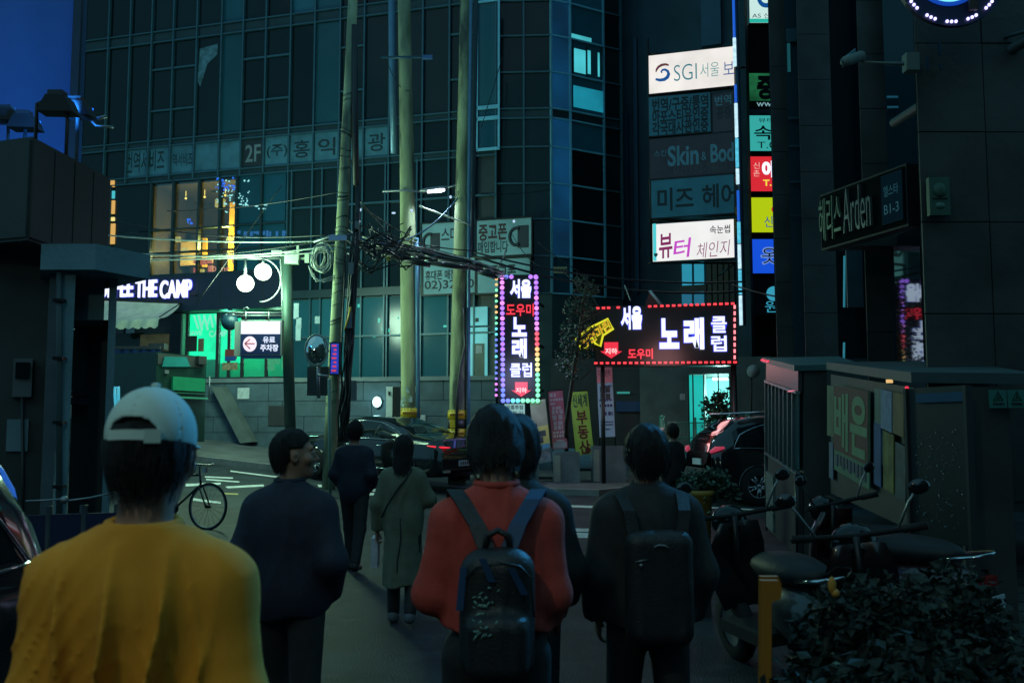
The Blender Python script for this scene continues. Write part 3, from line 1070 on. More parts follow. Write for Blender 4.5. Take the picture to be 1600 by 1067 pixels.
bx(MB(), -60, 67, 383, 980, 9.6, 11).build('side_wall', PORT_D, port)
bx(MB(), 108, 164, 500, 980, 10.4, 10.5).build('door_recess', M('dark doorway', (.07, .11, .13), .5), port)
bx(MB(), 110, 136, 515, 610, 10.33, 10.4).build('door_pane', GLASS_TEAL, port)
bx(MB(), 104, 140, 611, 618, 10.2, 10.34).build('door_rail', M('lilac grey rail', (.10, .11, .17), .4), port)
bx(MB(), 106, 138, 621, 632, 10.2, 10.3).build('small_sign', M('lilac grey rail', (.10, .11, .17), .4), port)
MB().tube([P(93, 404, 9.12), P(93, 560, 9.12), P(92, 980, 9.12)], .03, 8).build('down_pipe', M('painted pipe', (.05, .085, .09), .5), port)
for y_ in (470, 560, 660, 760):
    MB().box(P(93, y_, 9.12), (.09, .09, .03)).build('pipe_clip', DARKMETAL, port)
bx(MB(), 20, 50, 560, 620, 9.5, 9.62).build('meter_box', M('grey plastic', (.12, .14, .14), .5), port)
bx(MB(), 24, 46, 566, 590, 9.46, 9.51).build('meter_glass', GLASS_DK, port)
MB().tube([P(35, 620, 9.52), P(36, 760, 9.52), P(30, 980, 9.52)], .018, 6).build('meter_cable', CABLE, port)
bx(MB(), 10, 44, 655, 705, 9.57, 9.6).build('notice', M('dim white notice', (.16, .24, .27), .6), port)
c_ = MB()
a = P(64, 382, 9.0)
z1 = P(100, 381, 9.06).z
t = .24
poly = [P(64, 390, 9.06), P(150, 390, 9.06), P(235, 398, 9.65), P(170, 398, 10.3), P(64, 390, 10.6)]
poly = [Vector((p.x, p.y, z1 - t)) for p in poly]
c_.prism(poly, (0, 0, t)).build('canopy_slab', PORT, port)
# upper dark block, clad in panels
ub = MB()
z0 = z1 + .0
blk = [P(-60, 300, 9.2), P(46, 300, 8.9), P(170, 300, 10.4), P(160, 300, 13), P(-60, 300, 13)]
blk = [Vector((p.x, p.y, z0 + .002)) for p in blk]
zt = P(46, 214, 8.9).z
ub.prism(blk, (0, 0, zt - z0)).build('upper_block', PORT_D, port)
fa, fb = blk[1], blk[2]
for k in range(4):
    p, q = fa.lerp(fb, k / 4 + .008), fa.lerp(fb, (k + 1) / 4 - .008)
    d = Vector((q.y - p.y, -(q.x - p.x), 0)).normalized() * .02
    MB().hexa(p + Vector((0, 0, .03)), q - p, d, (0, 0, zt - z0 - .06)).build('cladding_panel', PORT_D, port)
p, q = blk[0], blk[1]
for k in range(2):
    p2, q2 = p.lerp(q, k / 2 + .01), p.lerp(q, (k + 1) / 2 - .01)
    d = Vector((q2.y - p2.y, -(q2.x - p2.x), 0)).normalized() * .02
    MB().hexa(p2 + Vector((0, 0, .03)), q2 - p2, d, (0, 0, zt - z0 - .06)).build('cladding_panel', PORT_D, port)

# blue flooded wall behind it with the floodlights on the roof
bw = thing('blue_lit_building', 'tall ribbed wall flooded in deep blue light above the entrance roof', 'building', P(40, 260, 15.5))
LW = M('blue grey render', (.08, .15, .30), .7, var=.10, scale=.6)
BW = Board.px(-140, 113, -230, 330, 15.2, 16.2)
NXX = 64
vs, fs = [], []
for i in range(NXX + 1):
    a = BW.w * i / NXX
    d = .05 * math.sin(a * 5) + .12 * max(0, math.sin(a * 1.9 + 1)) ** 6
    for j in range(2):
        vs.append(BW.p(a, BW.h * j, d))
for i in range(NXX):
    fs.append((2 * i, 2 * i + 2, 2 * i + 3, 2 * i + 1))
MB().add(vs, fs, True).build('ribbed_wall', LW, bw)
m_ = MB()
BW.add(m_, 0, BW.w, 0, BW.h, -.35, -.1)
m_.build('building_core', CONC_DK, bw)
BW.slab(BW.w, BW.w + .12, 0, BW.h, -.3, .1, 'corner_pier', BLACK, bw)
BW.slab(BW.w + .12, BW.w + .22, 0, BW.h, -.3, -.1, 'corner_pier', CONC_DK, bw)

def floodlight(px, py, Y, lab, aim, energy, legs=True, sc_=1.0):
    q = P(px, py, Y)
    f = thing('floodlight', lab, 'floodlight', (q.x, q.y, zt))
    h = q.z
    m_ = MB()
    m_.prism([(q.x - .19 * sc_, Y - .12, h - .09 * sc_), (q.x + .2 * sc_, Y - .12, h - .10 * sc_), (q.x + .11 * sc_, Y - .12, h + .08 * sc_), (q.x - .10 * sc_, Y - .12, h + .09 * sc_)], (0, .24, 0))
    m_.build('lamp_housing', M('flood housing', (.010, .011, .012), .6), f)
    MB().box((q.x, Y + .125, h), (.26 * sc_, .012, .13 * sc_)).build('lamp_glass', E('blue flood glass', (30, 110, 255), 2), f)
    MB().box((q.x - .02, Y, h + .12 * sc_), (.16 * sc_, .14, .07 * sc_)).build('ballast_box', BLACK, f)
    if legs:
        m_ = MB()
        for dx in (-.24, .1):
            m_.tube([(q.x + dx, Y, zt), (q.x + dx, Y, h + .02), (q.x + dx * .6, Y, h + .06)], .022, 6)
        m_.build('stand', BLACK, f)
    else:
        m_ = MB()
        m_.tube([(q.x, Y, zt - .2), (q.x, Y, h)], .022, 6)
        m_.build('stand', BLACK, f)
    if energy:
        t_ = Vector(aim)
        src = Vector((q.x, Y + .2, h + .02))
        d = (t_ - src).normalized()
        lamp('flood_lamp', 'SPOT', src, energy, (.02, .25, 1), f, .1, d.to_track_quat('-Z', 'Y').to_euler(), 125)
floodlight(92, 165, 10.6, 'black trapezoid floodlight on two thin legs against the blue wall', BW.p(BW.w * .72, BW.h * .36, 0), 300)
floodlight(14, 182, 11.8, 'small dark floodlight at the far left edge of the blue wall', BW.p(BW.w * .42, BW.h * .36, 0), 240, False, .8)
floodlight(40, 192, 11.6, 'low dark floodlight squatting left of the two legged one', BW.p(BW.w * .55, BW.h * .34, 0), 190, False, .9)
floodlight(122, 172, 11.0, 'dark floodlight on one leg at the right end of the roof row', BW.p(BW.w, BW.h, 0), 0, False, .9)
m_ = MB()
m_.tube([P(133, 180, 11.2), P(150, 197, 11.2), P(177, 199, 11.2)], .014, 5)
m_.tube([P(150, 186, 11.2), P(166, 182, 11.2)], .02, 5)
tag(m_.build('lamp_bracket', STEEL), 'thin metal bracket sticking out right of the roof floodlights', 'bracket')

# low blue barrier with a chain in front of the portal
bar = thing('barrier', 'low navy blue sheet barrier below the chain at the entrance', 'barrier', P(100, 850, 7.2))
bz = .0
a, c = P(-40, 800, 7.0), P(185, 790, 7.4)
Bq = Board((a.x, a.y, 0), (c.x - a.x, c.y - a.y, 0), (0, 0, 1.0))
for k in range(4):
    Bq.slab(Bq.w * k / 4 + .006, Bq.w * (k + 1) / 4 - .006, .05, 1.0, -.04, .0, 'barrier_panel', M('navy sheet', (.008, .022, .07), .45), bar)
mb = MB()
for k in range(5):
    mb.tube([Bq.p(Bq.w * k / 4, 0, -.02), Bq.p(Bq.w * k / 4, 1.06, -.02)], .03, 8)
mb.build('post', DARKMETAL, bar)
ch = MB()
pts = [P(40, 783, 7.1), P(72, 781.5, 7.15), P(100, 779.5, 7.2)]
pts2 = [P(100, 783, 7.2), P(138, 778, 7.3), P(176, 770, 7.4)]
ch.tube(pts, .008, 5)
ch.tube(pts2, .008, 5)
ch.sphere(P(100, 781, 7.2), .03, 8, 6)
tag(ch.build('chain', STEEL), 'thin bright chain strung over the navy barrier at the entrance', 'chain')

# =================================================================== RIGHT OF CENTRE: sign building, entrance, second sign building
SB = M('dark blue render', (.012, .05, .075), .7, var=.3, scale=.8)
sb = thing('sign_building', 'dark blue building behind the stacked shop signboards', 'building', P(1080, 690, 30))
S1 = Board.px(970, 1168, -190, 690, 31.0, 29.4)
m_ = MB()
S1.add(m_, 0, S1.w, 0, S1.h, -.5, -.05)
m_.build('wall', SB, sb)
for x0, x1, y0, y1 in ((975, 985, 180, 458), (990, 1000, 60, 458), (1095, 1128, -40, 70)):
    S1.slab(*S1.rect(x0, y0, x1, y1), -.05, .1, 'wall_strip', M('blue metal strip', (.015, .07, .12), .4, .2), sb)
LITW = E('lit stair window', (40, 150, 180), .8, .2, .8)
S1.slab(*S1.rect(1065, 408, 1081, 446), -.04, -.02, 'window_pane', LITW, sb)
S1.slab(*S1.rect(1084, 408, 1100, 446), -.04, -.02, 'window_pane', LITW, sb)
S1.slab(*S1.rect(1065, 456, 1081, 476), -.04, -.02, 'window_pane', E('dim stair window', (30, 105, 135), .8), sb)
S1.slab(*S1.rect(1084, 456, 1100, 476), -.04, -.02, 'window_pane', MATS['dim stair window'], sb)
S1.slab(*S1.rect(1062, 447, 1104, 455), -.04, .04, 'window_sill', BLACK, sb)
for x in range(1104, 1148, 9):
    S1.slab(*S1.rect(x, 412, x + 8, 474), -.04, .0, 'louvre_panel', M('brown grey louvre', (.05, .06, .055), .6), sb)
# entrance, ground floor
ENT = M('entrance wall', (.10, .14, .13), .7, var=.25, scale=2)
eb = thing('side_entrance', 'narrow entrance lit cyan inside with a glass door beside the green fence', 'building', P(1110, 660, 26.5))
S2 = Board.px(1000, 1206, 560, 700, 27.2, 26.4)
m_ = MB()
S2.add(m_, 0, S2.st(1074, 600)[0], 0, S2.h, -2.5, 0)
S2.add(m_, S2.st(1141, 600)[0], S2.w, 0, S2.h, -2.5, 0)
S2.add(m_, S2.st(1074, 600)[0], S2.st(1141, 600)[0], S2.st(1100, 584)[1], S2.h, -2.5, 0)
m_.build('wall', ENT, eb)
e0, e1 = S2.st(1074, 600)[0], S2.st(1141, 600)[0]
et = S2.st(1100, 584)[1]
S2.slab(e0, e1, 0, et, -2.4, -2.3, 'inner_wall', M('pale cyan wall', (.25, .62, .60), .6), eb)
S2.slab(e0 + .02, S2.st(1098, 600)[0], .02, et - .02, -.3, -.27, 'door_pane', E('cyan door glass', (18, 190, 180), .75, .25, 1.2), eb)
for x in (1075, 1082, 1099, 1122, 1140):
    S2.slab(S2.st(x - 1, 600)[0], S2.st(x + 1, 600)[0], 0, et, -.28, -.18, 'door_frame', BLACK, eb)
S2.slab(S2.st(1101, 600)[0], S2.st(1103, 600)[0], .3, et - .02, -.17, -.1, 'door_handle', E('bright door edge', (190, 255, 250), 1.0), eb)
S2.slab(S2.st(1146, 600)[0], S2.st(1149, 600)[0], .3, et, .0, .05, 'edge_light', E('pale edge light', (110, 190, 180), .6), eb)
S2.slab(S2.st(1062, 600)[0], S2.st(1070, 600)[0], S2.st(0, 632)[1], S2.st(0, 624)[1], 0, .01, 'notice', MATS['white paper'], eb)
lamp('hall_light', 'POINT', S2.p((e0 + e1) / 2 + .3, et - .5, -1.2), 95, (.45, 1, .92), eb, .15)
S2.slab(S2.st(1110, 600)[0], S2.st(1136, 600)[0], et - .08, et - .03, -2.2, -1.4, 'ceiling_lamp', E('hall tube', (200, 255, 250), 2.5), eb)

gl = thing('globe_lamp', 'unlit grey globe wall lamp right of the cyan entrance', 'lamp', P(1180, 580, 26))
MB().sphere(P(1177, 580, 25.9), .17, 14, 10).build('globe', M('grey opal glass', (.28, .34, .34), .3), gl)
MB().tube([P(1174, 590, 26.0), P(1174, 655, 26.3)], .022, 6).build('lamp_stem', BLACK, gl)

s3b = thing('far_sign_building', 'dark building carrying a column of small coloured signboards', 'building', P(1190, 690, 33))
S3 = Board.px(1150, 1300, -220, 690, 33, 33)
m_ = MB()
S3.add(m_, 0, S3.w, 0, S3.h, -3, 0)
m_.build('wall', M('black blue wall', (.010, .016, .020), .7), s3b)

# dark gap between planters and entrance: parked dark blue van behind
gapb = thing('dark_shopfront', 'dark recessed shopfront under the red framed karaoke sign', 'building', P(1000, 690, 28.5))
S4 = Board.px(860, 1040, 560, 700, 28.4, 27.9)
m_ = MB()
S4.add(m_, 0, S4.w, 0, S4.h, -.6, -.05)
m_.build('wall', CONC_DK, gapb)
for (x0, x1, y0, y1, mt) in ((964, 984, 612, 615, E('dim green lamp', (50, 150, 140), .7)), (963, 1003, 627, 643, M('deep blue panel', (.01, .06, .16), .4)), (970, 1000, 650, 690, BLACK), (1030, 1058, 586, 650, ENT)):
    S4.slab(*S4.rect(x0, y0, x1, y1), -.05, .05, 'shop_panel', mt, gapb)

# =================================================================== FAR RIGHT: dark building along the lane
RB = M('black stone cladding', (.050, .055, .054), .5, var=.35, scale=1.5, bump=.25, bscale=12)
RBG = pane_glass('dark blue lane glass', (.012, .045, .060), .05, .3)
rb = thing('corner_building', 'dark building on the right with tall black piers and narrow glass strips', 'building', (5.6, 12, 0))
prg = random.Random(8)
def pier(x0, x1, Y, dep, mat=RB, y0=-300, y1=800, nm='pier'):
    m_ = MB()
    a, c = P(x0, 400, Y), P(x1, 400, Y)
    z1, z0 = P(x0, y0, Y).z, max(-.05, P(x0, y1, Y).z)
    m_.hexa((a.x, Y, z0), (c.x - a.x, 0, 0), (dep * 1.04 * a.x / Y, dep, 0), (0, 0, z1 - z0))
    if nm == 'pier':        # stone cladding slabs with open joints
        wd = c.x - a.x
        n_ = max(1, round(wd / .75))
        z = z0 + .1
        while z < min(z1, 9.5):
            for k in range(n_):
                d_ = prg.uniform(.016, .026)
                MB().hexa((a.x + wd * k / n_ + .006, Y - d_, z + .006), (wd / n_ - .012, 0, 0), (0, .03, 0), (0, 0, .888)).build('stone_slab', RB, rb)
            z += .9
    return m_.build(nm, mat, rb)
pier(1210, 1237, 20.0, 1.2)
pier(1254, 1306, 18.6, 1.6)
pier(1236, 1256, 19.4, .2, RBG, -300, 560, 'glass_strip')
pier(1209, 1218, 20.6, .3, M('blue grey edge', (.02, .06, .11), .5), -300, 480, 'lit_edge_strip')  # blue light on the pier edge, painted as a coloured strip
for y0, y1 in ((45, 65), (183, 186), (227, 229), (283, 285), (336, 337)):
    pier(1237, 1254, 19.3, .05, MULL, y0, y1, 'transom')
pier(1238, 1243, 19.35, .03, E('dim cyan pane', (24, 88, 96), .6), 68, 112, 'window_pane')
pier(1306, 1350, 17.0, .6, pane_glass('deep lane glass', (.006, .02, .028), .05, .3), -300, 560, 'glass_strip')
pier(1350, 1397, 15.6, 1.2)
pier(1392, 1446, 15.2, .2, pane_glass('teal lane glass', (.010, .035, .048), .05, .3), -300, 560, 'glass_strip')
for y0, y1 in ((150, 153), (166, 169)):
    pier(1394, 1412, 15.1, .05, MULL_LIT, y0, y1, 'transom')
pier(1440, 1760, 9.6, 4.0)
pier(1306, 1440, 14.9, .4, RB, 300, 384, 'sign_band')
# body behind the piers
m_ = MB()
m_.hexa((6.2, 22, -.05), (14, 0, 0), (3, 10, 0), (0, 0, 26))
m_.build('building_core', CONC_DK, rb)
# slanting gutter pipe
m_ = MB()
m_.tube([P(1396, 193, 11.8), P(1500, 126, 10.5), P(1610, 60, 9.3)], .055, 8)
m_.tube([P(1545, 66, 9.85), P(1600, 50, 9.3)], .02, 6)
m_.build('gutter_pipe', M('painted pipe', (.05, .085, .09), .5), rb)
m_ = MB()
for (x, y, hh) in ((1468, 76, 22), (1470, 104, 10), (1449, 100, 20)):
    m_.box(P(x, y, 9.5), (.02, .02, hh / 164))
m_.build('pipe_clip', M('blue metal strip', (.015, .07, .12), .4, .2), rb)

# =================================================================== THE LANE BEHIND THE PHOTOGRAPHER
def lane_building(label, x0, x1, y0, y1, h, mat):
    t = thing('lane_building', label, 'building', ((x0 + x1) / 2, (y0 + y1) / 2, 0))
    MB().hexa((x0, y0, -.1), (x1 - x0, 0, 0), (0, y1 - y0, 0), (0, 0, h)).build('wall', mat, t)
    rows_ = int(h / 3.2)
    fx = x1 if x1 <= 0 else x0
    sgn = 1 if x1 <= 0 else -1
    n_ = max(1, int((y1 - y0) / 2.6))
    if x0 < 0 < x1:
        return t
    for r in range(rows_):
        for k in range(n_):
            yc = y0 + (k + .5) * (y1 - y0) / n_
            MB().box((fx + sgn * .02, yc, 1.9 + r * 3.2), (.06, 1.3, 1.5)).build('window', GLASS_DK, t)
    return t
LB1 = M('dark lane brick', (.09, .075, .065), .8, var=.3, scale=2, bump=.4, bscale=20)
LB2 = M('grey lane render', (.13, .14, .14), .8, var=.2, scale=1.5)
lane_building('brick walk-up building left of the lane behind the walkers', -16, -5.2, -16, -1.0, 9, LB1)
lane_building('grey block farther back on the left of the lane', -16, -5.6, -40, -16.3, 12, LB2)
lane_building('grey rendered block right of the lane behind the walkers', 5.4, 16, -18, 3.5, 9, LB2)
lane_building('brick block farther back on the right of the lane', 5.0, 16, -40, -18.3, 12, LB1)
lane_building('building closing the far end of the lane', -16, 16, -52, -42, 9, LB2)

lane_building('dark block closing the street to the left of the office tower', -34, -15.2, 35, 44, 24, LB2)

# =================================================================== STACKED SIGNBOARDS
def lightbox(name, label, cat, board, face, depth=.25, side=None, parent=None):
    t = thing(name, label, cat, board.p(board.w / 2, 0, 0))
    m_ = MB()
    board.add(m_, -.03, board.w + .03, -.03, board.h + .03, -depth, -.006)
    m_.build('casing', side or DARKMETAL, t)
    board.slab(0, board.w, 0, board.h, -.006, .01, 'face', face, t)
    return t
ST_FACE = M('unlit teal acrylic', (.035, .21, .29), .4, var=.15, scale=2)
ST_DARK = M('unlit plum acrylic', (.055, .045, .06), .45, var=.2, scale=2)
ST_INK = M('unlit sign ink', (.006, .022, .032), .5)
ST_BLUE = M('unlit pale blue lettering', (.11, .30, .40), .5)

b = Board.px(1014, 1147, 88, 147, 27.0, 26.3)
t = lightbox('insurance_sign', 'bright white lit signboard with a blue and maroon S swirl, topmost of its stack', 'sign', b, WHITE_EM)
def swirl(pts, wd):
    out1, out2 = [], []
    for i, (x, y) in enumerate(pts):
        q = Vector(pts[min(i + 1, len(pts) - 1)]) - Vector(pts[max(i - 1, 0)])
        nn = Vector((-q.y, q.x)).normalized() * wd[i]
        out1.append((x + nn.x, y + nn.y))
        out2.append((x - nn.x, y - nn.y))
    return out1, out2
def ribbon(bd, pts, wd, d, mat, name, parent):
    o1, o2 = swirl(pts, wd)
    vs, fs = [], []
    for p, q in zip(o1, o2):
        vs += [bd.p(*bd.st(*p), d), bd.p(*bd.st(*q), d)]
    for i in range(len(pts) - 1):
        fs.append((2 * i, 2 * i + 1, 2 * i + 3, 2 * i + 2))
    return MB().add(vs, fs).build(name, mat, parent)
MAROON = E('maroon lit print', (98, 44, 48), .9)
BLUEP = E('royal blue lit print', (10, 78, 150), .9)
ribbon(b, [(1045, 102.5), (1040, 101.3), (1034, 102.3), (1029, 105.3), (1026, 109.5), (1025, 113.5)], [1.4, 1.8, 2.0, 1.9, 1.6, .6], .014, MAROON, 'logo_stroke', t)
ribbon(b, [(1024.5, 124.5), (1031, 126), (1038, 125), (1043, 121.5), (1045, 116.5), (1043.5, 112), (1039.5, 109.5), (1035.5, 110), (1033.3, 112.5), (1034.4, 115)], [1.7, 2.3, 2.6, 2.7, 2.5, 2.1, 1.9, 1.6, 1.3, .9], .016, BLUEP, 'logo_stroke', t)
TEALP = E('teal lit print', (20, 120, 136), .9)
letters(b, 'SGI', (1053, 103, 1089, 124), TEALP, t, d=.014, bold=-.012)
letters(b, '서울', (1094, 100, 1124, 119), E('pale teal lit print', (70, 150, 150), .9), t, d=.014, bold=-.008)
letters(b, '보', (1130, 98, 1147, 116), BLUEP, t, d=.014, bold=-.005)

b = Board.px(1014, 1110, 153, 213, 27.05, 26.6)
t = lightbox('translation_sign', 'unlit teal signboard with three rows of dark characters under the white lit board', 'sign', b, ST_FACE)
for k, tx in enumerate(('번역/구증/통역', '아포스티유인증', '각국대사관인증')):
    y = 155 + k * 18.5
    letters(b, tx, (1019, y, 1107, y + 14), ST_INK, t, d=.014, bold=.03)
b = Board.px(1114, 1147, 148, 208, 26.6, 26.35)
t = lightbox('dim_sign', 'narrow unlit dark signboard right of the three row teal board', 'sign', b, ST_DARK)
letters(b, '번역', (1117, 151, 1143, 163), ST_BLUE, t, d=.014, bold=.01)
letters(b, '공증', (1119, 170, 1143, 184), ST_INK, t, d=.014, bold=.01)

b = Board.px(1016, 1147, 219, 280, 27.05, 26.35)
t = lightbox('skin_sign', 'unlit plum signboard with pale western lettering and a telephone number', 'sign', b, ST_DARK)
letters(b, 'Skin', (1043, 229, 1092, 257), ST_BLUE, t, d=.014, bold=.025)
letters(b, '&', (1096, 238, 1104, 250), ST_BLUE, t, d=.014)
letters(b, 'Bod', (1110, 226, 1147, 252), ST_BLUE, t, d=.014, bold=.025)
letters(b, '02)332-9607', (1053, 258, 1137, 272), M('dim grey lettering', (.07, .08, .09), .5), t, d=.014)
letters(b, '스킨', (1022, 236, 1041, 244), ST_BLUE, t, d=.014)

b = Board.px(1018, 1147, 283, 341, 27.05, 26.35)
t = lightbox('hair_sign', 'unlit teal signboard with four big dark characters above the pink lettered board', 'sign', b, ST_FACE)
letters(b, '미즈', (1027, 295, 1084, 327), ST_INK, t, d=.014, bold=.02)
letters(b, '헤어', (1097, 289, 1152, 323), ST_INK, t, d=.014, bold=.02)

b = Board.px(1020, 1147, 351, 409, 27.05, 26.35)
t = lightbox('beauty_sign', 'white lit signboard with hand brushed purple characters, lowest of its stack', 'sign', b, E('white lit face', (240, 240, 238), 1.0, .06))
b.slab(*b.rect(1020, 350, 1026, 408), .01, .013, 'tinted_edge', E('aqua lit edge', (80, 215, 220), .9), t)
PLUM = E('plum lit brush print', (132, 20, 92), .9)
PINKP = E('magenta lit brush print', (206, 66, 206), .9)
letters(b, '속눈썹', (1109, 353, 1141, 364), INK, t, d=.014, bold=.01)
letters(b, '뷰', (1029, 366, 1051, 403), PLUM, t, d=.014, bold=.02, rot=R(4), shear=.15)
letters(b, '터', (1051, 374, 1082, 402), PINKP, t, d=.015, bold=.015, rot=R(5), shear=.2)
letters(b, '체인지', (1088, 379, 1142, 400), PLUM, t, d=.014, bold=-.008, rot=R(3), shear=.25)
letters(b, '♥', (1022, 396, 1028, 402), M('teal heart print', (.01, .12, .14), .5), t, d=.015)
# brackets of the stack
sf = MB()
for x in (1012, 1149):
    sf.tube([P(x, 60, 27.2), P(x + 6, 412, 27.2)], .035, 6)
for y in (84, 150, 216, 282, 345, 411):
    p = P(1013, y, 27.2)
    q = P(1149, y, 27.2)
    sf.tube([p, Vector((q.x, q.y, p.z))], .03, 6)
    sf.tube([q, q + Vector((0, 2.2, 0))], .03, 6)
tag(sf.build('sign_rack', DARKMETAL), 'dark steel rack carrying the stack of five shop signboards', 'sign frame')

# upright light strip: broken into lit lengths
ls = thing('neon_strip', 'tall upright strip of blue white light right of the signboard stack', 'light', P(1158, 505, 25.6))
def npt(y):
    return P(1146 + 12 * y / 505, y, 25.6)
MB().tube([npt(-40) + Vector((.07, .05, 0)), npt(508) + Vector((.07, .05, 0))], .07, 8).build('strip_post', M('blue grey edge', (.02, .06, .11), .5), ls)
segs = [(-30, 60, 'b'), (60, 104, 'w'), (133, 160, 'b'), (162, 215, 'w'), (217, 262, 'c'), (264, 288, 'w'), (298, 345, 'b'), (347, 380, 'c'), (382, 420, 'w'), (422, 460, 'c'), (462, 508, 'w')]
SEM = {'b': E('deep blue tube', (28, 100, 225), .8), 'w': E('white blue tube', (200, 240, 255), 1.0, .2, 9), 'c': E('cyan tube', (90, 205, 235), .9, .2, 9)}
for y0, y1, k in segs:
    MB().tube([npt(y0), npt(y1)], .036 if k == 'b' else .046, 6).build('tube', SEM[k], ls)
MB().tube([npt(107) + Vector((0, 0, 0)), P(1165, 105, 25.6)], .03, 6).build('bracket', DARKMETAL, ls)

# second stack, on the far building
SX = 33.0
def far_sign(y0, y1, lab, face, x0=1171, x1=1226):
    b_ = Board.px(x0, x1, y0, y1, 31.6, 31.6)
    return b_, lightbox('small_sign', lab, 'sign', b_, face, .3)
b, t = far_sign(-30, 36, 'white and teal lit signboard cut by the top of the picture', E('aqua white face', (205, 238, 232), .95))
letters(b, 'C', (1182, -20, 1206, 13), BLUEP, t, d=.014, bold=.04)
letters(b, 'AS 신촌', (1175, 21, 1215, 29), INK, t, d=.014)
b.slab(*b.rect(1171, 30, 1226, 36), .01, .013, 'colour_band', E('aqua lit band', (40, 190, 170), .9), t)
b, t = far_sign(115, 158, 'dim green lit signboard with one large dark character', E('dim green face', (34, 112, 70), .6, .5, 2))
letters(b, '중', (1182, 119, 1210, 156), M('plum ink', (.012, .02, .03), .5), t, d=.014, bold=.05)
b, t = far_sign(159, 168, 'thin black signboard with a white web address below the green one', M('black acrylic', (.01, .012, .013), .4))
letters(b, 'www.', (1182, 160.5, 1220, 167), E('pale web lettering', (150, 200, 210), .7), t, d=.014)
b, t = far_sign(171, 178, 'thin teal strip sign above the aqua character board', M('teal acrylic', (.02, .15, .19), .4))
b, t = far_sign(181, 236, 'aqua lit signboard with dark character and telephone number', E('aqua face', (58, 178, 172), .85))
letters(b, '뷰티샵', (1185, 185, 1222, 192), INK, t, d=.014)
letters(b, '속', (1178, 197, 1207, 219), M('plum ink', (.012, .02, .03), .5), t, d=.014, bold=.015)
letters(b, 'T.02', (1183, 222, 1223, 232), INK, t, d=.014)
b, t = far_sign(245, 299, 'red lit signboard with thick white character and yellow number', E('red lit face', (226, 44, 56), .9))
letters(b, '신', (1177, 254, 1187, 264), E('pink white lettering', (255, 190, 180), .9), t, d=.014)
letters(b, '촌', (1177, 266, 1187, 276), MATS['pink white lettering'], t, d=.014)
letters(b, '에', (1190, 251, 1215, 279), LED_WHITE, t, d=.016, bold=.05)
letters(b, 'T.32', (1192, 281, 1222, 291), E('yellow lit lettering', (250, 220, 80), 1), t, d=.014, bold=.03)
b, t = far_sign(309, 363, 'lime yellow lit signboard with small blue character', E('lime face', (186, 210, 16), .9))
letters(b, '신촌', (1194, 338, 1224, 355), BLUEP, t, d=.014)
letters(b, '●', (1205, 322, 1218, 333), E('red dot', (220, 40, 50), .8), t, d=.014)
b, t = far_sign(374, 427, 'blue lit signboard with one outlined character', E('blue face', (22, 84, 226), .9))
letters(b, '옷', (1188, 386, 1216, 414), E('pale outline', (120, 160, 235), .8), t, d=.013, bold=.045)
letters(b, '옷', (1190, 388, 1214, 412), M('plum ink', (.012, .02, .03), .5), t, d=.018, bold=.0)
b, t = far_sign(436, 492, 'dark signboard with a pale cyan round emblem, lowest of the far column', M('navy acrylic', (.008, .03, .06), .4))
a_, c_ = b.st(1209, 459)
MB().disc(b.p(a_, c_, .012), b.u * .24, b.v * .24, 20).build('emblem', E('cyan emblem', (60, 170, 200), .8), t)
letters(b, '원', (1195, 470, 1215, 488), E('cyan emblem', (60, 170, 200), .8), t, d=.014)
# faint vertical lettering on the dark wall between the two stacks
vl = Board.px(1160, 1172, 330, 500, 30.5, 30.5)
t = lightbox('vertical_sign', 'narrow dark vertical sign with dim characters between the two signboard columns', 'sign', vl, M('black acrylic', (.01, .012, .013), .4), .15)
for k, chx in enumerate('한의원'):
    letters(vl, chx, (1161, 342 + k * 48, 1171, 356 + k * 48), ST_BLUE, t, d=.014)

# =================================================================== KARAOKE SIGNS
BLK_FACE = M('black sign face', (.010, .012, .014), .4)
kv = Board.px(780, 841, 431, 628, 24.0, 24.0)
kt = lightbox('vertical_neon_sign', 'tall vertical black sign edged with violet and green bulbs, white characters in a column', 'neon sign', kv, BLK_FACE, .5)
for tx, bx_, mt in (('서울', (797, 437, 830, 466), LED_WHITE), ('도우미', (791, 475, 834, 494), LED_RED), ('노', (800, 496, 823, 526), LED_WHITE), ('래', (800, 529, 823, 560), LED_WHITE), ('클럽', (797, 567, 831, 589), LED_WHITE)):
    letters(kv, tx, bx_, mt, kt, d=.05, bold=.015 if tx in ('클럽', '도우미') else .045, extr=.03, name='neon_lettering')
    if mt is LED_WHITE:
        letters(kv, tx, (bx_[0] - .8, bx_[1] - .6, bx_[2] + .8, bx_[3] + .6), HALO, kt, d=.017, bold=.045 if tx == '클럽' else .075, name='letter_rim')
ARROW_RED = E('red lit arrow', (240, 40, 66), 1.0)
def arrow(bd, x0, x1, y0, y1, parent):
    cx, hy = (x0 + x1) / 2, y0 + (y1 - y0) * .56
    pl = [(x0 + (x1 - x0) * .18, y0), (x1 - (x1 - x0) * .18, y0), (x1 - (x1 - x0) * .18, hy), (x1, hy), (cx, y1), (x0, hy), (x0 + (x1 - x0) * .18, hy)]
    MB().prism([bd.p(*bd.st(*p), .02) for p in pl], bd.n * .05).build('arrow', ARROW_RED, parent)
    w_ = (x1 - x0)
    letters(bd, '지하', (x0 + w_ * .22, y0 + (y1 - y0) * .38, x1 - w_ * .22, y0 + (y1 - y0) * .74), E('arrow lettering', (255, 225, 225), 1.1), parent, d=.08, bold=.02)
arrow(kv, 799, 830, 597, 620, kt)
_bulbs = {}
def bulb_mesh(rgb, r=.055):
    k = (rgb, r)
    if k not in _bulbs:
        _bulbs[k] = MB().sphere((0, 0, 0), r, 8, 5).mesh('bulb', E('bulb %d %d %d' % rgb, rgb, 1.5))
    return _bulbs[k]
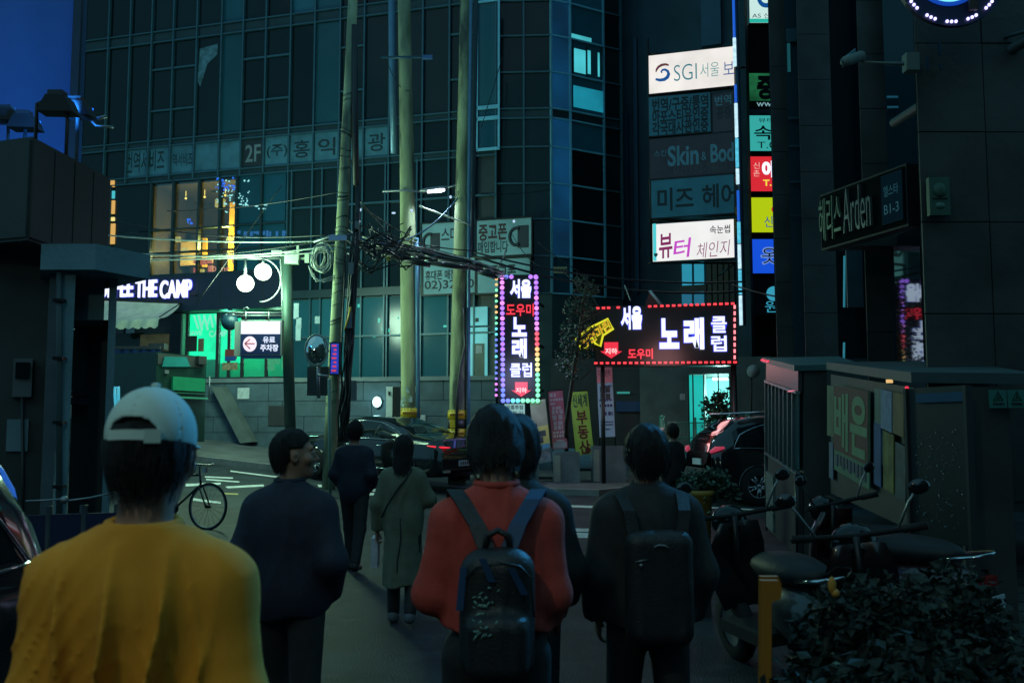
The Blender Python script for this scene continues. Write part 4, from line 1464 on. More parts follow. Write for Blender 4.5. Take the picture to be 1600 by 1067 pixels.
def bulbs(bd, pts, cols, parent, r=.055, d=.05):
    for (x, y), c in zip(pts, cols):
        link('bulb', bulb_mesh(c, r), parent, Matrix.Translation(bd.p(*bd.st(x, y), d)))
VIO, PNK, LAV, BLU, CYN, GRN, YEL, ORG, RED_ = (176, 116, 255), (240, 140, 250), (150, 130, 255), (110, 130, 255), (110, 230, 255), (130, 255, 190), (235, 240, 150), (255, 190, 120), (255, 90, 110)
def ramp(cs_, n):
    return [cs_[min(len(cs_) - 1, int(i * len(cs_) / n))] for i in range(n)]
nL = 24
bulbs(kv, [(784.5 + 1.5 * i / nL, 434 + 191.5 * i / nL) for i in range(nL)], ramp([PNK, PNK, VIO, PNK, VIO, PNK, VIO, VIO, LAV, VIO, LAV, LAV, LAV, BLU, LAV, BLU, BLU], nL), kt)
bulbs(kv, [(837.5 + 3.0 * i / nL, 434 + 191.5 * i / nL) for i in range(nL)], ramp([VIO, VIO, VIO, PNK, VIO, PNK, VIO, VIO, PNK, PNK, RED_, RED_, ORG, ORG, YEL, YEL, YEL, GRN, GRN, GRN, GRN, GRN], nL), kt)
bulbs(kv, [(786 + 54 * (i + .0) / 7, 626) for i in range(8)], [BLU, BLU, CYN, CYN, GRN, GRN, GRN, GRN], kt)
bulbs(kv, [(784, 433), (791, 433), (799, 433), (829, 433), (837, 433)], [PNK, BLU, VIO, VIO, VIO], kt)
# bulbs along its left side
SDE = Board(kv.o + kv.u * -.035 - kv.n * .5, kv.n * .5, (0, 0, kv.h))
for i in range(22):
    c = ramp([ORG, GRN, YEL, GRN, ORG, GRN, GRN, CYN, CYN, BLU, BLU, CYN, BLU, BLU, LAV, PNK, VIO, PNK], 22)[i]
    y = 436 + 190 * i / 22
    q = P(775.5 + 2 * i / 22, y, 24.25)
    link('bulb', bulb_mesh(c, .035), kt, Matrix.Translation((kv.o.x - .075, 24.25, q.z)))
m_ = MB()
for k in (.12, .5, .86):
    m_.tube([kv.p(kv.w - .2, kv.h * k, -.45), kv.p(kv.w + .2, kv.h * k, -2.6)], .04, 6)
    m_.tube([kv.p(.2, kv.h * k, -.45), kv.p(.1, kv.h * k, -4.6)], .04, 6)
m_.build('bracket', DARKMETAL, kt)
MB().tube([kv.p(-.07, kv.h - .02, -.2), kv.p(-.02, kv.h + .25, -.2), kv.p(.12, kv.h + .55, -.25), kv.p(.16, kv.h + .7, -.3)], .02, 6).build('feed_cable', M('white cable', (.5, .5, .5), .5), kt)
# small lit sign hanging below
b = Board.px(788, 820, 631, 651, 24.3, 24.3)
t = lightbox('bar_sign', 'small white lit sign hanging just under the tall neon sign', 'sign', b, E('grey white face', (150, 200, 200), .8), .12)
letters(b, '유흥주점', (791, 633, 817, 640), INK, t, d=.014, bold=.02)
letters(b, '영업합니다', (790, 642, 818, 649), INK, t, d=.014, bold=.02)
b.slab(-.05, b.w + .05, -1.9, -.06, -.3, -.1, 'lower_panel', M('deep navy panel', (.006, .03, .09), .4), t)
m_ = MB()
b.add(m_, .3, .4, b.h, b.h + .15, -.08, -.04)
m_.build('hanger', DARKMETAL, t)

kh = Board.px(931, 1150, 480, 570, 23.2, 22.9)
ht = lightbox('horizontal_neon_sign', 'wide black sign framed by dashed red lights with large white characters', 'neon sign', kh, BLK_FACE, .45)
kh2 = Board.px(908, 931, 481, 543, 23.25, 23.2)
m_ = MB()
kh2.add(m_, 0, kh2.w - .03, 0, kh2.h, -.4, -.02)
m_.build('side_extension', BLK_FACE, ht)
for tx, bx_ in (('서울', (970, 479, 1003, 515)), ('노', (1030, 498, 1061, 545)), ('래', (1068, 497, 1100, 546)), ('클', (1111, 495, 1135, 520)), ('럽', (1111, 525, 1135, 549))):
    letters(kh, tx, bx_, LED_WHITE, ht, d=.06, bold=.012 if tx in '클럽' else .045, extr=.03, name='neon_lettering')
    letters(kh, tx, (bx_[0] - 1.2, bx_[1] - .9, bx_[2] + 1.2, bx_[3] + .9), HALO, ht, d=.02, bold=.045 if tx in '클럽' else .075, name='letter_rim')
letters(kh, '도우미', (981, 545, 1020, 561), LED_RED, ht, d=.06, bold=.03, extr=.02, name='neon_lettering')
arrow(kh, 938, 972, 535, 560, ht)
REDBAR = E('red light bar', (255, 60, 70), 1.6)
PINKBAR = E('pink light bar', (255, 130, 140), 1.8)
rbm = MB().box((0, 0, 0), (.072, .04, .045)).mesh('light_bar', REDBAR)
rbv = MB().box((0, 0, 0), (.04, .04, .085)).mesh('light_bar', PINKBAR)
def bars(pts, me):
    for x, y in pts:
        link('light_bar', me, ht, Matrix.Translation(kh.p(*kh.st(x, y), .05)))
tl = lambda x: 482 - 7.5 * (x - 931) / 219
bl = lambda x: 567.5 - 1.5 * (x - 931) / 219
bars([(x, tl(x)) for x in (934, 943, 951, 966)], rbm)
bars([(x, tl(x)) for x in [1015, 1024] + [1034 + 9.2 * k for k in range(13)]], rbm)
bars([(931 + 9.05 * k, bl(931 + 9.05 * k)) for k in range(25)], rbm)
bars([(1147.5, 480 + 9.8 * k) for k in range(9)] + [(908, 486), (908, 493)], rbv)
# tilted yellow outline lettering
YEL_EM = E('yellow neon', (225, 225, 40), 1.0)
ORG_EM = E('orange neon core', (235, 110, 50), .8)
yb = Board.quad((902, 533), (950, 498), (908, 548), 22.9)
pl = [(900, 530), (916, 516), (920, 513), (950, 498), (958, 514), (942, 524), (938, 541), (930, 537), (926, 528), (916, 534), (908, 545)]
MB().prism([P(x, y, 22.92) for x, y in pl], (0, .04, 0)).build('yellow_backing', M('olive backing', (.10, .11, .01), .5), ht)
m_ = MB()
m_.tube([P(x, y, 22.88) for x, y in pl], .028, 5, True)
m_.build('yellow_outline', YEL_EM, ht)
letters(yb, '공연마린', None, YEL_EM, ht, d=.05, bold=.04, st=(.05, yb.w * .98, -.02, yb.h * 1.0), name='neon_lettering')
letters(yb, '공연마린', None, ORG_EM, ht, d=.07, bold=-.005, st=(.06, yb.w * .97, 0, yb.h * .98), name='neon_lettering')
# broken glass panel on top of the sign
q = [P(1006, 481, 23.3), P(1016, 454, 23.3), P(1036, 482, 23.3)]
MB().prism(q, (0, .02, 0)).build('top_plate', M('dull red plate', (.16, .06, .06), .4), ht)
MB().tube([P(1015, 454, 23.28), P(1037, 482, 23.28)], .035, 5).build('plate_edge', M('pale edge', (.4, .55, .6), .35), ht)
m_ = MB()
m_.tube([kh.p(kh.w - .05, -.02, -.2), (kh.p(kh.w - .05, 0, -.2).x, 22.9, .2)], .07, 8)
m_.tube([kh.p(.15, -.02, -.2), (kh.p(.15, 0, -.2).x, 23.3, .2)], .05, 8)
m_.tube([kh.p(.4, kh.h * .5, -.4), kh.p(.5, kh.h * .5, -4.5)], .04, 6)
m_.build('post', DARKMETAL, ht)

# spillage of the signs: added lamps hung unseen before their faces
lamp('added_sign_fill', 'POINT', kv.p(kv.w / 2, kv.h * .2, .8), 45, (.55, .6, 1), kt, .5)
lamp('added_sign_fill', 'POINT', kh.p(kh.w * .5, kh.h * .1, .8), 40, (1, .45, .45), ht, .5)

# =================================================================== STANDING BANNERS and planters on the far pavement
def standing(tl_, tr_, bl_, Y, lab, base, name='standing_banner'):
    b_ = Board.quad(tl_, tr_, bl_, Y, Y - .15)
    t_ = thing(name, lab, 'banner', b_.p(b_.w / 2, 0, 0))
    m_ = MB()
    b_.add(m_, 0, b_.w, 0, b_.h, -.03, 0)
    m_.build('cloth', base, t_)
    m_ = MB()
    for a_ in (0, b_.w):
        m_.tube([b_.p(a_, -.35, -.03), b_.p(a_, b_.h + .02, -.03)], .015, 6)
    m_.tube([b_.p(0, b_.h + .02, -.03), b_.p(b_.w, b_.h + .02, -.03)], .015, 6)
    m_.box(b_.p(b_.w / 2, -.36, -.05), (b_.w * 1.1, .3, .06))
    m_.build('stand_frame', DARKMETAL, t_)
    return b_, t_
def lines(b_, t_, rows_, mat, rg_):
    """rows of small unreadable print"""
    m_ = MB()
    for (y, h, x0, x1) in rows_:
        x = x0
        while x < x1:
            w_ = h * rg_.uniform(.6, 1.1)
            b_.add(m_, x * b_.w, min(x1, x + w_ / b_.w) * b_.w, y * b_.h, y * b_.h + h, .002, .006)
            x += (w_ + h * rg_.uniform(.15, .5)) / b_.w
    o_ = m_.build('print', mat, t_)
    o_['kind'] = 'stuff'
    return o_
rg = random.Random(11)
WHITEP = M('white print', (.55, .52, .55), .6)
b, t = standing((856, 612), (879, 610), (864, 702), 24.6, 'faded pink standing banner with white print, left of the green banner', M('dusty pink cloth', (.50, .15, .20), .7, var=.1))
lines(b, t, [(.90, .09, .1, .5), (.83, .06, .1, .95), (.76, .06, .1, .4), (.68, .07, .2, .8), (.60, .1, .15, .9), (.50, .12, .15, .95), (.41, .1, .2, .95), (.33, .1, .2, .8), (.26, .06, .1, .9), (.2, .06, .1, .9), (.12, .05, .3, .8)], WHITEP, rg)
b.slab(0.02, b.w - .02, .02, .16, .001, .005, 'pale_band', M('pale lilac print', (.35, .36, .45), .7), t)
GREENB = M('lime green cloth', (.34, .62, .08), .7, var=.12)
b, t = standing((890, 613), (918, 611), (900, 711), 24.4, 'lime green standing banner with brown vertical characters between pink and blue ones', GREENB)
letters(b, '신세계', None, M('dark teal print', (.01, .05, .06), .6), t, d=.006, bold=.015, st=(.05, b.w - .04, b.h - .38, b.h - .06))
BROWN = M('brown print', (.12, .03, .015), .6)
for k, chx in enumerate('부동산'):
    letters(b, chx, None, BROWN, t, d=.006, bold=.03, st=(.1, b.w - .08, b.h - .80 - k * .36, b.h - .47 - k * .36))
m_ = MB().disc(b.p(b.w - .14, .1, .006), b.u * .07, b.v * .07, 14).build('round_print', BROWN, t)
b, t = standing((932, 572), (956, 571), (937, 683), 24.2, 'tall standing banner fading from pink to pale blue under the red framed sign', M('pale blue cloth', (.34, .56, .72), .7, var=.1))
b.slab(0, b.w, b.h - .42, b.h, .001, .004, 'pink_head', M('pink head cloth', (.75, .28, .34), .7), t)
letters(b, '디자인학', None, BROWN, t, d=.007, st=(.04, b.w - .04, b.h - .26, b.h - .10))
for i in range(2):
    for j in range(2):
        b.slab(.06 + i * .13, .17 + i * .13, b.h - .66 - j * .17, b.h - .51 - j * .17, .002, .006, 'photo_print', M('grey photo print', (.05, .06, .07), .6, var=.5, scale=9), t)
lines(b, t, [(.70, .04, .45, .9), (.50, .05, .1, .9), (.42, .06, .1, .9), (.30, .09, .3, .9), (.2, .03, .1, .9), (.16, .03, .1, .9), (.1, .03, .2, .7)], M('deep blue print', (.03, .05, .16), .6), rg)
b, t = standing((828, 628), (852, 623), (838, 725), 24.0, 'beige and yellow standing poster with small photos at the left end of the banner row', M('beige poster cloth', (.32, .31, .22), .7, var=.2))
b.slab(0, b.w, .28 * b.h, .58 * b.h, .001, .004, 'yellow_band', M('pale yellow cloth', (.6, .52, .16), .7), t)
b.slab(0.02, b.w - .02, .21 * b.h, .29 * b.h, .003, .006, 'blue_band', M('sky blue cloth', (.12, .32, .50), .7), t)
b.slab(0.0, b.w, 0, .2 * b.h, .001, .004, 'grey_picture', M('grey photo cloth', (.14, .17, .2), .7, var=.5, scale=6), t)
for a_, c_ in ((.25, .46), (.62, .46), (.42, .36)):
    b.slab(a_ * b.w - .07, a_ * b.w + .07, c_ * b.h - .07, c_ * b.h + .07, .004, .008, 'photo_print', MATS['grey photo print'], t)
b.slab(.03, .11, .58 * b.h, .64 * b.h, .004, .008, 'logo_print', INK, t)

PLANT = M('planter concrete', (.13, .19, .20), .7, var=.2, scale=3, bump=.2)
for i, (x0, x1, yt, yb, Y, lab) in enumerate(((865, 906, 706, 742, 23.4, 'concrete planter block in front of the pink banner'), (926, 978, 697, 733, 23.6, 'concrete planter block under the pale blue banner'), (805, 842, 722, 752, 22.9, 'concrete planter block below the beige poster'))):
    a, c = P(x0, yb, Y), P(x1, yb, Y)
    z0, z1 = ground_z(a.x, Y) + .12, P(x0, yt, Y).z
    t = thing('planter', lab, 'planter', ((a.x + c.x) / 2, Y + .25, z0))
    wd = c.x - a.x
    m_ = MB()
    for bx_ in (((0, -.22, (z1 - z0) / 2), (wd, .06, z1 - z0)), ((0, .22, (z1 - z0) / 2), (wd, .06, z1 - z0)), ((-wd / 2 + .03, 0, (z1 - z0) / 2), (.06, .38, z1 - z0)), ((wd / 2 - .03, 0, (z1 - z0) / 2), (.06, .38, z1 - z0))):
        m_.box((t.location.x + bx_[0][0], t.location.y + bx_[0][1], z0 + bx_[0][2]), bx_[1])
    m_.build('planter_box', PLANT, t)
    MB().box((t.location.x, t.location.y, z1 - .08), (wd - .12, .38, .06)).build('soil', M('dark soil', (.02, .018, .014), .9), t)
    MB().box((t.location.x - wd / 2 + .09, Y - .012, (z0 + z1) / 2 - .03), (.14, .02, z1 - z0 - .1)).build('corner_post', M('pale concrete', (.28, .33, .28), .7), t)

# =================================================================== UTILITY POLES
CONC_P = M('pole concrete', (.31, .34, .19), .8, var=.5, scale=3, wear=((.07, .08, .065), 2.6, .53), bump=.3, bscale=30, aniso=(1, 1, .25))
PIPE_B = M('blue grey conduit', (.10, .22, .34), .4, .3)
def pole_line(pts, Y):
    return [P(x, y, Y) for x, y in pts]
def rings(mb, p0, p1, r, n, rg_):
    for _ in range(n):
        k = rg_.random()
        c = p0.lerp(p1, k)
        mb.tube([c + Vector((r * math.cos(t), r * math.sin(t), .05 * math.sin(t + k * 9))) for t in [R(30 * q) for q in range(12)]], .008, 4, True)
rg = random.Random(21)

YP = 22.0
u1 = thing('utility_pole', 'leaning concrete pole wrapped in cables with a coil of wire on its left', 'utility pole', G(514, 756))
pts = pole_line([(560, -190), (546, 120), (537, 300), (527, 480), (519, 640), (513, 770)], YP)
MB().tube(pts, [.10, .115, .125, .135, .145, .15], 16).build('shaft', CONC_P, u1)
m_ = MB()
rings(m_, pts[1], pts[2], .125, 9, rg)
rings(m_, pts[2], pts[3], .135, 16, rg)
rings(m_, pts[3], pts[4], .145, 8, rg)
m_.build('cable_ties', CABLE, u1)['kind'] = 'stuff'
m_ = MB()
for k in range(11):
    off = rg.uniform(.10, .34)
    y0 = rg.uniform(330, 470)
    pp = [P(537 + off * 60 + rg.uniform(-4, 4) - (y - 400) * .06, y, YP - .15 + rg.uniform(-.1, .1)) for y in [y0 + k2 * (690 - y0) / 7 for k2 in range(8)]]
    m_.tube(pp, rg.uniform(.012, .028), 5)
o_ = m_.build('hanging_cables', CABLE, u1)
o_['kind'] = 'stuff'
m_ = MB()
m_.tube([P(560, 290, YP - .1), P(556, 420, YP - .1), P(545, 560, YP - .1), P(540, 690, YP - .1)], .055, 8)
m_.tube([P(553, 40, YP - .05), P(556, 290, YP - .1)], .075, 8)
m_.build('conduit', BLACK, u1)
m_ = MB()
for (x, y, w_, h_) in ((549, 420, 8, 18), (546, 500, 9, 26), (558, 352, 6, 12), (553, 610, 8, 30)):
    m_.box(P(x, y, YP - .2), (w_ / 70, .12, h_ / 70))
m_.build('splice_box', M('grey plastic', (.12, .14, .14), .5), u1)
m_ = MB()
m_.tube([P(541, 510, YP - .25), P(545, 495, YP - .25), P(548, 480, YP - .25)], .03, 5)
m_.tube([P(538, 516, YP - .25), P(546, 492, YP - .25)], .02, 5)
m_.build('yellow_ties', M('yellow tie', (.5, .32, .04), .5), u1)
m_ = MB()
m_.tube([P(490, 378, YP), P(520, 368, YP), P(560, 366, YP)], .03, 6)
m_.box(P(528, 372, YP - .17), (.4, .08, .12))
m_.build('crossarm', STEEL, u1)
# narrow lit box sign strapped to the pole
b = Board.px(517, 529, 537, 584, 21.6)
tz = lightbox('pole_sign', 'small narrow lit sign of blue and red strapped to the leaning pole', 'sign', b, E('dark blue lit face', (40, 60, 190), .8, .5, 6), .12)
for k in range(7):
    b.slab(.02 + .02 * (k % 3), .12, .05 + k * .09, .09 + k * .09, .01, .014, 'print_bar', E('red violet print', (170, 90, 200) if k % 2 else (220, 60, 80), .9), tz)

u2 = thing('utility_pole', 'thick pale concrete pole with a blue conduit and one yellow band', 'utility pole', G(640, 745))
Y2 = 24.6
pts2 = pole_line([(628, -190), (634, 150), (637, 330), (639, 500), (640, 600), (641, 750)], Y2)
MB().tube(pts2, [.15, .17, .19, .21, .215, .225], 18).build('shaft', CONC_P, u2)
MB().tube(pole_line([(651, 372), (652, 500), (652.5, 600), (652.5, 745)], Y2 - .12), .055, 10).build('conduit', PIPE_B, u2)
MB().tube(pole_line([(611, -190), (613, 90), (616, 240)], Y2 + .8), .10, 10).build('conduit', PIPE_B, u2)
BAND = M('yellow band', (.62, .42, .02), .5, var=.1)
POST_ = M('torn poster scraps', (.34, .40, .36), .7, var=.6, scale=9)
def band(parent, pl, Y, y0, y1, r, rgx):
    c0, c1 = P(pl(y1), y1, Y), P(pl(y0), y0, Y)
    MB().tube([c0, c1], r, 20).build('yellow_band', BAND, parent)
    m_ = MB()
    for k in range(9):
        t = R(-120 + 9.5 * k)
        zc = c0.z + (c1.z - c0.z) * .55
        hgt = (c1.z - c0.z) * .28
        m_.box((c0.x + (r + .004) * math.sin(t + R(82)), Y - (r + .004) * math.cos(t + R(82)), zc - hgt * .2), (r * .12, .008, hgt), 0)
    m_.build('band_print', M('band red print', (.25, .08, .01), .6), parent)
    m_ = MB()
    for k in range(5):
        t = R(-70 + 20 * k)
        m_.box((c0.x + (r + .004) * math.sin(t), Y - (r + .004) * math.cos(t), c0.z + (c1.z - c0.z) * .86), (r * .2, .008, (c1.z - c0.z) * .08))
    m_.build('band_print', INK, parent)
band(u2, lambda y: 641.5, Y2, 638, 653, .245, rg)
m_ = MB()
for k in range(16):
    t = R(rg.uniform(-80, 60))
    m_.box((pts2[4].x + .222 * math.sin(t), Y2 - .222 * math.cos(t), P(640, rg.uniform(606, 676), Y2).z), (.07, .012, rg.uniform(.06, .16)), t)
m_.build('paper_scraps', POST_, u2)['kind'] = 'stuff'
# street lamp on this pole
sl = thing('street_lamp', 'long arm street lamp with a lit white head fixed across the pale pole', 'street lamp', P(640, 300, Y2))
m_ = MB()
m_.tube([P(598, 299, Y2 - .25), P(632, 298, Y2 - .25), P(664, 300, Y2 - .3)], .028, 8)
m_.tube([P(700, 293, Y2 - .4), P(722, 288, Y2 - .4)], .03, 6)
m_.build('arm', STEEL, sl)['kind'] = 'stuff'
hd = [P(656, 300, Y2 - .35), P(668, 299, Y2 - .35), P(688, 297, Y2 - .35), P(703, 294, Y2 - .35)]
m_ = MB()
m_.tube([p + Vector((0, 0, .03)) for p in hd], [.03, .06, .07, .03], 10)
m_.build('head', M('lamp shell', (.3, .33, .35), .4, .5), sl)
MB().tube([p + Vector((0, -.03, -.02)) for p in hd[1:3] + [P(695, 296, Y2 - .35)]], [.035, .055, .03], 10).build('lens', E('street lamp lens', (232, 236, 255), 9), sl)
lamp('street_light', 'SPOT', P(680, 302, Y2 - .4), 170, (.62, .86, 1), sl, .12, (0, 0, 0), 150)
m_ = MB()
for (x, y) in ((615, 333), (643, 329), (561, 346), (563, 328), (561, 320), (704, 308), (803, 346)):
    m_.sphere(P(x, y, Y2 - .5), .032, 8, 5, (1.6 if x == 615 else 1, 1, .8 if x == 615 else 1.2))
gm_ = m_.build('clamp_glint', E('small cold painted glint', (190, 220, 250), 1.0), u2)  # glints painted as small glowing beads, no lamps there
gm_['kind'] = 'stuff'

u3 = thing('utility_pole', 'right concrete pole with steel pipes on its side and two yellow bands', 'utility pole', G(716, 752))
Y3 = 24.2
pts3 = pole_line([(732, -190), (726, 150), (722, 330), (718, 500), (716, 600), (714, 755)], Y3)
MB().tube(pts3, [.15, .165, .185, .20, .21, .22], 18).build('shaft', CONC_P, u3)
MB().tube(pole_line([(738, -190), (732.5, 300), (732, 500), (731.5, 750)], Y3 - .15), .045, 8).build('conduit', PIPE_B, u3)
MB().tube(pole_line([(747, -190), (739, 300), (735.5, 400)], Y3 + .4), .06, 8).build('conduit', M('dark conduit', (.03, .06, .08), .4), u3)
MB().tube(pole_line([(724, 480), (727, 540), (720, 570), (714, 620), (713, 690)], Y3 - .24), .035, 6).build('cable', CABLE, u3)
band(u3, lambda y: 714.5, Y3, 641, 655, .235, rg)
band(u3, lambda y: 714.5, Y3, 670, 684, .235, rg)
MB().tube([P(714.5, 655, Y3), P(714.5, 670, Y3)], .232, 20).build('black_band', BLACK, u3)
MB().box(P(708, 662, Y3 - .23), (.16, .02, .2)).build('yellow_patch', BAND, u3)
MB().tube([P(724, 684, Y3 - .1), P(724, 700, Y3 - .1)], .05, 8).build('rust_sleeve', M('orange sleeve', (.35, .12, .04), .6), u3)
MB().tube(pole_line([(595, 90), (640, 90), (660, 90), (672, 94)], Y2 - .3), [.03, .04, .03, .05], 6).build('crossarm', M('blue metal strip', (.015, .07, .12), .4, .2), u2)
MB().box(P(668, 90, Y2 - .4), (.25, .12, .08)).build('insulator', M('cold blue cap', (.06, .15, .36), .4), u2)

# thin sign post in front, green light on it put into the colour
gp = thing('sign_post', 'thin pale post standing in front of the leaning pole beside the walking man', 'post', G(516, 775))
MB().tube([G(516, 775), P(514.5, 592, 19.5)], .034, 10).build('post', M('post painted green lit', (.30, .48, .38), .45), gp)
MB().tube([P(512.5, 588, 19.5), P(497, 586, 19.5)], .028, 8).build('arm', STEEL, gp)

# convex mirror
mr = thing('traffic_mirror', 'round convex traffic mirror on a thin bent post left of the leaning pole', 'mirror', P(497, 620, 19.8))
c = P(494.5, 547, 19.7)
m_ = MB()
n_ = 24
m_.lathe([(0, -.05), (.12, -.045), (.2, -.025), (.235, 0)], (0, 0, 0), n_, 'y')
me = m_.mesh('mirror_face', M('mirror', (.75, .85, .78), .06, 1.0, var=.02))
link('mirror_face', me, mr, Matrix.Translation(c) @ Matrix.Rotation(R(14), 4, 'Z') @ Matrix.Diagonal((.9, 1, 1.24, 1)))
m_ = MB().lathe([(.225, 0), (.25, -.02), (.265, .0), (.25, .04), (.2, .06), (0, .07)], (0, 0, 0), n_, 'y')
link('mirror_rim', m_.mesh('mirror_rim', M('mirror rim', (.36, .42, .34), .5)), mr, Matrix.Translation(c) @ Matrix.Rotation(R(14), 4, 'Z') @ Matrix.Diagonal((.9, 1, 1.24, 1)))
MB().tube([c + Vector((.03, .1, -.2)), P(497, 590, 19.8), P(498, 622, 19.8)], .035, 8).build('mirror_post', STEEL, mr)
mk = MB()
xa, xb = P(479, 600, 19.9).x, P(512, 600, 19.9).x
mk.box(((xa + xb) / 2, 20.0, (P(490, 573, 20).z + P(490, 618, 20).z) / 2), (xb - xa, .1, P(490, 573, 20).z - P(490, 618, 20).z))
mk.build('mirror_shield', M('dim brown board', (.05, .055, .05), .6), mr)

# dark post carrying the globe lamps and the parking sign
lp = thing('lamp_post', 'tall dark green post left of the leaning pole carrying two glowing globes', 'lamp post', P(453, 672, 23.0))
YL_ = 23.0
MB().tube(pole_line([(447, 388), (449, 500), (454, 690)], YL_), [.14, .13, .13], 14).build('post', M('dark green post', (.045, .085, .07), .45, .2), lp)
MB().tube([P(440, 404, YL_ - .05), P(368, 404.5, YL_ - .25)], .025, 8).build('crossbar', STEEL, lp)
GLOBE = E('globe light', (226, 255, 224), 6.5)
for (x, y) in ((383.5, 443), (411, 425)):
    g_ = MB().sphere(P(x, y, YL_ - .25), .195, 20, 12).build('globe', GLOBE, lp)
    MB().tube([P(x, 405, YL_ - .25), P(x, y - 11, YL_ - .25)], [.02, .045], 8).build('globe_stem', STEEL, g_)
MB().tube([P(410, 404, YL_ - .2)] + [P(406 + 33 * math.sin(R(a)), 438 - 34 * math.cos(R(a)), YL_ - .2) for a in range(10, 181, 10)], .018, 8).build('ring_arm', STEEL, lp)
MB().tube([P(438, 405, YL_ - .1), P(442, 470, YL_ - .1)], .012, 5).build('beaded_cable', M('white cable', (.5, .5, .5), .5), lp)
# brackets and junction boxes at its top, in the light of the globes
m_ = MB()
m_.box(P(456, 404, YL_ - .1), (.32, .14, .26))
m_.box(P(466, 396, YL_ - .1), (.05, .16, .34))
m_.box(P(474, 404, YL_), (.2, .05, .05))
m_.box(P(480, 404, YL_ - .1), (.1, .1, .2))
m_.box(P(433, 396, YL_ - .1), (.24, .12, .12))
m_.build('junction_box', M('pale junction box', (.30, .36, .28), .5), lp)
lamp('globe_fill', 'POINT', P(397, 434, YL_ - .95), 620, (.52, 1, .62), lp, .9)
lamp('globe_fill', 'POINT', P(368, 446, YL_ + 2.4), 620, (.6, 1, .7), lp, .6)  # added fill lamp, set off the globes to brighten the awning

ps = Board.px(376, 438, 502, 553, 22.4)
pt = lightbox('parking_sign', 'hanging lit parking sign with a red arrow in a white circle', 'sign', ps, M('navy acrylic face', (.006, .012, .06), .4), .2, M('grey sign case', (.2, .22, .2), .5))
ps.slab(*ps.rect(377, 502, 438, 522), .01, .014, 'lit_panel', E('white lit panel', (232, 232, 255), 1.15), pt)
ps.slab(*ps.rect(377, 550, 438, 560), -.1, -.02, 'lower_edge', M('deep navy panel', (.006, .03, .09), .4), pt)
a_, c_ = ps.st(390.5, 537.5)
MB().disc(ps.p(a_, c_, .012), ps.u * .155, ps.v * .175, 24).build('white_disc', E('white lit disc', (240, 226, 240), 1.1), pt)
m_ = MB()
for p, q in (((383, 537), (398, 537)), ((383, 537), (391, 530)), ((383, 537), (391, 545))):
    m_.tube([ps.p(*ps.st(*p), .02), ps.p(*ps.st(*q), .02)], .013, 4)
m_.build('red_arrow', M('red print', (.55, .03, .05), .5), pt)
PW = E('pale lit lettering', (220, 228, 255), 1.1)
letters(ps, '유료', (411, 526, 430, 536), PW, pt, d=.014, bold=.035)
letters(ps, '주차장', (407, 538, 435, 549), PW, pt, d=.014, bold=.035)
m_ = MB()
m_.tube([P(355, 489, 22.4), P(440, 489, 22.6)], .022, 8)
m_.tube([P(355, 493, 22.4), P(440, 493, 22.6)], .014, 6)
for x in (384, 420):
    m_.tube([P(x, 487, 22.4), P(x, 503, 22.4)], .014, 6)
m_.tube([P(382, 491, 22.3), P(381, 482, 22.3), P(386, 480, 22.3), P(389, 484, 22.3)], .012, 5)
m_.build('hanger_bars', STEEL, pt)
ps.slab(*ps.rect(366, 502, 376, 556), -.18, -.05, 'side_panel', M('grey sign case', (.2, .22, .2), .5), pt)
bs = thing('bird_box', 'dark rounded box hanging left of the parking sign', 'box', P(362, 500, 22.9))
MB().sphere(P(359, 503, 22.9), .2, 12, 8).build('box_shell', M('deep blue shell', (.01, .04, .07), .4), bs)
m_ = MB()
for k, (x, y, h_) in enumerate(((463, 486, 26), (467, 505, 18), (466, 520, 26), (496, 500, 12))):
    m_.box(P(x, y, 27.3), (.14, .03, h_ / 60))
sn = m_.build('small_notices', M('dim white notice', (.16, .24, .27), .6), office)
sn['kind'] = 'stuff'

# assumed street lamp, added unseen behind the photographer at the mouth of the lane
bl = thing('street_lamp', 'assumed street lamp added unseen at the mouth of the lane behind the walkers', 'street lamp', (-4.6, -1.4, 0))
MB().tube([(-4.6, -1.4, 0), (-4.6, -1.4, 3.0), (-4.6, -1.4, 4.9), (-4.2, -1.3, 5.3), (-2.3, -1.0, 5.4)], [.07, .06, .05, .04, .035], 10).build('post', DARKMETAL, bl)
MB().sphere((-2.1, -1.0, 5.36), .2, 14, 8, (1, 1, .45)).build('head', DARKMETAL, bl)
MB().sphere((-2.1, -1.0, 5.30), .15, 14, 8, (1, 1, .5)).build('lens', E('assumed lamp lens', (235, 255, 230), 8), bl)
lamp('added_lamp_light', 'POINT', (-2.1, -1.0, 5.1), 90, (.86, 1, .74), bl, .15)

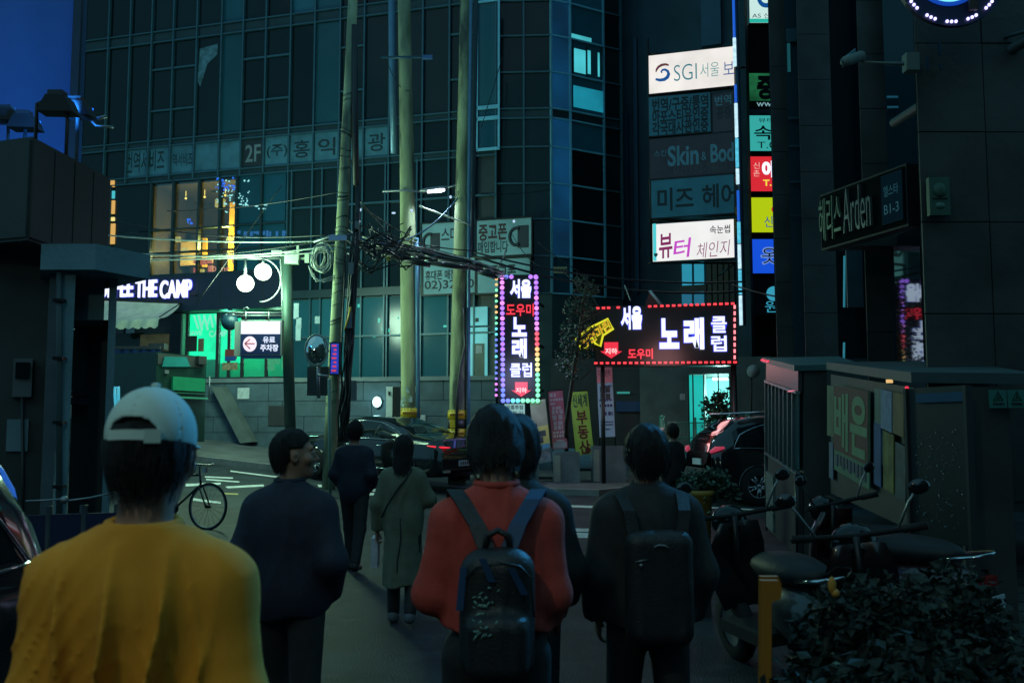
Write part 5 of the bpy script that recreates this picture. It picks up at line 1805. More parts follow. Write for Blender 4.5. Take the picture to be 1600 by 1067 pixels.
# =================================================================== OVERHEAD CABLES
def cable(a, b, sag, r, mat=CABLE, n=14, lab='black overhead cable strung across the picture', grp='overhead cables'):
    pts = []
    for i in range(n + 1):
        t = i / n
        p = a.lerp(b, t)
        p.z -= sag * 4 * t * (1 - t)
        pts.append(p)
    o_ = MB().tube(pts, r, 5).build('overhead_cable', mat)
    return tag(o_, lab, 'cable', grp)
PALEC = M('pale cable', (.45, .47, .40), .5)
for (a, b, s_, r, m_, lb) in (
    ((60, 356, 23), (530, 376, 22), .15, .018, PALEC, 'pale cable running from the cafe front to the leaning pole, topmost'),
    ((60, 372, 23), (528, 382, 22), .35, .020, PALEC, 'pale cable just below the topmost one left of the leaning pole'),
    ((60, 396, 23), (528, 372, 22), .25, .016, CABLE, 'dark cable rising to the leaning pole in front of the cafe windows'),
    ((60, 405, 22), (528, 392, 22), .10, .020, PALEC, 'pale cable just over the globe lamps'),
    ((180, 346, 24), (524, 366, 22), .20, .016, CABLE, 'dark cable crossing the upper edge of the cafe windows'),
    ((310, 470, 25), (440, 290, 24), .0, .010, CABLE, 'thin dark wire slanting up to the dark window'),
    ((262, 330, 26), (530, 300, 22), .1, .012, CABLE, 'thin dark wire meeting the leaning pole high up'),
    ((655, 322, 24), (735, 352, 24), .0, .022, PALEC, 'short pale stay wire between the two right poles'),
    ((565, 322, 22), (640, 368, 24.4), .05, .016, CABLE, 'dark stay wire from the leaning pole to the middle pole'),
    ((560, 310, 22), (650, 400, 24.4), .1, .016, CABLE, 'dark stay wire crossing below the street lamp'),
    ((715, 310, 24), (560, 372, 22), .5, .022, PIPE_B, 'blue grey cable sagging under the street lamp'),
    ((715, 300, 24), (860, 296, 28), .1, .010, CABLE, 'thin wire running right from the right pole'),
    ((545, 345, 22), (745, 392, 23.8), .15, .016, CABLE, 'dark wire above the cable bundle'),
    ((740, 400, 24), (1165, 455, 25), .35, .030, CABLE, 'thick black cable sagging over the karaoke signs'),
    ((740, 394, 24), (1165, 440, 25), .28, .024, CABLE, 'black cable just above the thick one over the karaoke signs'),
    ((840, 378, 26), (905, 424, 26), .05, .012, CABLE, 'thin wire slanting down to the yellow tag'),
    ((800, 366, 27), (860, 420, 26), .25, .010, CABLE, 'thin looping wire beside the phone banners'),
    ((920, 455, 24), (935, 480, 23.4), .0, .012, CABLE, 'short wire at the left end of the wide neon sign'),
    ((976, 446, 24), (985, 470, 23.4), .0, .014, PALEC, 'short pale wire standing over the wide neon sign'),
    ((1145, 445, 25), (1345, 470, 18.5), .15, .02, CABLE, 'black cable running into the dark building on the right'),
    ((752, 200, 25), (785, 90, 28), .0, .012, CABLE, 'thin wire climbing past the blue lit window frame'),
    ((606, 100, 24.6), (640, 142, 24.4), .2, .012, CABLE, 'thin wire looping under the high crossarm'),
):
    cable(P(*a), P(*b), s_, r, m_, lab=lb)

# tangled bundle between leaning and right pole
cb = thing('cable_bundle', 'thick tangled bundle of cables sagging from the leaning pole to the tall neon sign', 'cables', P(700, 405, 23.4))
def bpath(t):
    """bundle axis in the picture"""
    pts_ = [(548, 372), (590, 384), (630, 392), (680, 402), (730, 412), (770, 424), (790, 430)]
    k = t * (len(pts_) - 1)
    i = min(int(k), len(pts_) - 2)
    f = k - i
    return (pts_[i][0] + (pts_[i + 1][0] - pts_[i][0]) * f, pts_[i][1] + (pts_[i + 1][1] - pts_[i][1]) * f)
rg = random.Random(4)
for k in range(34):
    t0, t1 = rg.uniform(0, .3), rg.uniform(.65, 1)
    oy, oz = rg.uniform(-13, 9), rg.uniform(-.25, .25)
    ph, am = rg.uniform(0, 6), rg.uniform(.5, 2.5)
    pts = []
    for i in range(15):
        t = t0 + (t1 - t0) * i / 14
        x, y = bpath(t)
        sp = math.sin(math.pi * t) ** .5
        pts.append(P(x, y + oy * (.35 + .65 * sp) * (1 - .6 * t) + am * math.sin(t * 9 + ph), 22.4 + 1.6 * t + oz))
    MB().tube(pts, rg.uniform(.010, .026), 5).build('strand', PALEC if k % 4 == 0 else CABLE, cb)
m_ = MB()
for k in range(22):
    t = rg.uniform(.15, .95)
    x, y = bpath(t)
    c = P(x, y + rg.uniform(-6, 6), 22.2 + 1.6 * t)
    m_.tube([c + Vector((-.12, 0, rg.uniform(-.05, .05))), c, c + Vector((.14, 0, rg.uniform(-.08, .06)))], .018, 4)
m_.build('clamps', M('bright clamp', (.5, .56, .55), .3, .6), cb)['kind'] = 'stuff'
m_ = MB()
for (x, y, l, r_) in ((620, 400, .7, .10), (652, 409, .6, .09), (700, 414, .9, .07), (762, 428, .45, .07), (600, 388, .4, .08)):
    c = P(x, y, 22.6)
    m_.tube([c - Vector((l / 2, 0, -.04)), c, c + Vector((l / 2, 0, -.09))], [r_ * .5, r_, r_ * .5], 8)
m_.build('splice_sleeve', CABLE, cb)
# messy tangle right of the leaning pole
m_ = MB()
for k in range(46):
    c = P(rg.gauss(585, 22), rg.gauss(382, 16), 22.1)
    d = Vector((rg.uniform(-.4, .4), rg.uniform(-.1, .1), rg.uniform(-.3, .3)))
    e = Vector((rg.uniform(-.2, .2), 0, rg.uniform(-.25, .05)))
    m_.tube([c - d, c + e * .6, c + d * .5 + e, c + d], rg.uniform(.008, .02), 4)
m_.build('tangle', CABLE, cb)['kind'] = 'stuff'
m_ = MB()
for x, y in ((604, 403), (608, 402), (606, 406), (641, 377), (650, 376)):
    m_.sphere(P(x, y, 22.0), .035, 7, 5)
m_.build('amber_lug', M('amber lug', (.5, .42, .08), .4), cb)

co = thing('cable_coil', 'loose coil of pale cable hung on the left of the leaning pole', 'cable coil', P(503, 405, 22))
for k in range(9):
    c = P(500 + rg.uniform(-3, 9), 404 + rg.uniform(-4, 5), 21.8 + rg.uniform(-.1, .15))
    rr, el = rg.uniform(.16, .30), rg.uniform(.7, 1)
    tl = rg.uniform(-.3, .3)
    pts = [c + Vector((rr * el * math.cos(t) + .25 * rr * math.sin(t) * tl, .05 * math.sin(3 * t + k), rr * 1.25 * math.sin(t))) for t in [2 * math.pi * q / 20 for q in range(20)]]
    MB().tube(pts, .013, 5, True).build('loop', PALEC, co)
for k in range(3):
    pts = [P(482 + 4 * k, 415 + 6 * k, 21.9), P(488 + 3 * k, 432 + 4 * k, 21.9), P(505, 441 - 2 * k, 21.9), P(524, 436 - 3 * k, 21.9)]
    MB().tube(pts, .012, 5).build('tail', PALEC, co)
yt = thing('cable_tag', 'small yellow tag hanging on the black cable right of the tall neon sign', 'tag', P(875, 422, 25.4))
yb_ = Board.px(865, 886, 417, 427, 25.4)
yb_.slab(0, yb_.w, 0, yb_.h, 0, .01, 'tag_plate', M('pale yellow plate', (.40, .38, .16), .5), yt)
for k in range(4):
    yb_.slab(.04 + k * .08, .1 + k * .08, yb_.h * .35, yb_.h * .7, .012, .016, 'tag_print', INK, yt)

# =================================================================== PLANTS
LEAF = M('dark leaf', (.028, .070, .042), .4, var=.55, scale=5)
LEAF_L = M('pale lit leaf', (.10, .20, .14), .4, var=.5, scale=9)
BARK = M('bark', (.05, .045, .035), .8, var=.3, scale=8)
def leafmesh(name, mat, blobs, n, size, rg_, fold=.25):
    """leaf-sized folded quads scattered in several ellipsoid clumps"""
    vs, fs = [], []
    wts = [b[1][0] * b[1][1] * b[1][2] for b in blobs]
    for _ in range(n):
        c, r = rg_.choices(blobs, wts)[0]
        while True:
            v = Vector((rg_.uniform(-1, 1), rg_.uniform(-1, 1), rg_.uniform(-1, 1)))
            if .25 < v.length < 1:
                break
        p = Vector(c) + Vector((v.x * r[0], v.y * r[1], v.z * r[2]))
        d = Vector((rg_.gauss(0, 1), rg_.gauss(0, 1), rg_.gauss(-.3, .7))).normalized()
        s_ = d.cross(Vector((rg_.gauss(0, 1), rg_.gauss(0, 1), rg_.gauss(0, 1)))).normalized()
        nrm = d.cross(s_)
        l = size * rg_.uniform(.4, 1.55)
        b_ = len(vs)
        vs += [p, p + d * l * .5 + s_ * l * .28 + nrm * l * fold * .3, p + d * l, p + d * l * .5 - s_ * l * .28 + nrm * l * fold * .3]
        fs += [(b_, b_ + 1, b_ + 2), (b_, b_ + 2, b_ + 3)]
    return MB().add(vs, fs).mesh(name, mat)
rg = random.Random(9)
tr = thing('street_tree', 'narrow dark leafy tree growing in front of the left end of the wide neon sign', 'tree', G(905, 742))
tb = G(885, 735)
YT = 22.6
m_ = MB()
m_.tube([tb, P(885, 660, YT), P(898, 570, YT), P(912, 470, YT), P(918, 430, YT)], [.06, .05, .045, .04, .02], 8)
for k in range(9):
    y = rg.uniform(450, 610)
    a = P(907, y, YT)
    m_.tube([a, a + Vector((rg.uniform(-.35, .35), rg.uniform(-.3, .3), .2)), a + Vector((rg.uniform(-.6, .6), rg.uniform(-.4, .4), .5))], [.03, .02, .008], 5)
m_.build('trunk', BARK, tr)
bl_ = []
for (x, y, rx, rz) in ((912, 450, 18, 20), (900, 480, 22, 20), (918, 485, 14, 16), (890, 520, 18, 24), (905, 545, 22, 22), (884, 560, 18, 22), (893, 582, 14, 12), (920, 520, 12, 16), (925, 455, 10, 16)):
    bl_.append((P(x, y, YT), (rx / 68, .4, rz / 68)))
link('crown', leafmesh('crown', LEAF, bl_, 1700, .07, rg), tr)
link('crown_tips', leafmesh('crown_tips', LEAF_L, bl_, 120, .045, rg), tr)

sh = thing('potted_shrub', 'leafy shrub silhouetted against the cyan lit entrance', 'shrub', P(1120, 690, 24.5))
m_ = MB()
for k in range(7):
    a = P(1122, 690, 24.5)
    m_.tube([a, P(1122 + rg.uniform(-8, 8), 655, 24.5), P(1122 + rg.uniform(-26, 22), rg.uniform(605, 635), 24.5)], [.025, .02, .006], 5)
m_.build('stems', BARK, sh)
bl_ = [(P(x, y, 24.5), (rx / 63, .25, rz / 63)) for (x, y, rx, rz) in ((1122, 640, 17, 22), (1110, 632, 12, 9), (1126, 618, 12, 8), (1132, 650, 8, 22), (1115, 660, 18, 14), (1102, 634, 9, 5), (1136, 610, 4, 6))]
link('foliage', leafmesh('foliage', LEAF, bl_, 900, .11, rg), sh)
link('foliage_tips', leafmesh('foliage_tips', LEAF_L, [bl_[3], bl_[0]], 60, .08, rg), sh)['kind'] = 'stuff'

# green mesh fence
fn = thing('green_fence', 'green wire mesh fence with round posts below the lit entrance', 'fence', P(1090, 740, 23.8))
GP = M('green fence paint', (.03, .26, .17), .4)
fa, fb = (1034, 654, 23.2), (1196, 656, 24.6)
m_ = None
for k, x in enumerate((1034, 1086, 1141, 1168)):
    yy = 652 if k != 3 else 650
    Yp = 23.2 + 1.4 * (x - 1034) / 162
    q = P(x, yy, Yp)
    MB().tube([(q.x, q.y, ground_z(q.x, q.y)), q], .055 if k in (0, 3) else .03, 10).build('post', GP, fn)
    if k in (0, 3):
        MB().sphere(q, .06, 10, 6).build('post_cap', GP, fn)
MB().tube([P(1033.8, 668, 23.14), P(1034.5, 676, 23.14)], .058, 10).build('white_band', M('white band', (.6, .62, .6), .5), fn)
wires = MB()
rail = MB()
p0, p1 = P(1034, 660, 23.2), P(1196, 660, 24.6)
zb_ = ground_z(3, 24) + .1
for k in range(82):
    p = p0.lerp(p1, k / 81)
    wires.tube([(p.x, p.y, zb_), (p.x, p.y, p0.z)], .006, 3)
for k in range(5):
    z = zb_ + (p0.z - zb_) * k / 4
    rail.tube([(p0.x, p0.y, z), (p1.x, p1.y, z)], .012, 4)
wires.build('wire_mesh', GP, fn)['kind'] = 'stuff'
rail.build('rail', GP, fn)
b = Board.px(1043, 1056, 658, 676, 23.15)
b.slab(0, b.w, 0, b.h, 0, .01, 'notice', M('pale green notice', (.14, .30, .26), .5), fn)
letters(b, '주차', (1044, 662, 1055, 671), MATS['white band'], fn, d=.014)
fwall = MB()
fwall.hexa((p0.x, p0.y + .1, ground_z(p0.x, p0.y)), (p1.x - p0.x, p1.y - p0.y, 0), (0, .2, 0), (0, 0, .35))
tag(fwall.build('fence_base', M('pale low wall', (.17, .24, .22), .7, var=.2)), 'pale low concrete wall under the green mesh fence', 'wall')

# shrub in a yellow planter (right of the man in black)
yp = thing('yellow_planter', 'tall mustard yellow planter with a leafy shrub between the man in black and the scooters', 'planter', G(1100, 860))
YY = 8.6
def gz(px, Y):
    return ground_z((px - 800) * Y / F, Y)
MUST = M('mustard plastic', (.28, .17, .025), .5, var=.2)
q0, q1 = P(1096, 865, YY), P(1100, 775, YY)
m_ = MB().lathe([(0, 0), (.075, 0), (.10, q1.z - q0.z), (.115, q1.z - q0.z + .01), (.115, q1.z - q0.z + .05), (.09, q1.z - q0.z + .05), (.085, q1.z - q0.z - .03), (0, q1.z - q0.z - .03)], (q0.x, YY, q0.z), 12)
m_.build('pot', MUST, yp)
MB().box((q0.x, YY, (gz(1096, YY) + q0.z) / 2), (.13, .13, max(.05, q0.z - gz(1096, YY)))).build('pot_foot', BLACK, yp)
bl_ = [(P(x, y, 8.7), (rx / 180, .16, rz / 180)) for (x, y, rx, rz) in ((1082, 750, 20, 16), (1105, 745, 22, 14), (1128, 752, 16, 18), (1100, 770, 26, 14), (1068, 762, 10, 10), (1140, 770, 12, 12))]
link('foliage', leafmesh('foliage', LEAF, bl_, 1500, .045, rg), yp)
link('foliage_tips', leafmesh('foliage_tips', LEAF_L, bl_[:2] + [(P(1102, 790, 8.5), (.07, .1, .1))], 90, .04, rg), yp)['kind'] = 'stuff'
m_ = MB()
for k in range(6):
    m_.tube([(q0.x, YY, q1.z), P(1098 + rg.uniform(-14, 14), 765, 8.65), P(1098 + rg.uniform(-34, 38), rg.uniform(738, 760), 8.65)], [.012, .008, .004], 4)
m_.build('stems', BARK, yp)

# =================================================================== CARS
PAINT_K = M('black car paint', (.008, .009, .011), .16, .0, var=.05, coat=.8)
CARGLASS = M('dark car glass', (.006, .010, .012), .05, var=.1)
CHROME = M('chrome', (.6, .65, .68), .12, 1.0, var=.02)
TYRE = M('tyre rubber', (.008, .008, .008), .8)
RIM = M('alloy rim', (.40, .42, .44), .25, .9, var=.05)
TAIL = E('tail light', (255, 40, 60), 1.0)

def interp(tab, y):
    for (a, *va), (b, *vb) in zip(tab, tab[1:]):
        if y <= b:
            k = max(0, (y - a) / (b - a))
            k = k * k * (3 - 2 * k) * .5 + k * .5
            return [p + (q - p) * k for p, q in zip(va, vb)]
    return list(tab[-1][1:])

def car(root, tab, Lc, wheels, wr, glass, belt=.93, tail=None, name='body'):
    """tab rows: y, half width, sill z, shoulder z, top z, half width of the top. y runs from the tail (0) to the nose."""
    def sec(y):
        w_, zs, zb, zt, wt = interp(tab, y)
        zb = min(zb, zt - .03)
        return [(w_ * .55, zs - .02), (w_ * .93, zs), (w_ * .99, zs + .12), (w_, zs + (zb - zs) * .5), (w_ * .985, zb - .08), (w_ * .95, zb),
                (wt + (w_ * .95 - wt) * .62, zb + (zt - zb) * .42), (wt, zb + (zt - zb) * .84), (wt * .84, zb + (zt - zb) * .96), (wt * .45, zt), (0, zt + .008)]
    N = 60
    ys = [Lc * i / N for i in range(N + 1)]
    vs, fs = [], []
    for y in ys:
        s_ = sec(y)
        ring = [(x, y, z) for x, z in s_] + [(-x, y, z) for x, z in reversed(s_[:-1])]
        vs += ring
    m = len(ring)
    for i in range(N):
        for k in range(m):
            k2 = (k + 1) % m
            fs.append((i * m + k, i * m + k2, (i + 1) * m + k2, (i + 1) * m + k))
    fs.append(tuple(range(m)))
    fs.append(tuple(N * m + k for k in reversed(range(m))))
    body = MB().add(vs, fs, True).build(name, PAINT_K, root)
    def side(y, t, s, off):
        """point on the greenhouse side, t from belt (0) to roof edge (1)"""
        sc_ = sec(y)
        a, b, c = sc_[5], sc_[6], sc_[7]
        k = t * 2
        p = (a[0] + (b[0] - a[0]) * k, a[1] + (b[1] - a[1]) * k) if k < 1 else (b[0] + (c[0] - b[0]) * (k - 1), b[1] + (c[1] - b[1]) * (k - 1))
        return Vector((s * (p[0] + off), y, p[1] + off * .3))
    for (y0, y1, t0a, t1a, t0b, t1b) in glass['side']:
        for s in (-1, 1):
            vs, fs = [], []
            n = 10
            for i in range(n + 1):
                y = y0 + (y1 - y0) * i / n
                k = i / n
                ta, tb = t0a + (t0b - t0a) * k, t1a + (t1b - t1a) * k
                for j in range(5):
                    vs.append(side(y, ta + (tb - ta) * j / 4, s, .006))
            for i in range(n):
                for j in range(4):
                    q = i * 5 + j
                    f = (q, q + 1, q + 6, q + 5)
                    fs.append(f if s < 0 else tuple(reversed(f)))
            MB().add(vs, fs, True).build('side_window', CARGLASS, root)
    for s in (-1, 1):
        m_ = MB()
        yy0, yy1 = glass['trim']
        n = 18
        m_.tube([side(yy0 + (yy1 - yy0) * i / n, .07, s, .012) for i in range(n + 1)], .011, 5)
        m_.tube([side(yy0 + (yy1 - yy0) * i / n, .10 + .86 * math.sin(math.pi * i / n) ** .35, s, .012) for i in range(n + 1)], .010, 5)
        m_.build('window_trim', CHROME, root)
        m_ = MB()
        for yh in glass['handles']:
            sc_ = sec(yh)
            m_.tube([(s * (sc_[4][0] + .02), yh - .1, sc_[4][1] - .03), (s * (sc_[4][0] + .03), yh, sc_[4][1] - .03), (s * (sc_[4][0] + .02), yh + .1, sc_[4][1] - .03)], .014, 6)
        m_.build('door_handles', CHROME, root)['kind'] = 'stuff'
        m_ = MB()
        m_.tube([(s * (sec(y)[2][0] + .008), y, sec(y)[2][1] + .02) for y in [wheels[0] + .4 + (wheels[1] - wheels[0] - .8) * i / 6 for i in range(7)]], .012, 5)
        m_.build('sill_trim', CHROME, root)
        mi = glass['mirror']
        sc_ = sec(mi)
        MB().sphere((s * (sc_[5][0] + .10), mi, sc_[5][1] + .07), .1, 10, 7, (1.0, .7, .75)).build('side_mirror', PAINT_K, root)
    # windscreens
    for nm, y0, y1 in (('rear_window', *glass['rear']), ('windscreen', *glass['front'])):
        vs, fs = [], []
        n = 8
        for i in range(n + 1):
            y = y0 + (y1 - y0) * i / n
            sc_ = sec(y)
            for j in range(9):
                k = -1 + 2 * j / 8
                x = sc_[7][0] * .93 * k
                # height on the top arc
                ax = abs(x)
                if ax <= sc_[9][0]:
                    z = sc_[9][1] + .008 * (1 - ax / max(1e-6, sc_[9][0]))
                elif ax <= sc_[8][0]:
                    f_ = (ax - sc_[9][0]) / (sc_[8][0] - sc_[9][0])
                    z = sc_[9][1] + (sc_[8][1] - sc_[9][1]) * f_
                else:
                    f_ = (ax - sc_[8][0]) / (sc_[7][0] - sc_[8][0])
                    z = sc_[8][1] + (sc_[7][1] - sc_[8][1]) * f_
                vs.append((x, y, z + .008))
        for i in range(n):
            for j in range(8):
                q = i * 9 + j
                fs.append((q, q + 1, q + 10, q + 9))
        MB().add(vs, fs, True).build(nm, CARGLASS, root)
    hw = interp(tab, Lc / 2)[0]
    tyre = MB().lathe([(wr * .62, -.1), (wr * .93, -.105), (wr, -.07), (wr, .07), (wr * .93, .105), (wr * .62, .1)], (0, 0, 0), 28, 'x').mesh('tyre', TYRE)
    arch = MB().lathe([(wr * 1.08, -.02), (wr * 1.14, .0), (wr * 1.08, .02)], (0, 0, 0), 28, 'x').mesh('wheel_arch', PAINT_K)
    rm = MB()
    rm.lathe([(wr * .62, -.09), (wr * .64, .09), (wr * .60, .095), (wr * .57, .06), (wr * .55, -.02)], (0, 0, 0), 28, 'x')
    for k in range(10):
        t = 2 * math.pi * k / 10 + (.12 if k % 2 else -.12)
        a, b = Vector((.075, math.cos(t) * .05, math.sin(t) * .05)), Vector((.065, math.cos(t) * wr * .6, math.sin(t) * wr * .6))
        rm.tube([a, b], [.026, .02], 5)
    rm.lathe([(0, .09), (.045, .088), (.05, .06)], (0, 0, 0), 12, 'x')
    rm = rm.mesh('rim', RIM)
    dk = MB().lathe([(0, -.03), (wr * .57, -.03)], (0, 0, 0), 20, 'x').mesh('brake_disc', M('dark disc', (.02, .02, .02), .5))
    for y in wheels:
        for s in (-1, 1):
            X = interp(tab, y)[0] - .07
            mt = Matrix.Translation((s * X, y, wr)) @ Matrix.Diagonal((s, 1, 1, 1))
            t_ = link('wheel', tyre, root, mt)
            link('rim', rm, t_, mt)
            link('brake_disc', dk, t_, mt)
            link('wheel_arch', arch, root, Matrix.Translation((s * (X + .075), y, wr)))
    return sec, body

# black sedan
sd_tab = [(0, .74, .34, .74, .86, .60), (.06, .86, .26, .90, 1.03, .70), (.30, .90, .22, .95, 1.06, .72), (.85, .92, .20, .96, 1.10, .70), (1.4, .93, .20, .96, 1.33, .62), (1.95, .93, .20, .95, 1.45, .60), (2.6, .93, .20, .94, 1.47, .61), (3.1, .93, .20, .94, 1.40, .62), (3.75, .92, .20, .93, 1.03, .70), (4.3, .90, .21, .88, .97, .68), (4.75, .82, .26, .76, .84, .58), (4.9, .68, .34, .62, .66, .48)]
sed = thing('parked_car', 'black sedan with a glowing red tail light and chrome window line at the crossing', 'car')
glass = dict(side=[(1.18, 1.95, .12, .42, .12, .92), (2.0, 2.72, .12, .93, .12, .95), (2.78, 3.42, .12, .95, .12, .55)], trim=(1.05, 3.6), handles=(1.75, 2.75), mirror=3.35, rear=(.95, 1.85), front=(3.05, 3.72))
sec, _b = car(sed, sd_tab, 4.9, (.95, 3.85), .335, glass)
for s in (-1, 1):
    m_ = MB()
    m_.tube([(s * .50, -.012, .86), (s * .70, .03, .87), (s * .83, .12, .88), (s * .90, .30, .90)], [.012, .022, .022, .008], 6)
    m_.build('tail_light', TAIL, sed)
    m_ = MB()
    m_.tube([(s * .92, 4.3, .70), (s * .80, 4.72, .70), (s * .62, 4.85, .70)], [.02, .05, .03], 6)
    m_.build('headlight', STEEL, sed)
    MB().box((s * .62, -.03, .36), (.2, .05, .06)).build('exhaust_tip', CHROME, sed)
m_ = MB()
m_.box((0, -.035, .845), (1.2, .04, .025))
m_.build('boot_trim', CHROME, sed)
m_ = MB()
m_.box((0, -.035, .70), (1.0, .03, .022))
m_.build('boot_trim', CHROME, sed)
m_ = MB()
m_.box((0, -.035, .60), (1.3, .03, .02))
m_.build('bumper_trim', CHROME, sed)
MB().box((0, -.02, .5), (1.5, .04, .24)).build('rear_bumper', PAINT_K, sed)
pl_ = MB().box((0, -.05, .52), (.50, .02, .12)).build('number_plate', M('pale plate', (.45, .55, .6), .4), sed)
m_ = MB()
for k in range(6):
    m_.box((-.18 + k * .07, -.062, .52), (.04, .004, .07))
m_.build('plate_print', INK, pl_)
for x, cm in ((-.42, (40, 110, 255)), (.40, (90, 150, 255)), (.05, (190, 200, 230))):
    pass
ang = R(52)
rear = Vector((-1.05, 22.0, 0))
hd_ = Vector((-math.sin(ang), math.cos(ang), 0))
sed.location = (rear.x, rear.y, ground_z(rear.x + hd_.x * 2.4, rear.y + hd_.y * 2.4) + .02)
sed.rotation_euler = (R(2.2), R(-1), ang)

# black sport utility car behind the ticket hut
sv_tab = [(0, .78, .42, .92, 1.00, .62), (.05, .90, .34, 1.00, 1.22, .66), (.22, .93, .28, 1.02, 1.38, .66), (.55, .95, .24, 1.03, 1.62, .64), (1.0, .95, .23, 1.02, 1.68, .65), (2.2, .95, .23, 1.00, 1.70, .66), (2.7, .95, .23, 1.0, 1.64, .66), (3.35, .94, .24, 1.0, 1.16, .72), (4.0, .92, .26, .98, 1.06, .70), (4.45, .84, .34, .86, .92, .60), (4.6, .70, .42, .7, .74, .5)]
suv = thing('parked_suv', 'black sport utility car parked behind the ticket hut with pink tail reflections', 'car')
glass = dict(side=[(.42, 1.05, .12, .80, .12, .95), (1.1, 1.9, .12, .95, .12, .95), (1.96, 2.75, .12, .95, .12, .75)], trim=(.4, 3.0), handles=(1.6, 2.5), mirror=2.85, rear=(.16, .52), front=(2.72, 3.3))
car(suv, sv_tab, 4.6, (.85, 3.6), .36, glass)
for s in (-1, 1):
    m_ = MB()
    m_.tube([(s * .72, -.0, 1.0), (s * .86, .05, 1.05), (s * .93, .2, 1.08)], [.03, .05, .02], 6)
    m_.build('tail_light', E('pink tail reflection glow', (190, 60, 90), .7), suv)  # pink reflections on the tail put in as its own glow
    m_ = MB()
    m_.tube([(s * .62, .45, 1.72), (s * .62, 1.2, 1.75), (s * .63, 2.5, 1.74)], .018, 6)
    m_.build('roof_rail', CHROME, suv)
MB().box((0, -.03, .55), (1.5, .06, .26)).build('rear_bumper', M('grey bumper', (.05, .055, .06), .5), suv)
MB().box((0, -.03, .8), (.5, .02, .12)).build('number_plate', MATS['pale plate'], suv)
suv2 = thing('parked_car', 'dark car cut by the left picture edge, neon reflections painted along its rear pillar', 'car')
vt = [(0, .80, .42, 1.0, 1.06, .70), (.03, .91, .34, 1.04, 1.30, .72), (.07, .93, .28, 1.06, 1.46, .70), (.16, .95, .24, 1.06, 1.60, .66), (.40, .95, .23, 1.05, 1.68, .65), (2.2, .95, .23, 1.03, 1.71, .66), (2.8, .95, .23, 1.02, 1.64, .66), (3.45, .94, .24, 1.0, 1.14, .72), (4.0, .92, .26, .98, 1.05, .70), (4.4, .84, .34, .86, .92, .60), (4.5, .70, .42, .7, .74, .5)]
vsec, _b = car(suv2, vt, 4.5, (.80, 3.6), .34, dict(side=[(.30, 1.0, .12, .90, .12, .95), (1.06, 1.9, .12, .95, .12, .95), (1.96, 2.85, .12, .95, .12, .70)], trim=(.25, 3.1), handles=(1.6, 2.5), mirror=2.95, rear=(.05, .30), front=(2.85, 3.4)))
a = P(1097, 700, 19.2)
suv.location = (a.x, 19.6, ground_z(a.x, 19.4))
suv.rotation_euler = (0, 0, R(-82))
suv2.location = (-2.74, 4.15, 0)
suv2.rotation_euler = (0, 0, R(178))
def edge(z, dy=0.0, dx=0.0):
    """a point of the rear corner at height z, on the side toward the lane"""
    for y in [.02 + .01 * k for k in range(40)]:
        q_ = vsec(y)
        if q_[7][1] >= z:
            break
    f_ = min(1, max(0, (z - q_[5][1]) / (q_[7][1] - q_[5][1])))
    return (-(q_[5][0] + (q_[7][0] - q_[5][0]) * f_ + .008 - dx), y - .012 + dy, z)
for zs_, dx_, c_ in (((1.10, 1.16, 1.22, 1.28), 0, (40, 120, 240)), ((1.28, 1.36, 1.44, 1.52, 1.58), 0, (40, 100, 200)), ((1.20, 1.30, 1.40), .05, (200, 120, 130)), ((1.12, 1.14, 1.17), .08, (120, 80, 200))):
    o_ = link('painted_neon_streak', MB().tube([edge(z, 0, dx_) for z in zs_], .009, 6).mesh('painted_neon_streak', E('painted car reflection %d %d %d' % c_, c_, .8)))  # neon reflected in the car paint, drawn as glowing strips
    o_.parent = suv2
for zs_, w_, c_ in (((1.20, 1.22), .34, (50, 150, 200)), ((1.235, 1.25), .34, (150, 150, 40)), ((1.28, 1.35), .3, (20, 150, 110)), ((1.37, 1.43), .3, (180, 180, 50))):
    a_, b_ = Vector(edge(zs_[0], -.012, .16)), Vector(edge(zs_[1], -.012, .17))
    o_ = link('painted_glass_reflection', MB().hexa(a_, (w_, -.01, -.03), b_ - a_, (0, .008, 0)).mesh('painted_glass_reflection', E('painted car reflection %d %d %d' % c_, c_, .7)))  # sign reflections on the rear glass, drawn as glowing patches
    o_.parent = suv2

# =================================================================== BICYCLE
bk = thing('bicycle', 'black bicycle leaning by the roadside behind the man in mustard', 'bicycle')
FRAME = M('black bike frame', (.012, .014, .016), .35)
wr_ = .335
ty = MB().tube([(wr_ * math.cos(t), 0, wr_ * math.sin(t)) for t in [2 * math.pi * k / 36 for k in range(36)]], .018, 6, True).mesh('tyre', TYRE)
rmm = MB().tube([(wr_ * .93 * math.cos(t), 0, wr_ * .93 * math.sin(t)) for t in [2 * math.pi * k / 36 for k in range(36)]], .009, 5, True).mesh('rim', STEEL)
spk = MB()
for k in range(18):
    t = 2 * math.pi * k / 18
    spk.tube([(0, .02 if k % 2 else -.02, 0), (wr_ * .93 * math.cos(t), 0, wr_ * .93 * math.sin(t))], .002, 3)
spk.tube([(0, -.05, 0), (0, .05, 0)], .025, 8)
spk = spk.mesh('spokes', DARKMETAL)
for x in (-.52, .52):
    w1 = link('wheel', ty, bk, Matrix.Translation((x, 0, wr_)))
    link('rim', rmm, w1, Matrix.Translation((x, 0, wr_)))
    s1 = link('spokes', spk, w1, Matrix.Translation((x, 0, wr_)))
    s1['kind'] = 'stuff'
m_ = MB()
bb, st, hd1, hd2 = (-.08, 0, .30), (-.22, 0, .78), (.33, 0, .80), (.36, 0, .66)
for p, q in ((bb, st), (bb, hd2), (st, hd1), (hd1, hd2), ((-.52, 0, wr_), bb), ((-.52, 0, wr_), st)):
    m_.tube([p, q], .017, 8)
m_.build('frame', FRAME, bk)
m_ = MB()
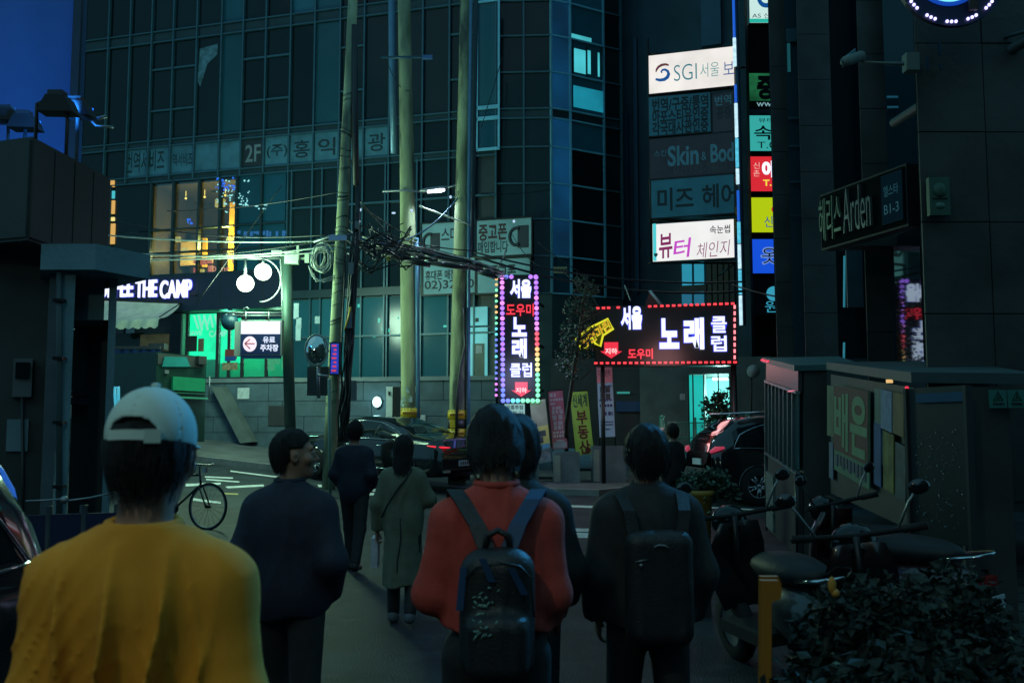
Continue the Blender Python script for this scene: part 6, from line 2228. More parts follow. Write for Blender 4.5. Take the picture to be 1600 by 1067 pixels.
m_.tube([(.36, 0, .66), (.37, .05, .62), (.52, .05, wr_)], .012, 6)
m_.tube([(.36, 0, .66), (.37, -.05, .62), (.52, -.05, wr_)], .012, 6)
m_.build('fork', FRAME, bk)
m_ = MB()
m_.tube([(.33, 0, .80), (.31, 0, .93), (.36, 0, .95)], .014, 6)
m_.tube([(.34, -.29, .97), (.37, -.12, .95), (.38, 0, .95), (.37, .12, .95), (.34, .29, .97)], .013, 8)
m_.build('handlebar', STEEL, bk)
m_ = MB()
m_.tube([(-.22, 0, .78), (-.235, 0, .88)], .013, 6)
m_.build('seat_post', STEEL, bk)
MB().sphere((-.24, 0, .91), .13, 12, 8, (1, .5, .28)).build('saddle', TYRE, bk)
MB().lathe([(0, -.01), (.09, -.008), (.09, .008), (0, .01)], (-.08, -.04, .30), 18, 'y').build('chainring', DARKMETAL, bk)
m_ = MB()
m_.tube([(-.08, -.05, .30), (-.0, -.06, .18), (.0, -.14, .18)], .011, 5)
m_.tube([(-.08, .05, .30), (-.16, .06, .42), (-.16, .14, .42)], .011, 5)
m_.build('pedals', FRAME, bk)
MB().box((.42, 0, .87), (.05, .05, .07)).build('front_lamp', STEEL, bk)
q = G(325, 826)
bk.location = (q.x - .48, q.y + .1, q.z)
bk.rotation_euler = (R(-4), 0, R(-22))

# =================================================================== SCOOTERS by the lane
def scooter(label, loc, rz, parent_group='scooters parked by the lane', tint=(.012, .013, .015)):
    s = thing('scooter', label, 'scooter', group=parent_group)
    SC = M('scooter paint %.3f' % tint[0], tint, .3, coat=.7, var=.05)
    for y in (-.62, .62):
        w1 = MB().lathe([(.14, -.05), (.21, -.055), (.24, -.03), (.24, .03), (.21, .055), (.14, .05)], (0, y, .24), 20, 'x').build('wheel', TYRE, s)
        MB().lathe([(0, -.045), (.13, -.04), (.15, -.05), (.15, .05), (.13, .04), (0, .045)], (0, y, .24), 14, 'x').build('rim', RIM, w1)
    # front shield and leg guard, y forward
    m_ = MB()
    prof = [(.50, .40, .16), (.56, .62, .21), (.52, .82, .20), (.44, .98, .14)]
    vs, fs = [], []
    for (y, z, w_) in prof:
        vs += [(-w_, y - .10, z), (-w_ * .6, y + .03, z), (0, y + .07, z), (w_ * .6, y + .03, z), (w_, y - .10, z), (w_ * .5, y - .04, z), (-w_ * .5, y - .04, z)]
    for i in range(3):
        for k in range(7):
            fs.append((i * 7 + k, i * 7 + (k + 1) % 7, (i + 1) * 7 + (k + 1) % 7, (i + 1) * 7 + k))
    fs += [tuple(reversed(range(7))), tuple(21 + k for k in range(7))]
    m_.add(vs, fs, True)
    m_.build('front_shield', SC, s)
    m_ = MB()
    m_.box((0, .18, .30), (.32, .62, .08))
    m_.build('floor_board', TYRE, s)
    m_ = MB()
    m_.sphere((0, -.42, .52), .32, 14, 9, (.58, 1.35, .62))
    m_.build('rear_body', SC, s)
    m_ = MB()
    m_.sphere((0, -.30, .76), .34, 14, 8, (.48, 1.25, .28))
    m_.build('seat', M('scooter seat', (.008, .008, .009), .6, bump=.2), s)
    m_ = MB()
    m_.tube([(0, .62, .24), (.07, .60, .30), (.07, .50, .55), (0, .46, .7), (0, .40, 1.02)], .022, 8)
    m_.build('steering_column', DARKMETAL, s)
    m_ = MB()
    m_.tube([(-.34, .30, 1.05), (-.16, .40, 1.03), (0, .42, 1.02), (.16, .40, 1.03), (.34, .30, 1.05)], .016, 8)
    m_.tube([(-.36, .28, 1.055), (-.25, .345, 1.04)], .022, 8)
    m_.tube([(.36, .28, 1.055), (.25, .345, 1.04)], .022, 8)
    m_.build('handlebar', TYRE, s)
    m_ = MB()
    m_.sphere((0, .50, .98), .12, 12, 8, (1.1, .8, .9))
    m_.build('headlight', CARGLASS, s)
    for sx in (-1, 1):
        m_ = MB()
        m_.tube([(sx * .22, .36, 1.04), (sx * .30, .36, 1.18), (sx * .34, .34, 1.24)], .008, 5)
        k_ = m_.build('mirror_stem', STEEL, s)
        MB().sphere((sx * .36, .33, 1.26), .06, 10, 7, (1, .25, .7)).build('mirror', PAINT_K, k_)
    m_ = MB()
    m_.tube([(-.13, -.42, .26), (-.15, -.62, .28), (-.16, -.92, .33)], [.03, .05, .045], 8)
    m_.build('exhaust', DARKMETAL, s)
    m_ = MB()
    m_.tube([(.12, -.6, .74), (.12, -.88, .78), (0, -.93, .79), (-.12, -.88, .78), (-.12, -.6, .74)], .012, 6)
    m_.build('grab_rail', CHROME, s)
    MB().box((0, -.86, .60), (.16, .06, .06)).build('tail_light', M('red lens', (.25, .01, .01), .2), s)
    MB().box((0, -.92, .46), (.17, .012, .11)).build('number_plate', MATS['pale plate'], s)
    s.location = (loc[0], loc[1], ground_z(*loc))
    s.rotation_euler = (R(0), R(-7), rz)
    return s
scooter('black scooter with chrome mirrors, nearest the man in black', (1.72, 6.5), R(12))
scooter('glossy black scooter with chrome trim behind the orange frame board', (1.98, 5.2), R(-8), tint=(.016, .010, .012))
scooter('dark red scooter at the back against the ticket hut', (2.75, 7.4), R(28), tint=(.03, .006, .008))

# =================================================================== ORANGE SIGN FRAME and pots bottom right
of = thing('frame_board', 'orange plastic A frame board with a blue and white panel among the dark plants', 'sign board', (1.0, 3.3, 0))
ORG = M('orange plastic', (.42, .16, .02), .45, var=.1)
YO = 3.3
def opt(px, py, dy=0):
    return P(px, py, YO + dy)
poly = [opt(1189, 907), opt(1217, 907), opt(1222, 920), opt(1220, 935), opt(1206, 941), opt(1205, 1100), opt(1187, 1100), opt(1189, 935)]
for p in poly:
    pass
poly = [Vector((p.x, YO, p.z)) for p in poly]
poly[5].z = poly[6].z = .02
poly[5].x, poly[6].x = poly[5].x - .02, poly[6].x - .01
MB().prism(poly, (0, .035, 0)).build('leg', ORG, of)
poly2 = [Vector((p.x * (YO + .06 + (1.2 - p.z) * .35) / YO, YO + .06 + (1.2 - p.z) * .35, p.z)) for p in poly]
MB().prism(poly2, (0, .035, 0)).build('leg', ORG, of)
z_t = opt(1210, 941).z
m_ = MB()
x0 = opt(1206, 960).x
m_.hexa((x0, YO + .006, .15), (.075, .32, 0), (0, .02, 0), (0, 0, z_t - .15 - .01))
m_.build('panel', M('white panel', (.55, .60, .58), .5), of)
m_ = MB()
zb2 = opt(1210, 985).z
m_.hexa((x0 + .001, YO - .001, zb2), (.075, .32, 0), (0, .004, 0), (0, 0, z_t - zb2 - .012))
m_.build('blue_print', M('blue panel print', (.01, .06, .42), .4), of)

rg = random.Random(31)
FLW = M('dark flower', (.09, .012, .02), .6, var=.3)
for i, (px, Y, hgt, n, lab) in enumerate(((1372, 3.6, 1.05, 3600, 'dark leafy pot plant beside the orange frame board'), (1455, 4.0, 1.0, 3200, 'dark leafy pot plant with a few red flowers further right'), (1410, 2.9, .92, 3200, 'low dark pot plant in the bottom right corner'), (1330, 3.0, .84, 2000, 'low bushy pot plant just right of the white panel'), (1540, 3.4, .74, 2000, 'spreading dark pot plant farthest right'))):
    t = thing('pot_plant', lab, 'plant', (0, 0, 0), 0, 'pot plants by the lane')
    MB().lathe([(0, 0), (.14, 0), (.19, .28), (.21, .28), (.21, .31), (.17, .31), (.16, .26), (0, .26)], n=14).build('pot', M('dark clay', (.04, .025, .02), .7), t)
    bl_ = [((rg.uniform(-.2, .2), rg.uniform(-.15, .15), hgt * rg.uniform(.55, 1.0)), (rg.uniform(.12, .24), .18, rg.uniform(.10, .2))) for _ in range(7)]
    link('foliage', leafmesh('foliage', M('deep dark leaf', (.011, .024, .018), .7, var=.6, scale=7), bl_, n, .045, rg), t)
    o_ = link('foliage_tips', leafmesh('foliage_tips', LEAF_L, bl_[:3], 24, .03, rg), t)
    o_['kind'] = 'stuff'
    m_ = MB()
    for k in range(6):
        c = bl_[k][0]
        m_.tube([(0, 0, .26), (c[0] * .5, c[1] * .5, .26 + (c[2] - .26) * .6), c], [.012, .008, .004], 4)
    m_.build('stems', BARK, t)
    fl = MB()
    for k in range(1 if i == 1 else 0):
        c = Vector(bl_[k][0]) + Vector((rg.uniform(-.1, .1), -.18, .08))
        for q in range(5):
            a = 2 * math.pi * q / 5
            fl.sphere(c + Vector((.022 * math.cos(a), 0, .022 * math.sin(a))), .016, 6, 4, (1, .5, 1))
    if fl.v:
        fl.build('flowers', FLW, t)['kind'] = 'stuff'
    t.location = ((px - 800) * Y / F, Y, 0)
og = MB()
c = P(1300, 914, 3.25)
og.sphere(c, .02, 8, 6, (.7, .5, 1.4))
og.sphere(c + Vector((.01, 0, -.025)), .014, 8, 6)
tag(og.build('orange_blossom', M('orange blossom', (.55, .26, .04), .6)), 'single orange blossom standing out of the dark pot plants', 'flower')

# =================================================================== RIGHT SIDE: ticket hut, banner shelter, panels
hut = thing('ticket_hut', 'narrow dark ticket hut with barred glass panels and a thin roof slab', 'hut', (3.8, 13, 0))
HP = M('hut panel metal', (.05, .085, .09), .4, .3)
lt, lb_, rt, rb2 = P(1197, 566, 15.0), P(1197, 706, 15.0), P(1247, 580, 12.2), P(1247, 738, 12.2)
def hp(u, v, off=0.0):
    """u along the wall (far to near), v from bottom to top of the glazing"""
    a, b = lb_.lerp(rb2, u), lt.lerp(rt, u)
    d = Vector((-(rt.y - lt.y), rt.x - lt.x, 0)).normalized()
    if d.x > 0:
        d = -d
    return a.lerp(b, v) + d * off
def hquad(u0, u1, v0, v1, o0, o1, nm, mat, par=hut):
    pl = [hp(u0, v0, o0), hp(u1, v0, o0), hp(u1, v1, o0), hp(u0, v1, o0)]
    return MB().prism(pl, hp(0, 0, o1) - hp(0, 0, o0)).build(nm, mat, par)
HG = pane_glass('hut glass', (.02, .09, .10), .12, .4)
for k in range(8):
    hquad(k / 8 + .012, (k + 1) / 8 - .012, .02, .78, -.03, -.015, 'glass_panel', HG)
    hquad(k / 8 - .008, k / 8 + .012, 0, .8, -.04, .02, 'bar', M('hut bar', (.12, .17, .18), .35, .6))
hquad(0, 1, .80, 1.0, -.05, .0, 'upper_panel', M('plum grey panel', (.045, .035, .042), .4, .2))
hquad(0, 1, .775, .80, -.03, .03, 'rail', M('pale hut rail', (.18, .24, .26), .35, .6))
hquad(0, 1, -.02, .0, -.03, .03, 'rail', MATS['pale hut rail'])
hquad(0, 1, -.85, -.03, -.06, -.01, 'lower_panel', M('hut dark panel', (.015, .022, .024), .5))
hquad(.05, .3, -.8, -.2, -.01, .02, 'leaning_board', M('grey louvre board', (.10, .14, .14), .6, var=.5, scale=4, aniso=(.2, 4, 4)))
m_ = MB()
t0_, t1_ = hp(0, 1.0), hp(1, 1.0)
m_.prism([t0_ + Vector((-.06, 0, 0)), t1_ + Vector((-.06, -.05, 0)), t1_ + Vector((.75, -.05, .02)), t0_ + Vector((1.1, 0, .02))], (0, 0, .07))
m_.build('roof_slab', M('teal roof edge', (.06, .15, .15), .5), hut)
m_ = MB()
m_.prism([hp(.995, -.9, -.07), hp(.995, 1.0, -.07), P(1292, 574, 12.2), Vector((P(1292, 574, 12.2).x, 12.2, hp(.995, -.9).z))], (0, .2, 0))
m_.build('front_wall', RB, hut)
m_ = MB()
for k in range(3):
    m_.box(t0_.lerp(t1_, .05 + .1 * k) + Vector((-.07, 0, .04)), (.03, .12, .025))
m_.build('red_lamp', E('red marker light', (240, 50, 80), 1.0), hut)
m_ = MB()
m_.box(hp(.9, .79, .035), (.02, .25, .015))
m_.build('red_reflex', E('pink marker light', (235, 110, 130), .9), hut)
for (u0, off) in ((.02, .1), (.98, .1)):
    a = hp(u0, -.02, .0)
    MB().tube([(a.x, a.y, ground_z(a.x, a.y)), a], .04, 8).build('foot_post', DARKMETAL, hut)

shl = thing('banner_shelter', 'low lean-to roof with posters and papers pinned along its wall', 'shelter', (3.6, 10, 0))
TR = M('grey teal shelter roof', (.04, .075, .08), .6, var=.2)
q = [P(1291, 577, 11.6), P(1424, 598, 8.0), P(1620, 600, 7.9), P(1500, 575, 11.6)]
MB().prism(q, (0, 0, .085)).build('roof_slab', TR, shl)
wl_a, wl_b = P(1296, 590, 11.4), P(1420, 612, 8.2)
def sq(px0, px1, yt0, yt1, yb0, yb1, off, nm, mat, thick=.012):
    """poster on the shelter wall: picture columns px0, px1 with their top and bottom rows"""
    def at(px, py):
        d = ray(px, py)
        n = Vector((wl_b.y - wl_a.y, -(wl_b.x - wl_a.x), 0)).normalized()
        k = (wl_a - Vector((0, 0, CAMZ))).dot(n) / d.dot(n)
        return Vector((0, 0, CAMZ)) + d * k, n
    pts_ = [at(px0, yb0), at(px1, yb1), at(px1, yt1), at(px0, yt0)]
    n = pts_[0][1]
    if n.dot(pts_[0][0] - Vector((0, 0, CAMZ))) > 0:
        n = -n
    pl = [p + n * off for p, _ in pts_]
    o_ = MB().prism(pl, n * thick).build(nm, mat, shl)
    return o_, pl, n
sq(1294, 1422, 585, 606, 770, 830, -.05, 'back_wall', M('shelter wall', (.022, .034, .036), .6, var=.2), .02)
OLIVE = M('olive poster', (.12, .17, .10), .7, var=.3)
sq(1294, 1310, 602, 604, 680, 684, .0, 'poster', OLIVE)
sq(1297, 1303, 690, 692, 745, 750, .0, 'strip_poster', M('blue grey poster', (.12, .17, .24), .7))
_, bp_, bn_ = sq(1311, 1367, 600, 612, 733, 765, .04, 'banner_cloth', M('banner green border', (.08, .19, .12), .7))
bo = Board(bp_[0], bp_[1] - bp_[0], bp_[3] - bp_[0])
bo.n = bn_
BRED = M('banner red brown', (.085, .03, .025), .7)
bo.v = (bp_[3] - bp_[0]).normalized()
bo.slab(.0, bo.w * .985, bo.h * .24, bo.h * .99, .013, .018, 'red_field', BRED, shl)
BGRN = M('banner pale green letters', (.13, .27, .14), .7)
letters(bo, '배', None, BGRN, shl, d=.022, bold=.03, st=(bo.w * .03, bo.w * .46, bo.h * .28, bo.h * .92))
letters(bo, '은', None, BGRN, shl, d=.022, bold=.035, st=(bo.w * .52, bo.w * .97, bo.h * .28, bo.h * .92))
pr_ = MB()
for k in range(9):
    bo.add(pr_, bo.w * (.06 + .1 * k), bo.w * (.13 + .1 * k), bo.h * (.06 + .03 * (k % 2)), bo.h * .2, .014, .02)
pr_.build('print', M('banner dark print', (.03, .06, .10), .6), shl)['kind'] = 'stuff'
sq(1368, 1381, 606, 608, 720, 726, .0, 'poster', M('pale olive poster', (.13, .17, .14), .7, var=.3))
sq(1369, 1380, 660, 664, 755, 762, .01, 'poster', M('blue poster', (.02, .08, .22), .7, var=.3))
sq(1381, 1398, 608, 612, 668, 676, .015, 'white_notice', M('lilac white notice', (.16, .24, .36), .7, var=.25, scale=14))
sq(1399, 1416, 612, 616, 676, 684, .01, 'poster', M('brown orange poster', (.18, .12, .05), .7, var=.4, scale=6))
sq(1384, 1400, 672, 680, 762, 772, .01, 'poster', M('olive yellow poster', (.14, .15, .04), .7, var=.4, scale=6))
sq(1401, 1417, 690, 698, 776, 786, .0, 'poster', M('grey teal poster', (.05, .08, .09), .7, var=.4, scale=8))
m_ = MB()
m_.box(P(1390, 596, 8.85) + Vector((-.02, -.05, 0)), (.05, .03, .03))
m_.build('amber_marker', E('amber marker', (235, 190, 120), 1.0), shl)
m_ = MB()
m_.sphere(P(1411, 607, 8.2) + Vector((0, -.08, 0)), .018, 8, 6)
m_.build('red_marker', MATS['red marker light'], shl)
# near panel with a punched grille, posts, plates
gpn = thing('grille_panel', 'tall dark punched metal panel sparkling with droplets under the shelter roof edge', 'panel', P(1468, 840, 7.9))
Gb = Board.px(1420, 1514, 607, 840, 7.9, 7.3)
Gb.slab(0, Gb.w, 0, Gb.h, -.03, 0, 'sheet', M('black sheet', (.014, .018, .019), .4), gpn)
m_ = MB()
for k in range(150):
    a_, c_ = rg.uniform(.12, .9) * Gb.w, rg.uniform(.1, .72) * Gb.h
    m_.sphere(Gb.p(a_, c_, .004), rg.choice((.002, .003, .003, .005)), 5, 4)
m_.build('droplets', M('water drop', (.5, .62, .6), .03, 1.0), gpn)['kind'] = 'stuff'
Gb.slab(Gb.w * .2, Gb.w * .98, Gb.h * .90, Gb.h * .96, .0, .02, 'blue_rail', M('blue rail', (.01, .07, .15), .35, .4), gpn)
for a_ in (0, Gb.w):
    Gb.slab(a_ - .015, a_ + .015, -1.0, Gb.h, -.04, .02, 'edge_post', BLACK, gpn)
ps_ = MB()
xa_, xb_ = P(1502, 700, 7.6).x, P(1580, 700, 7.6).x
ps_.hexa((xa_, 7.6, 0), (xb_ - xa_, 0, 0), (.2, .5, 0), (0, 0, 1.93))
tag(ps_.build('brick_pier', RB), 'square dark pier under the shelter roof right of the punched panel', 'pier')
for i, (x0, x1, lab) in enumerate(((1546, 1573, 'green warning plate with a black triangle, left of the pair under the roof edge'), (1575, 1602, 'green warning plate with a black triangle, right of the pair under the roof edge'))):
    b = Board.px(x0, x1, 609, 637, 7.5)
    t = thing('warning_plate', lab, 'sign', b.p(b.w / 2, 0, 0), 0, 'warning plates')
    b.slab(0, b.w, 0, b.h, -.01, 0, 'plate', M('teal green plate', (.04, .20, .17), .5), t)
    m_ = MB()
    tri = [b.p(b.w * .5, b.h * .92, .003), b.p(b.w * .24, b.h * .42, .003), b.p(b.w * .76, b.h * .42, .003)]
    m_.tube(tri, .005, 4, True)
    m_.tube([b.p(b.w * .5, b.h * .76, .003), b.p(b.w * .5, b.h * .58, .003)], .004, 4)
    m_.tube([b.p(b.w * .4, b.h * .52, .003), b.p(b.w * .6, b.h * .56, .003)], .004, 4)
    m_.build('triangle_print', INK, t)
    lines(b, t, [(.16, .016, .2, .85)], INK, rg)
# wall sign along the lane
asn = Board.px(1284, 1416, 308, 388, 14.2, 12.5)
t = lightbox('lane_sign', 'unlit dark signboard with thin tall western letters on the lane side building', 'sign', asn, M('lane sign face', (.007, .009, .009), .95, spec=.05), .2, M('flood housing', (.010, .011, .012), .6))
DG = M('dim green lettering', (.11, .16, .12), .4, .3)
letters(asn, '헤리스', None, DG, t, d=.05, bold=.0, extr=.02, st=(.03, asn.w * .30, asn.h * .10, asn.h * .92))
letters(asn, 'Arden', None, M('dim grey metal lettering', (.13, .145, .15), .4, .3), t, d=.05, bold=-.01, extr=.02, st=(asn.w * .33, asn.w * .66, asn.h * .12, asn.h * .95))
asn.slab(asn.w * .76, asn.w * .99, asn.h * .08, asn.h * .95, .012, .03, 'blue_plate', M('dull blue plate', (.012, .035, .055), .9, spec=.1), t)
letters(asn, '엘스타', None, ST_BLUE, t, d=.034, st=(asn.w * .79, asn.w * .95, asn.h * .56, asn.h * .75))
letters(asn, 'B1-3', None, ST_BLUE, t, d=.034, st=(asn.w * .79, asn.w * .95, asn.h * .25, asn.h * .42))
gb_ = Board.px(1449, 1481, 279, 338, 9.5)
t = thing('wall_box', 'dim green electric box on the dark pier right of the lane sign', 'box', gb_.p(gb_.w / 2, 0, 0))
GBX = M('dim green box', (.045, .12, .085), .5)
gb_.slab(0, gb_.w, 0, gb_.h, -.02, .05, 'box_body', GBX, t)
MB().sphere(gb_.p(gb_.w * .5, gb_.h * .66, .05), .066, 14, 8, (1, .5, 1.1)).build('meter_dome', GBX, t)
MB().sphere(gb_.p(gb_.w * .5, gb_.h * .25, .05), .04, 12, 6, (1.2, .5, .8)).build('meter_dial', M('dim pale dial', (.10, .20, .17), .4), t)
MB().box(gb_.p(gb_.w * .5, gb_.h * .44, .055), (gb_.w * .7, .012, .012)).build('box_seam', INK, t)
# security camera
cc = thing('security_camera', 'pale security camera on an arm from a wall box high on the dark pier', 'camera', P(1423, 100, 9.4))
CCM = M('old white plastic', (.17, .23, .21), .5, var=.15)
z_ = P(1423, 100, 9.4)
MB().box(P(1423, 99, 9.45), (.125, .12, .175)).build('wall_box', CCM, cc)
MB().tube([P(1412, 100, 9.4), P(1380, 99, 9.4), P(1346, 97, 9.4)], [.022, .014, .010], 8).build('arm', CCM, cc)
m_ = MB()
a, b = P(1345, 88, 9.4), P(1322, 96, 9.1)
m_.tube([a + Vector((.03, .1, .02)), a, b, b + (b - a) * .12], [.045, .05, .05, .04], 12)
m_.build('camera_body', CCM, cc)
m_ = MB()
m_.hexa(P(1318, 98, 9.05) + Vector((-.02, 0, .02)), P(1340, 80, 9.35) - P(1318, 98, 9.05), (.03, .06, -.05), (0, .01, .012))
m_.build('sun_shade', M('pale blue shade', (.12, .26, .32), .5), cc)
MB().sphere(P(1346, 93, 9.4), .035, 10, 6).build('joint', CCM, cc)
# round LED sign at the top edge
rs = thing('round_sign', 'round sign edged with groups of violet white LEDs at the top edge of the picture', 'neon sign', P(1486, 36, 8.6))
cx_, cy_, rr_ = 1486, -44, 79
Rb = Board.px(cx_ - 100, cx_ + 100, cy_ - 100, cy_ + 100, 8.6)
k_ = Rb.w / 200
m_ = MB().disc(Rb.p(*Rb.st(cx_, cy_), -.05), Rb.u * k_ * 88, Rb.v * k_ * 88, 40, Rb.n * .05)
m_.build('sign_disc', M('navy disc', (.012, .02, .07), .45), rs)
m_ = MB().disc(Rb.p(*Rb.st(cx_ - 6, cy_), .0), Rb.u * k_ * 50, Rb.v * k_ * 50, 40, Rb.n * .02)
m_.build('lit_centre', E('cyan white centre', (120, 220, 240), 1.2), rs)
m_ = MB().disc(Rb.p(*Rb.st(cx_ - 6, cy_), -.0), Rb.u * k_ * 56, Rb.v * k_ * 56, 40, Rb.n * .012)
m_.build('blue_ring', E('deep blue ring', (10, 70, 190), .8), rs)
ledm = MB().sphere((0, 0, 0), .015, 8, 6).mesh('led', E('violet white led', (196, 190, 255), 2.2))
for g0 in range(0, 360, 24):
    for j in (-5, 0, 5):
        t_ = R(g0 + j - 90)
        link('led', ledm, rs, Matrix.Translation(Rb.p(*Rb.st(cx_ + rr_ * math.cos(t_), cy_ - rr_ * math.sin(t_)), .012)))
Rb.slab(*Rb.rect(1507, -60, 1523, 20), .03, .07, 'support_bar', M('dark brown bar', (.05, .025, .02), .5), rs)
src_ = Rb.p(*Rb.st(cx_, cy_ + 30), .12)
lamp('added_led_fill', 'SPOT', src_, 1500, (.05, .45, 1), rs, .25, (Vector((-.8, 2.0, 1.5)) - src_).to_track_quat('-Z', 'Y').to_euler(), 26)  # added narrow spot set before the sign, aimed at the nearest walker

# mirror-like side window that throws back the neon street
S_ = kv.p(kv.w / 2, kv.h * .5, 0)
Q_ = P(1419, 448, 14.6)
nn_ = ((Vector((0, 0, CAMZ)) - Q_).normalized() + (S_ - Q_).normalized())
nn_ = Vector((nn_.x, nn_.y, 0)).normalized()
dirp = Vector((-nn_.y, nn_.x, 0))
def on_plane(px, py):
    d = ray(px, py)
    k = (Q_ - Vector((0, 0, CAMZ))).dot(nn_) / d.dot(nn_)
    return Vector((0, 0, CAMZ)) + d * k
MIRG = M('mirror tinted glass', (.16, .20, .22), .03, 1.0, var=.05)
pl = [on_plane(1399, 470), on_plane(1440, 470)]
zt_, zb2 = P(1419, 362, 14.6).z, P(1419, 590, 14.6).z
MB().prism([Vector((p.x, p.y, z)) for p, z in ((pl[0], zb2), (pl[1], zb2), (pl[1], zt_), (pl[0], zt_))], -nn_ * .02).build('side_window', MIRG, rb)
m_ = MB()
m_.hexa((P(1322, 385, 16.6).x, 16.6, P(1322, 480, 16.6).z), (P(1347, 385, 16.6).x - P(1322, 385, 16.6).x, 0, 0), (0, .05, 0), (0, 0, P(1322, 385, 16.6).z - P(1322, 480, 16.6).z))
m_.build('blind', M('slate blue blind', (.03, .085, .11), .6), rb)
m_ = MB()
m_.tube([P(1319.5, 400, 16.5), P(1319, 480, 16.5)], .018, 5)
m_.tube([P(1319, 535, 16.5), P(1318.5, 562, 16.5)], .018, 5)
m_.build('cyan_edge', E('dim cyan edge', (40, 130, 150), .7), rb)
# lane pavement with slabs at the right
sp_ = MB()
rg2 = random.Random(2)
yy = 7.4
for r in range(9):
    for c in range(5):
        x = 2.9 + c * .62 + (r % 2) * .3
        z = ground_z(x, yy) + .02 + rg2.uniform(-.003, .003)
        o_ = link('paving_slab', cube(M('lane paving', (.05, .075, .075), .5, var=.4, scale=2)), None, Matrix(((.6, 0, 0, x), (0, .42, 0, yy), (0, 0, .04, z - .04), (0, 0, 0, 1))))
        o_['kind'] = 'structure'
    yy += .44

# =================================================================== PEOPLE
def nets(D, lo, h):
    """surface nets: a quad mesh of the zero level of the field D"""
    S = D < 0
    c = np.zeros(np.array(S.shape) - 1, np.uint8)
    for i in (0, 1):
        for j in (0, 1):
            for k in (0, 1):
                c += S[i:S.shape[0] - 1 + i, j:S.shape[1] - 1 + j, k:S.shape[2] - 1 + k]
    idx = np.argwhere((c > 0) & (c < 8))
    n = len(idx)
    vals = {}
    for i in (0, 1):
        for j in (0, 1):
            for k in (0, 1):
                vals[i, j, k] = D[idx[:, 0] + i, idx[:, 1] + j, idx[:, 2] + k]
    acc, cnt = np.zeros((n, 3)), np.zeros(n)
    keys = list(vals)
    for a in keys:
        for ax in range(3):
            if a[ax] == 0:
                b = list(a)
                b[ax] = 1
                b = tuple(b)
                va, vb = vals[a], vals[b]
                m = (va < 0) != (vb < 0)
                t = np.where(m, va / np.where(va == vb, 1, va - vb), 0)
                for q in range(3):
                    acc[:, q] += np.where(m, a[q] + (t if q == ax else 0), 0)
                cnt += m
    pos = (idx + acc / cnt[:, None]) * h + np.array(lo)
    ids = -np.ones(c.shape, np.int64)
    ids[idx[:, 0], idx[:, 1], idx[:, 2]] = np.arange(n)
    faces = []
    for ax in range(3):
        s0 = [slice(None)] * 3
        s1 = [slice(None)] * 3
        s0[ax], s1[ax] = slice(0, -1), slice(1, None)
        A, B = S[tuple(s0)], S[tuple(s1)]
        e = np.argwhere(A != B)
        u, v = (ax + 1) % 3, (ax + 2) % 3
        ok = (e[:, u] > 0) & (e[:, v] > 0) & (e[:, u] < c.shape[u]) & (e[:, v] < c.shape[v])
        e = e[ok]
        def cell(du, dv):
            q = e.copy()
            q[:, u] -= du
            q[:, v] -= dv
            return ids[q[:, 0], q[:, 1], q[:, 2]]
        f = np.stack([cell(1, 1), cell(0, 1), cell(0, 0), cell(1, 0)], 1)
        flip = ~A[e[:, 0], e[:, 1], e[:, 2]]
        f[flip] = f[flip][:, ::-1]
        faces.append(f)
    f = np.concatenate(faces)
    f = f[(f >= 0).all(1)]
    return pos, f

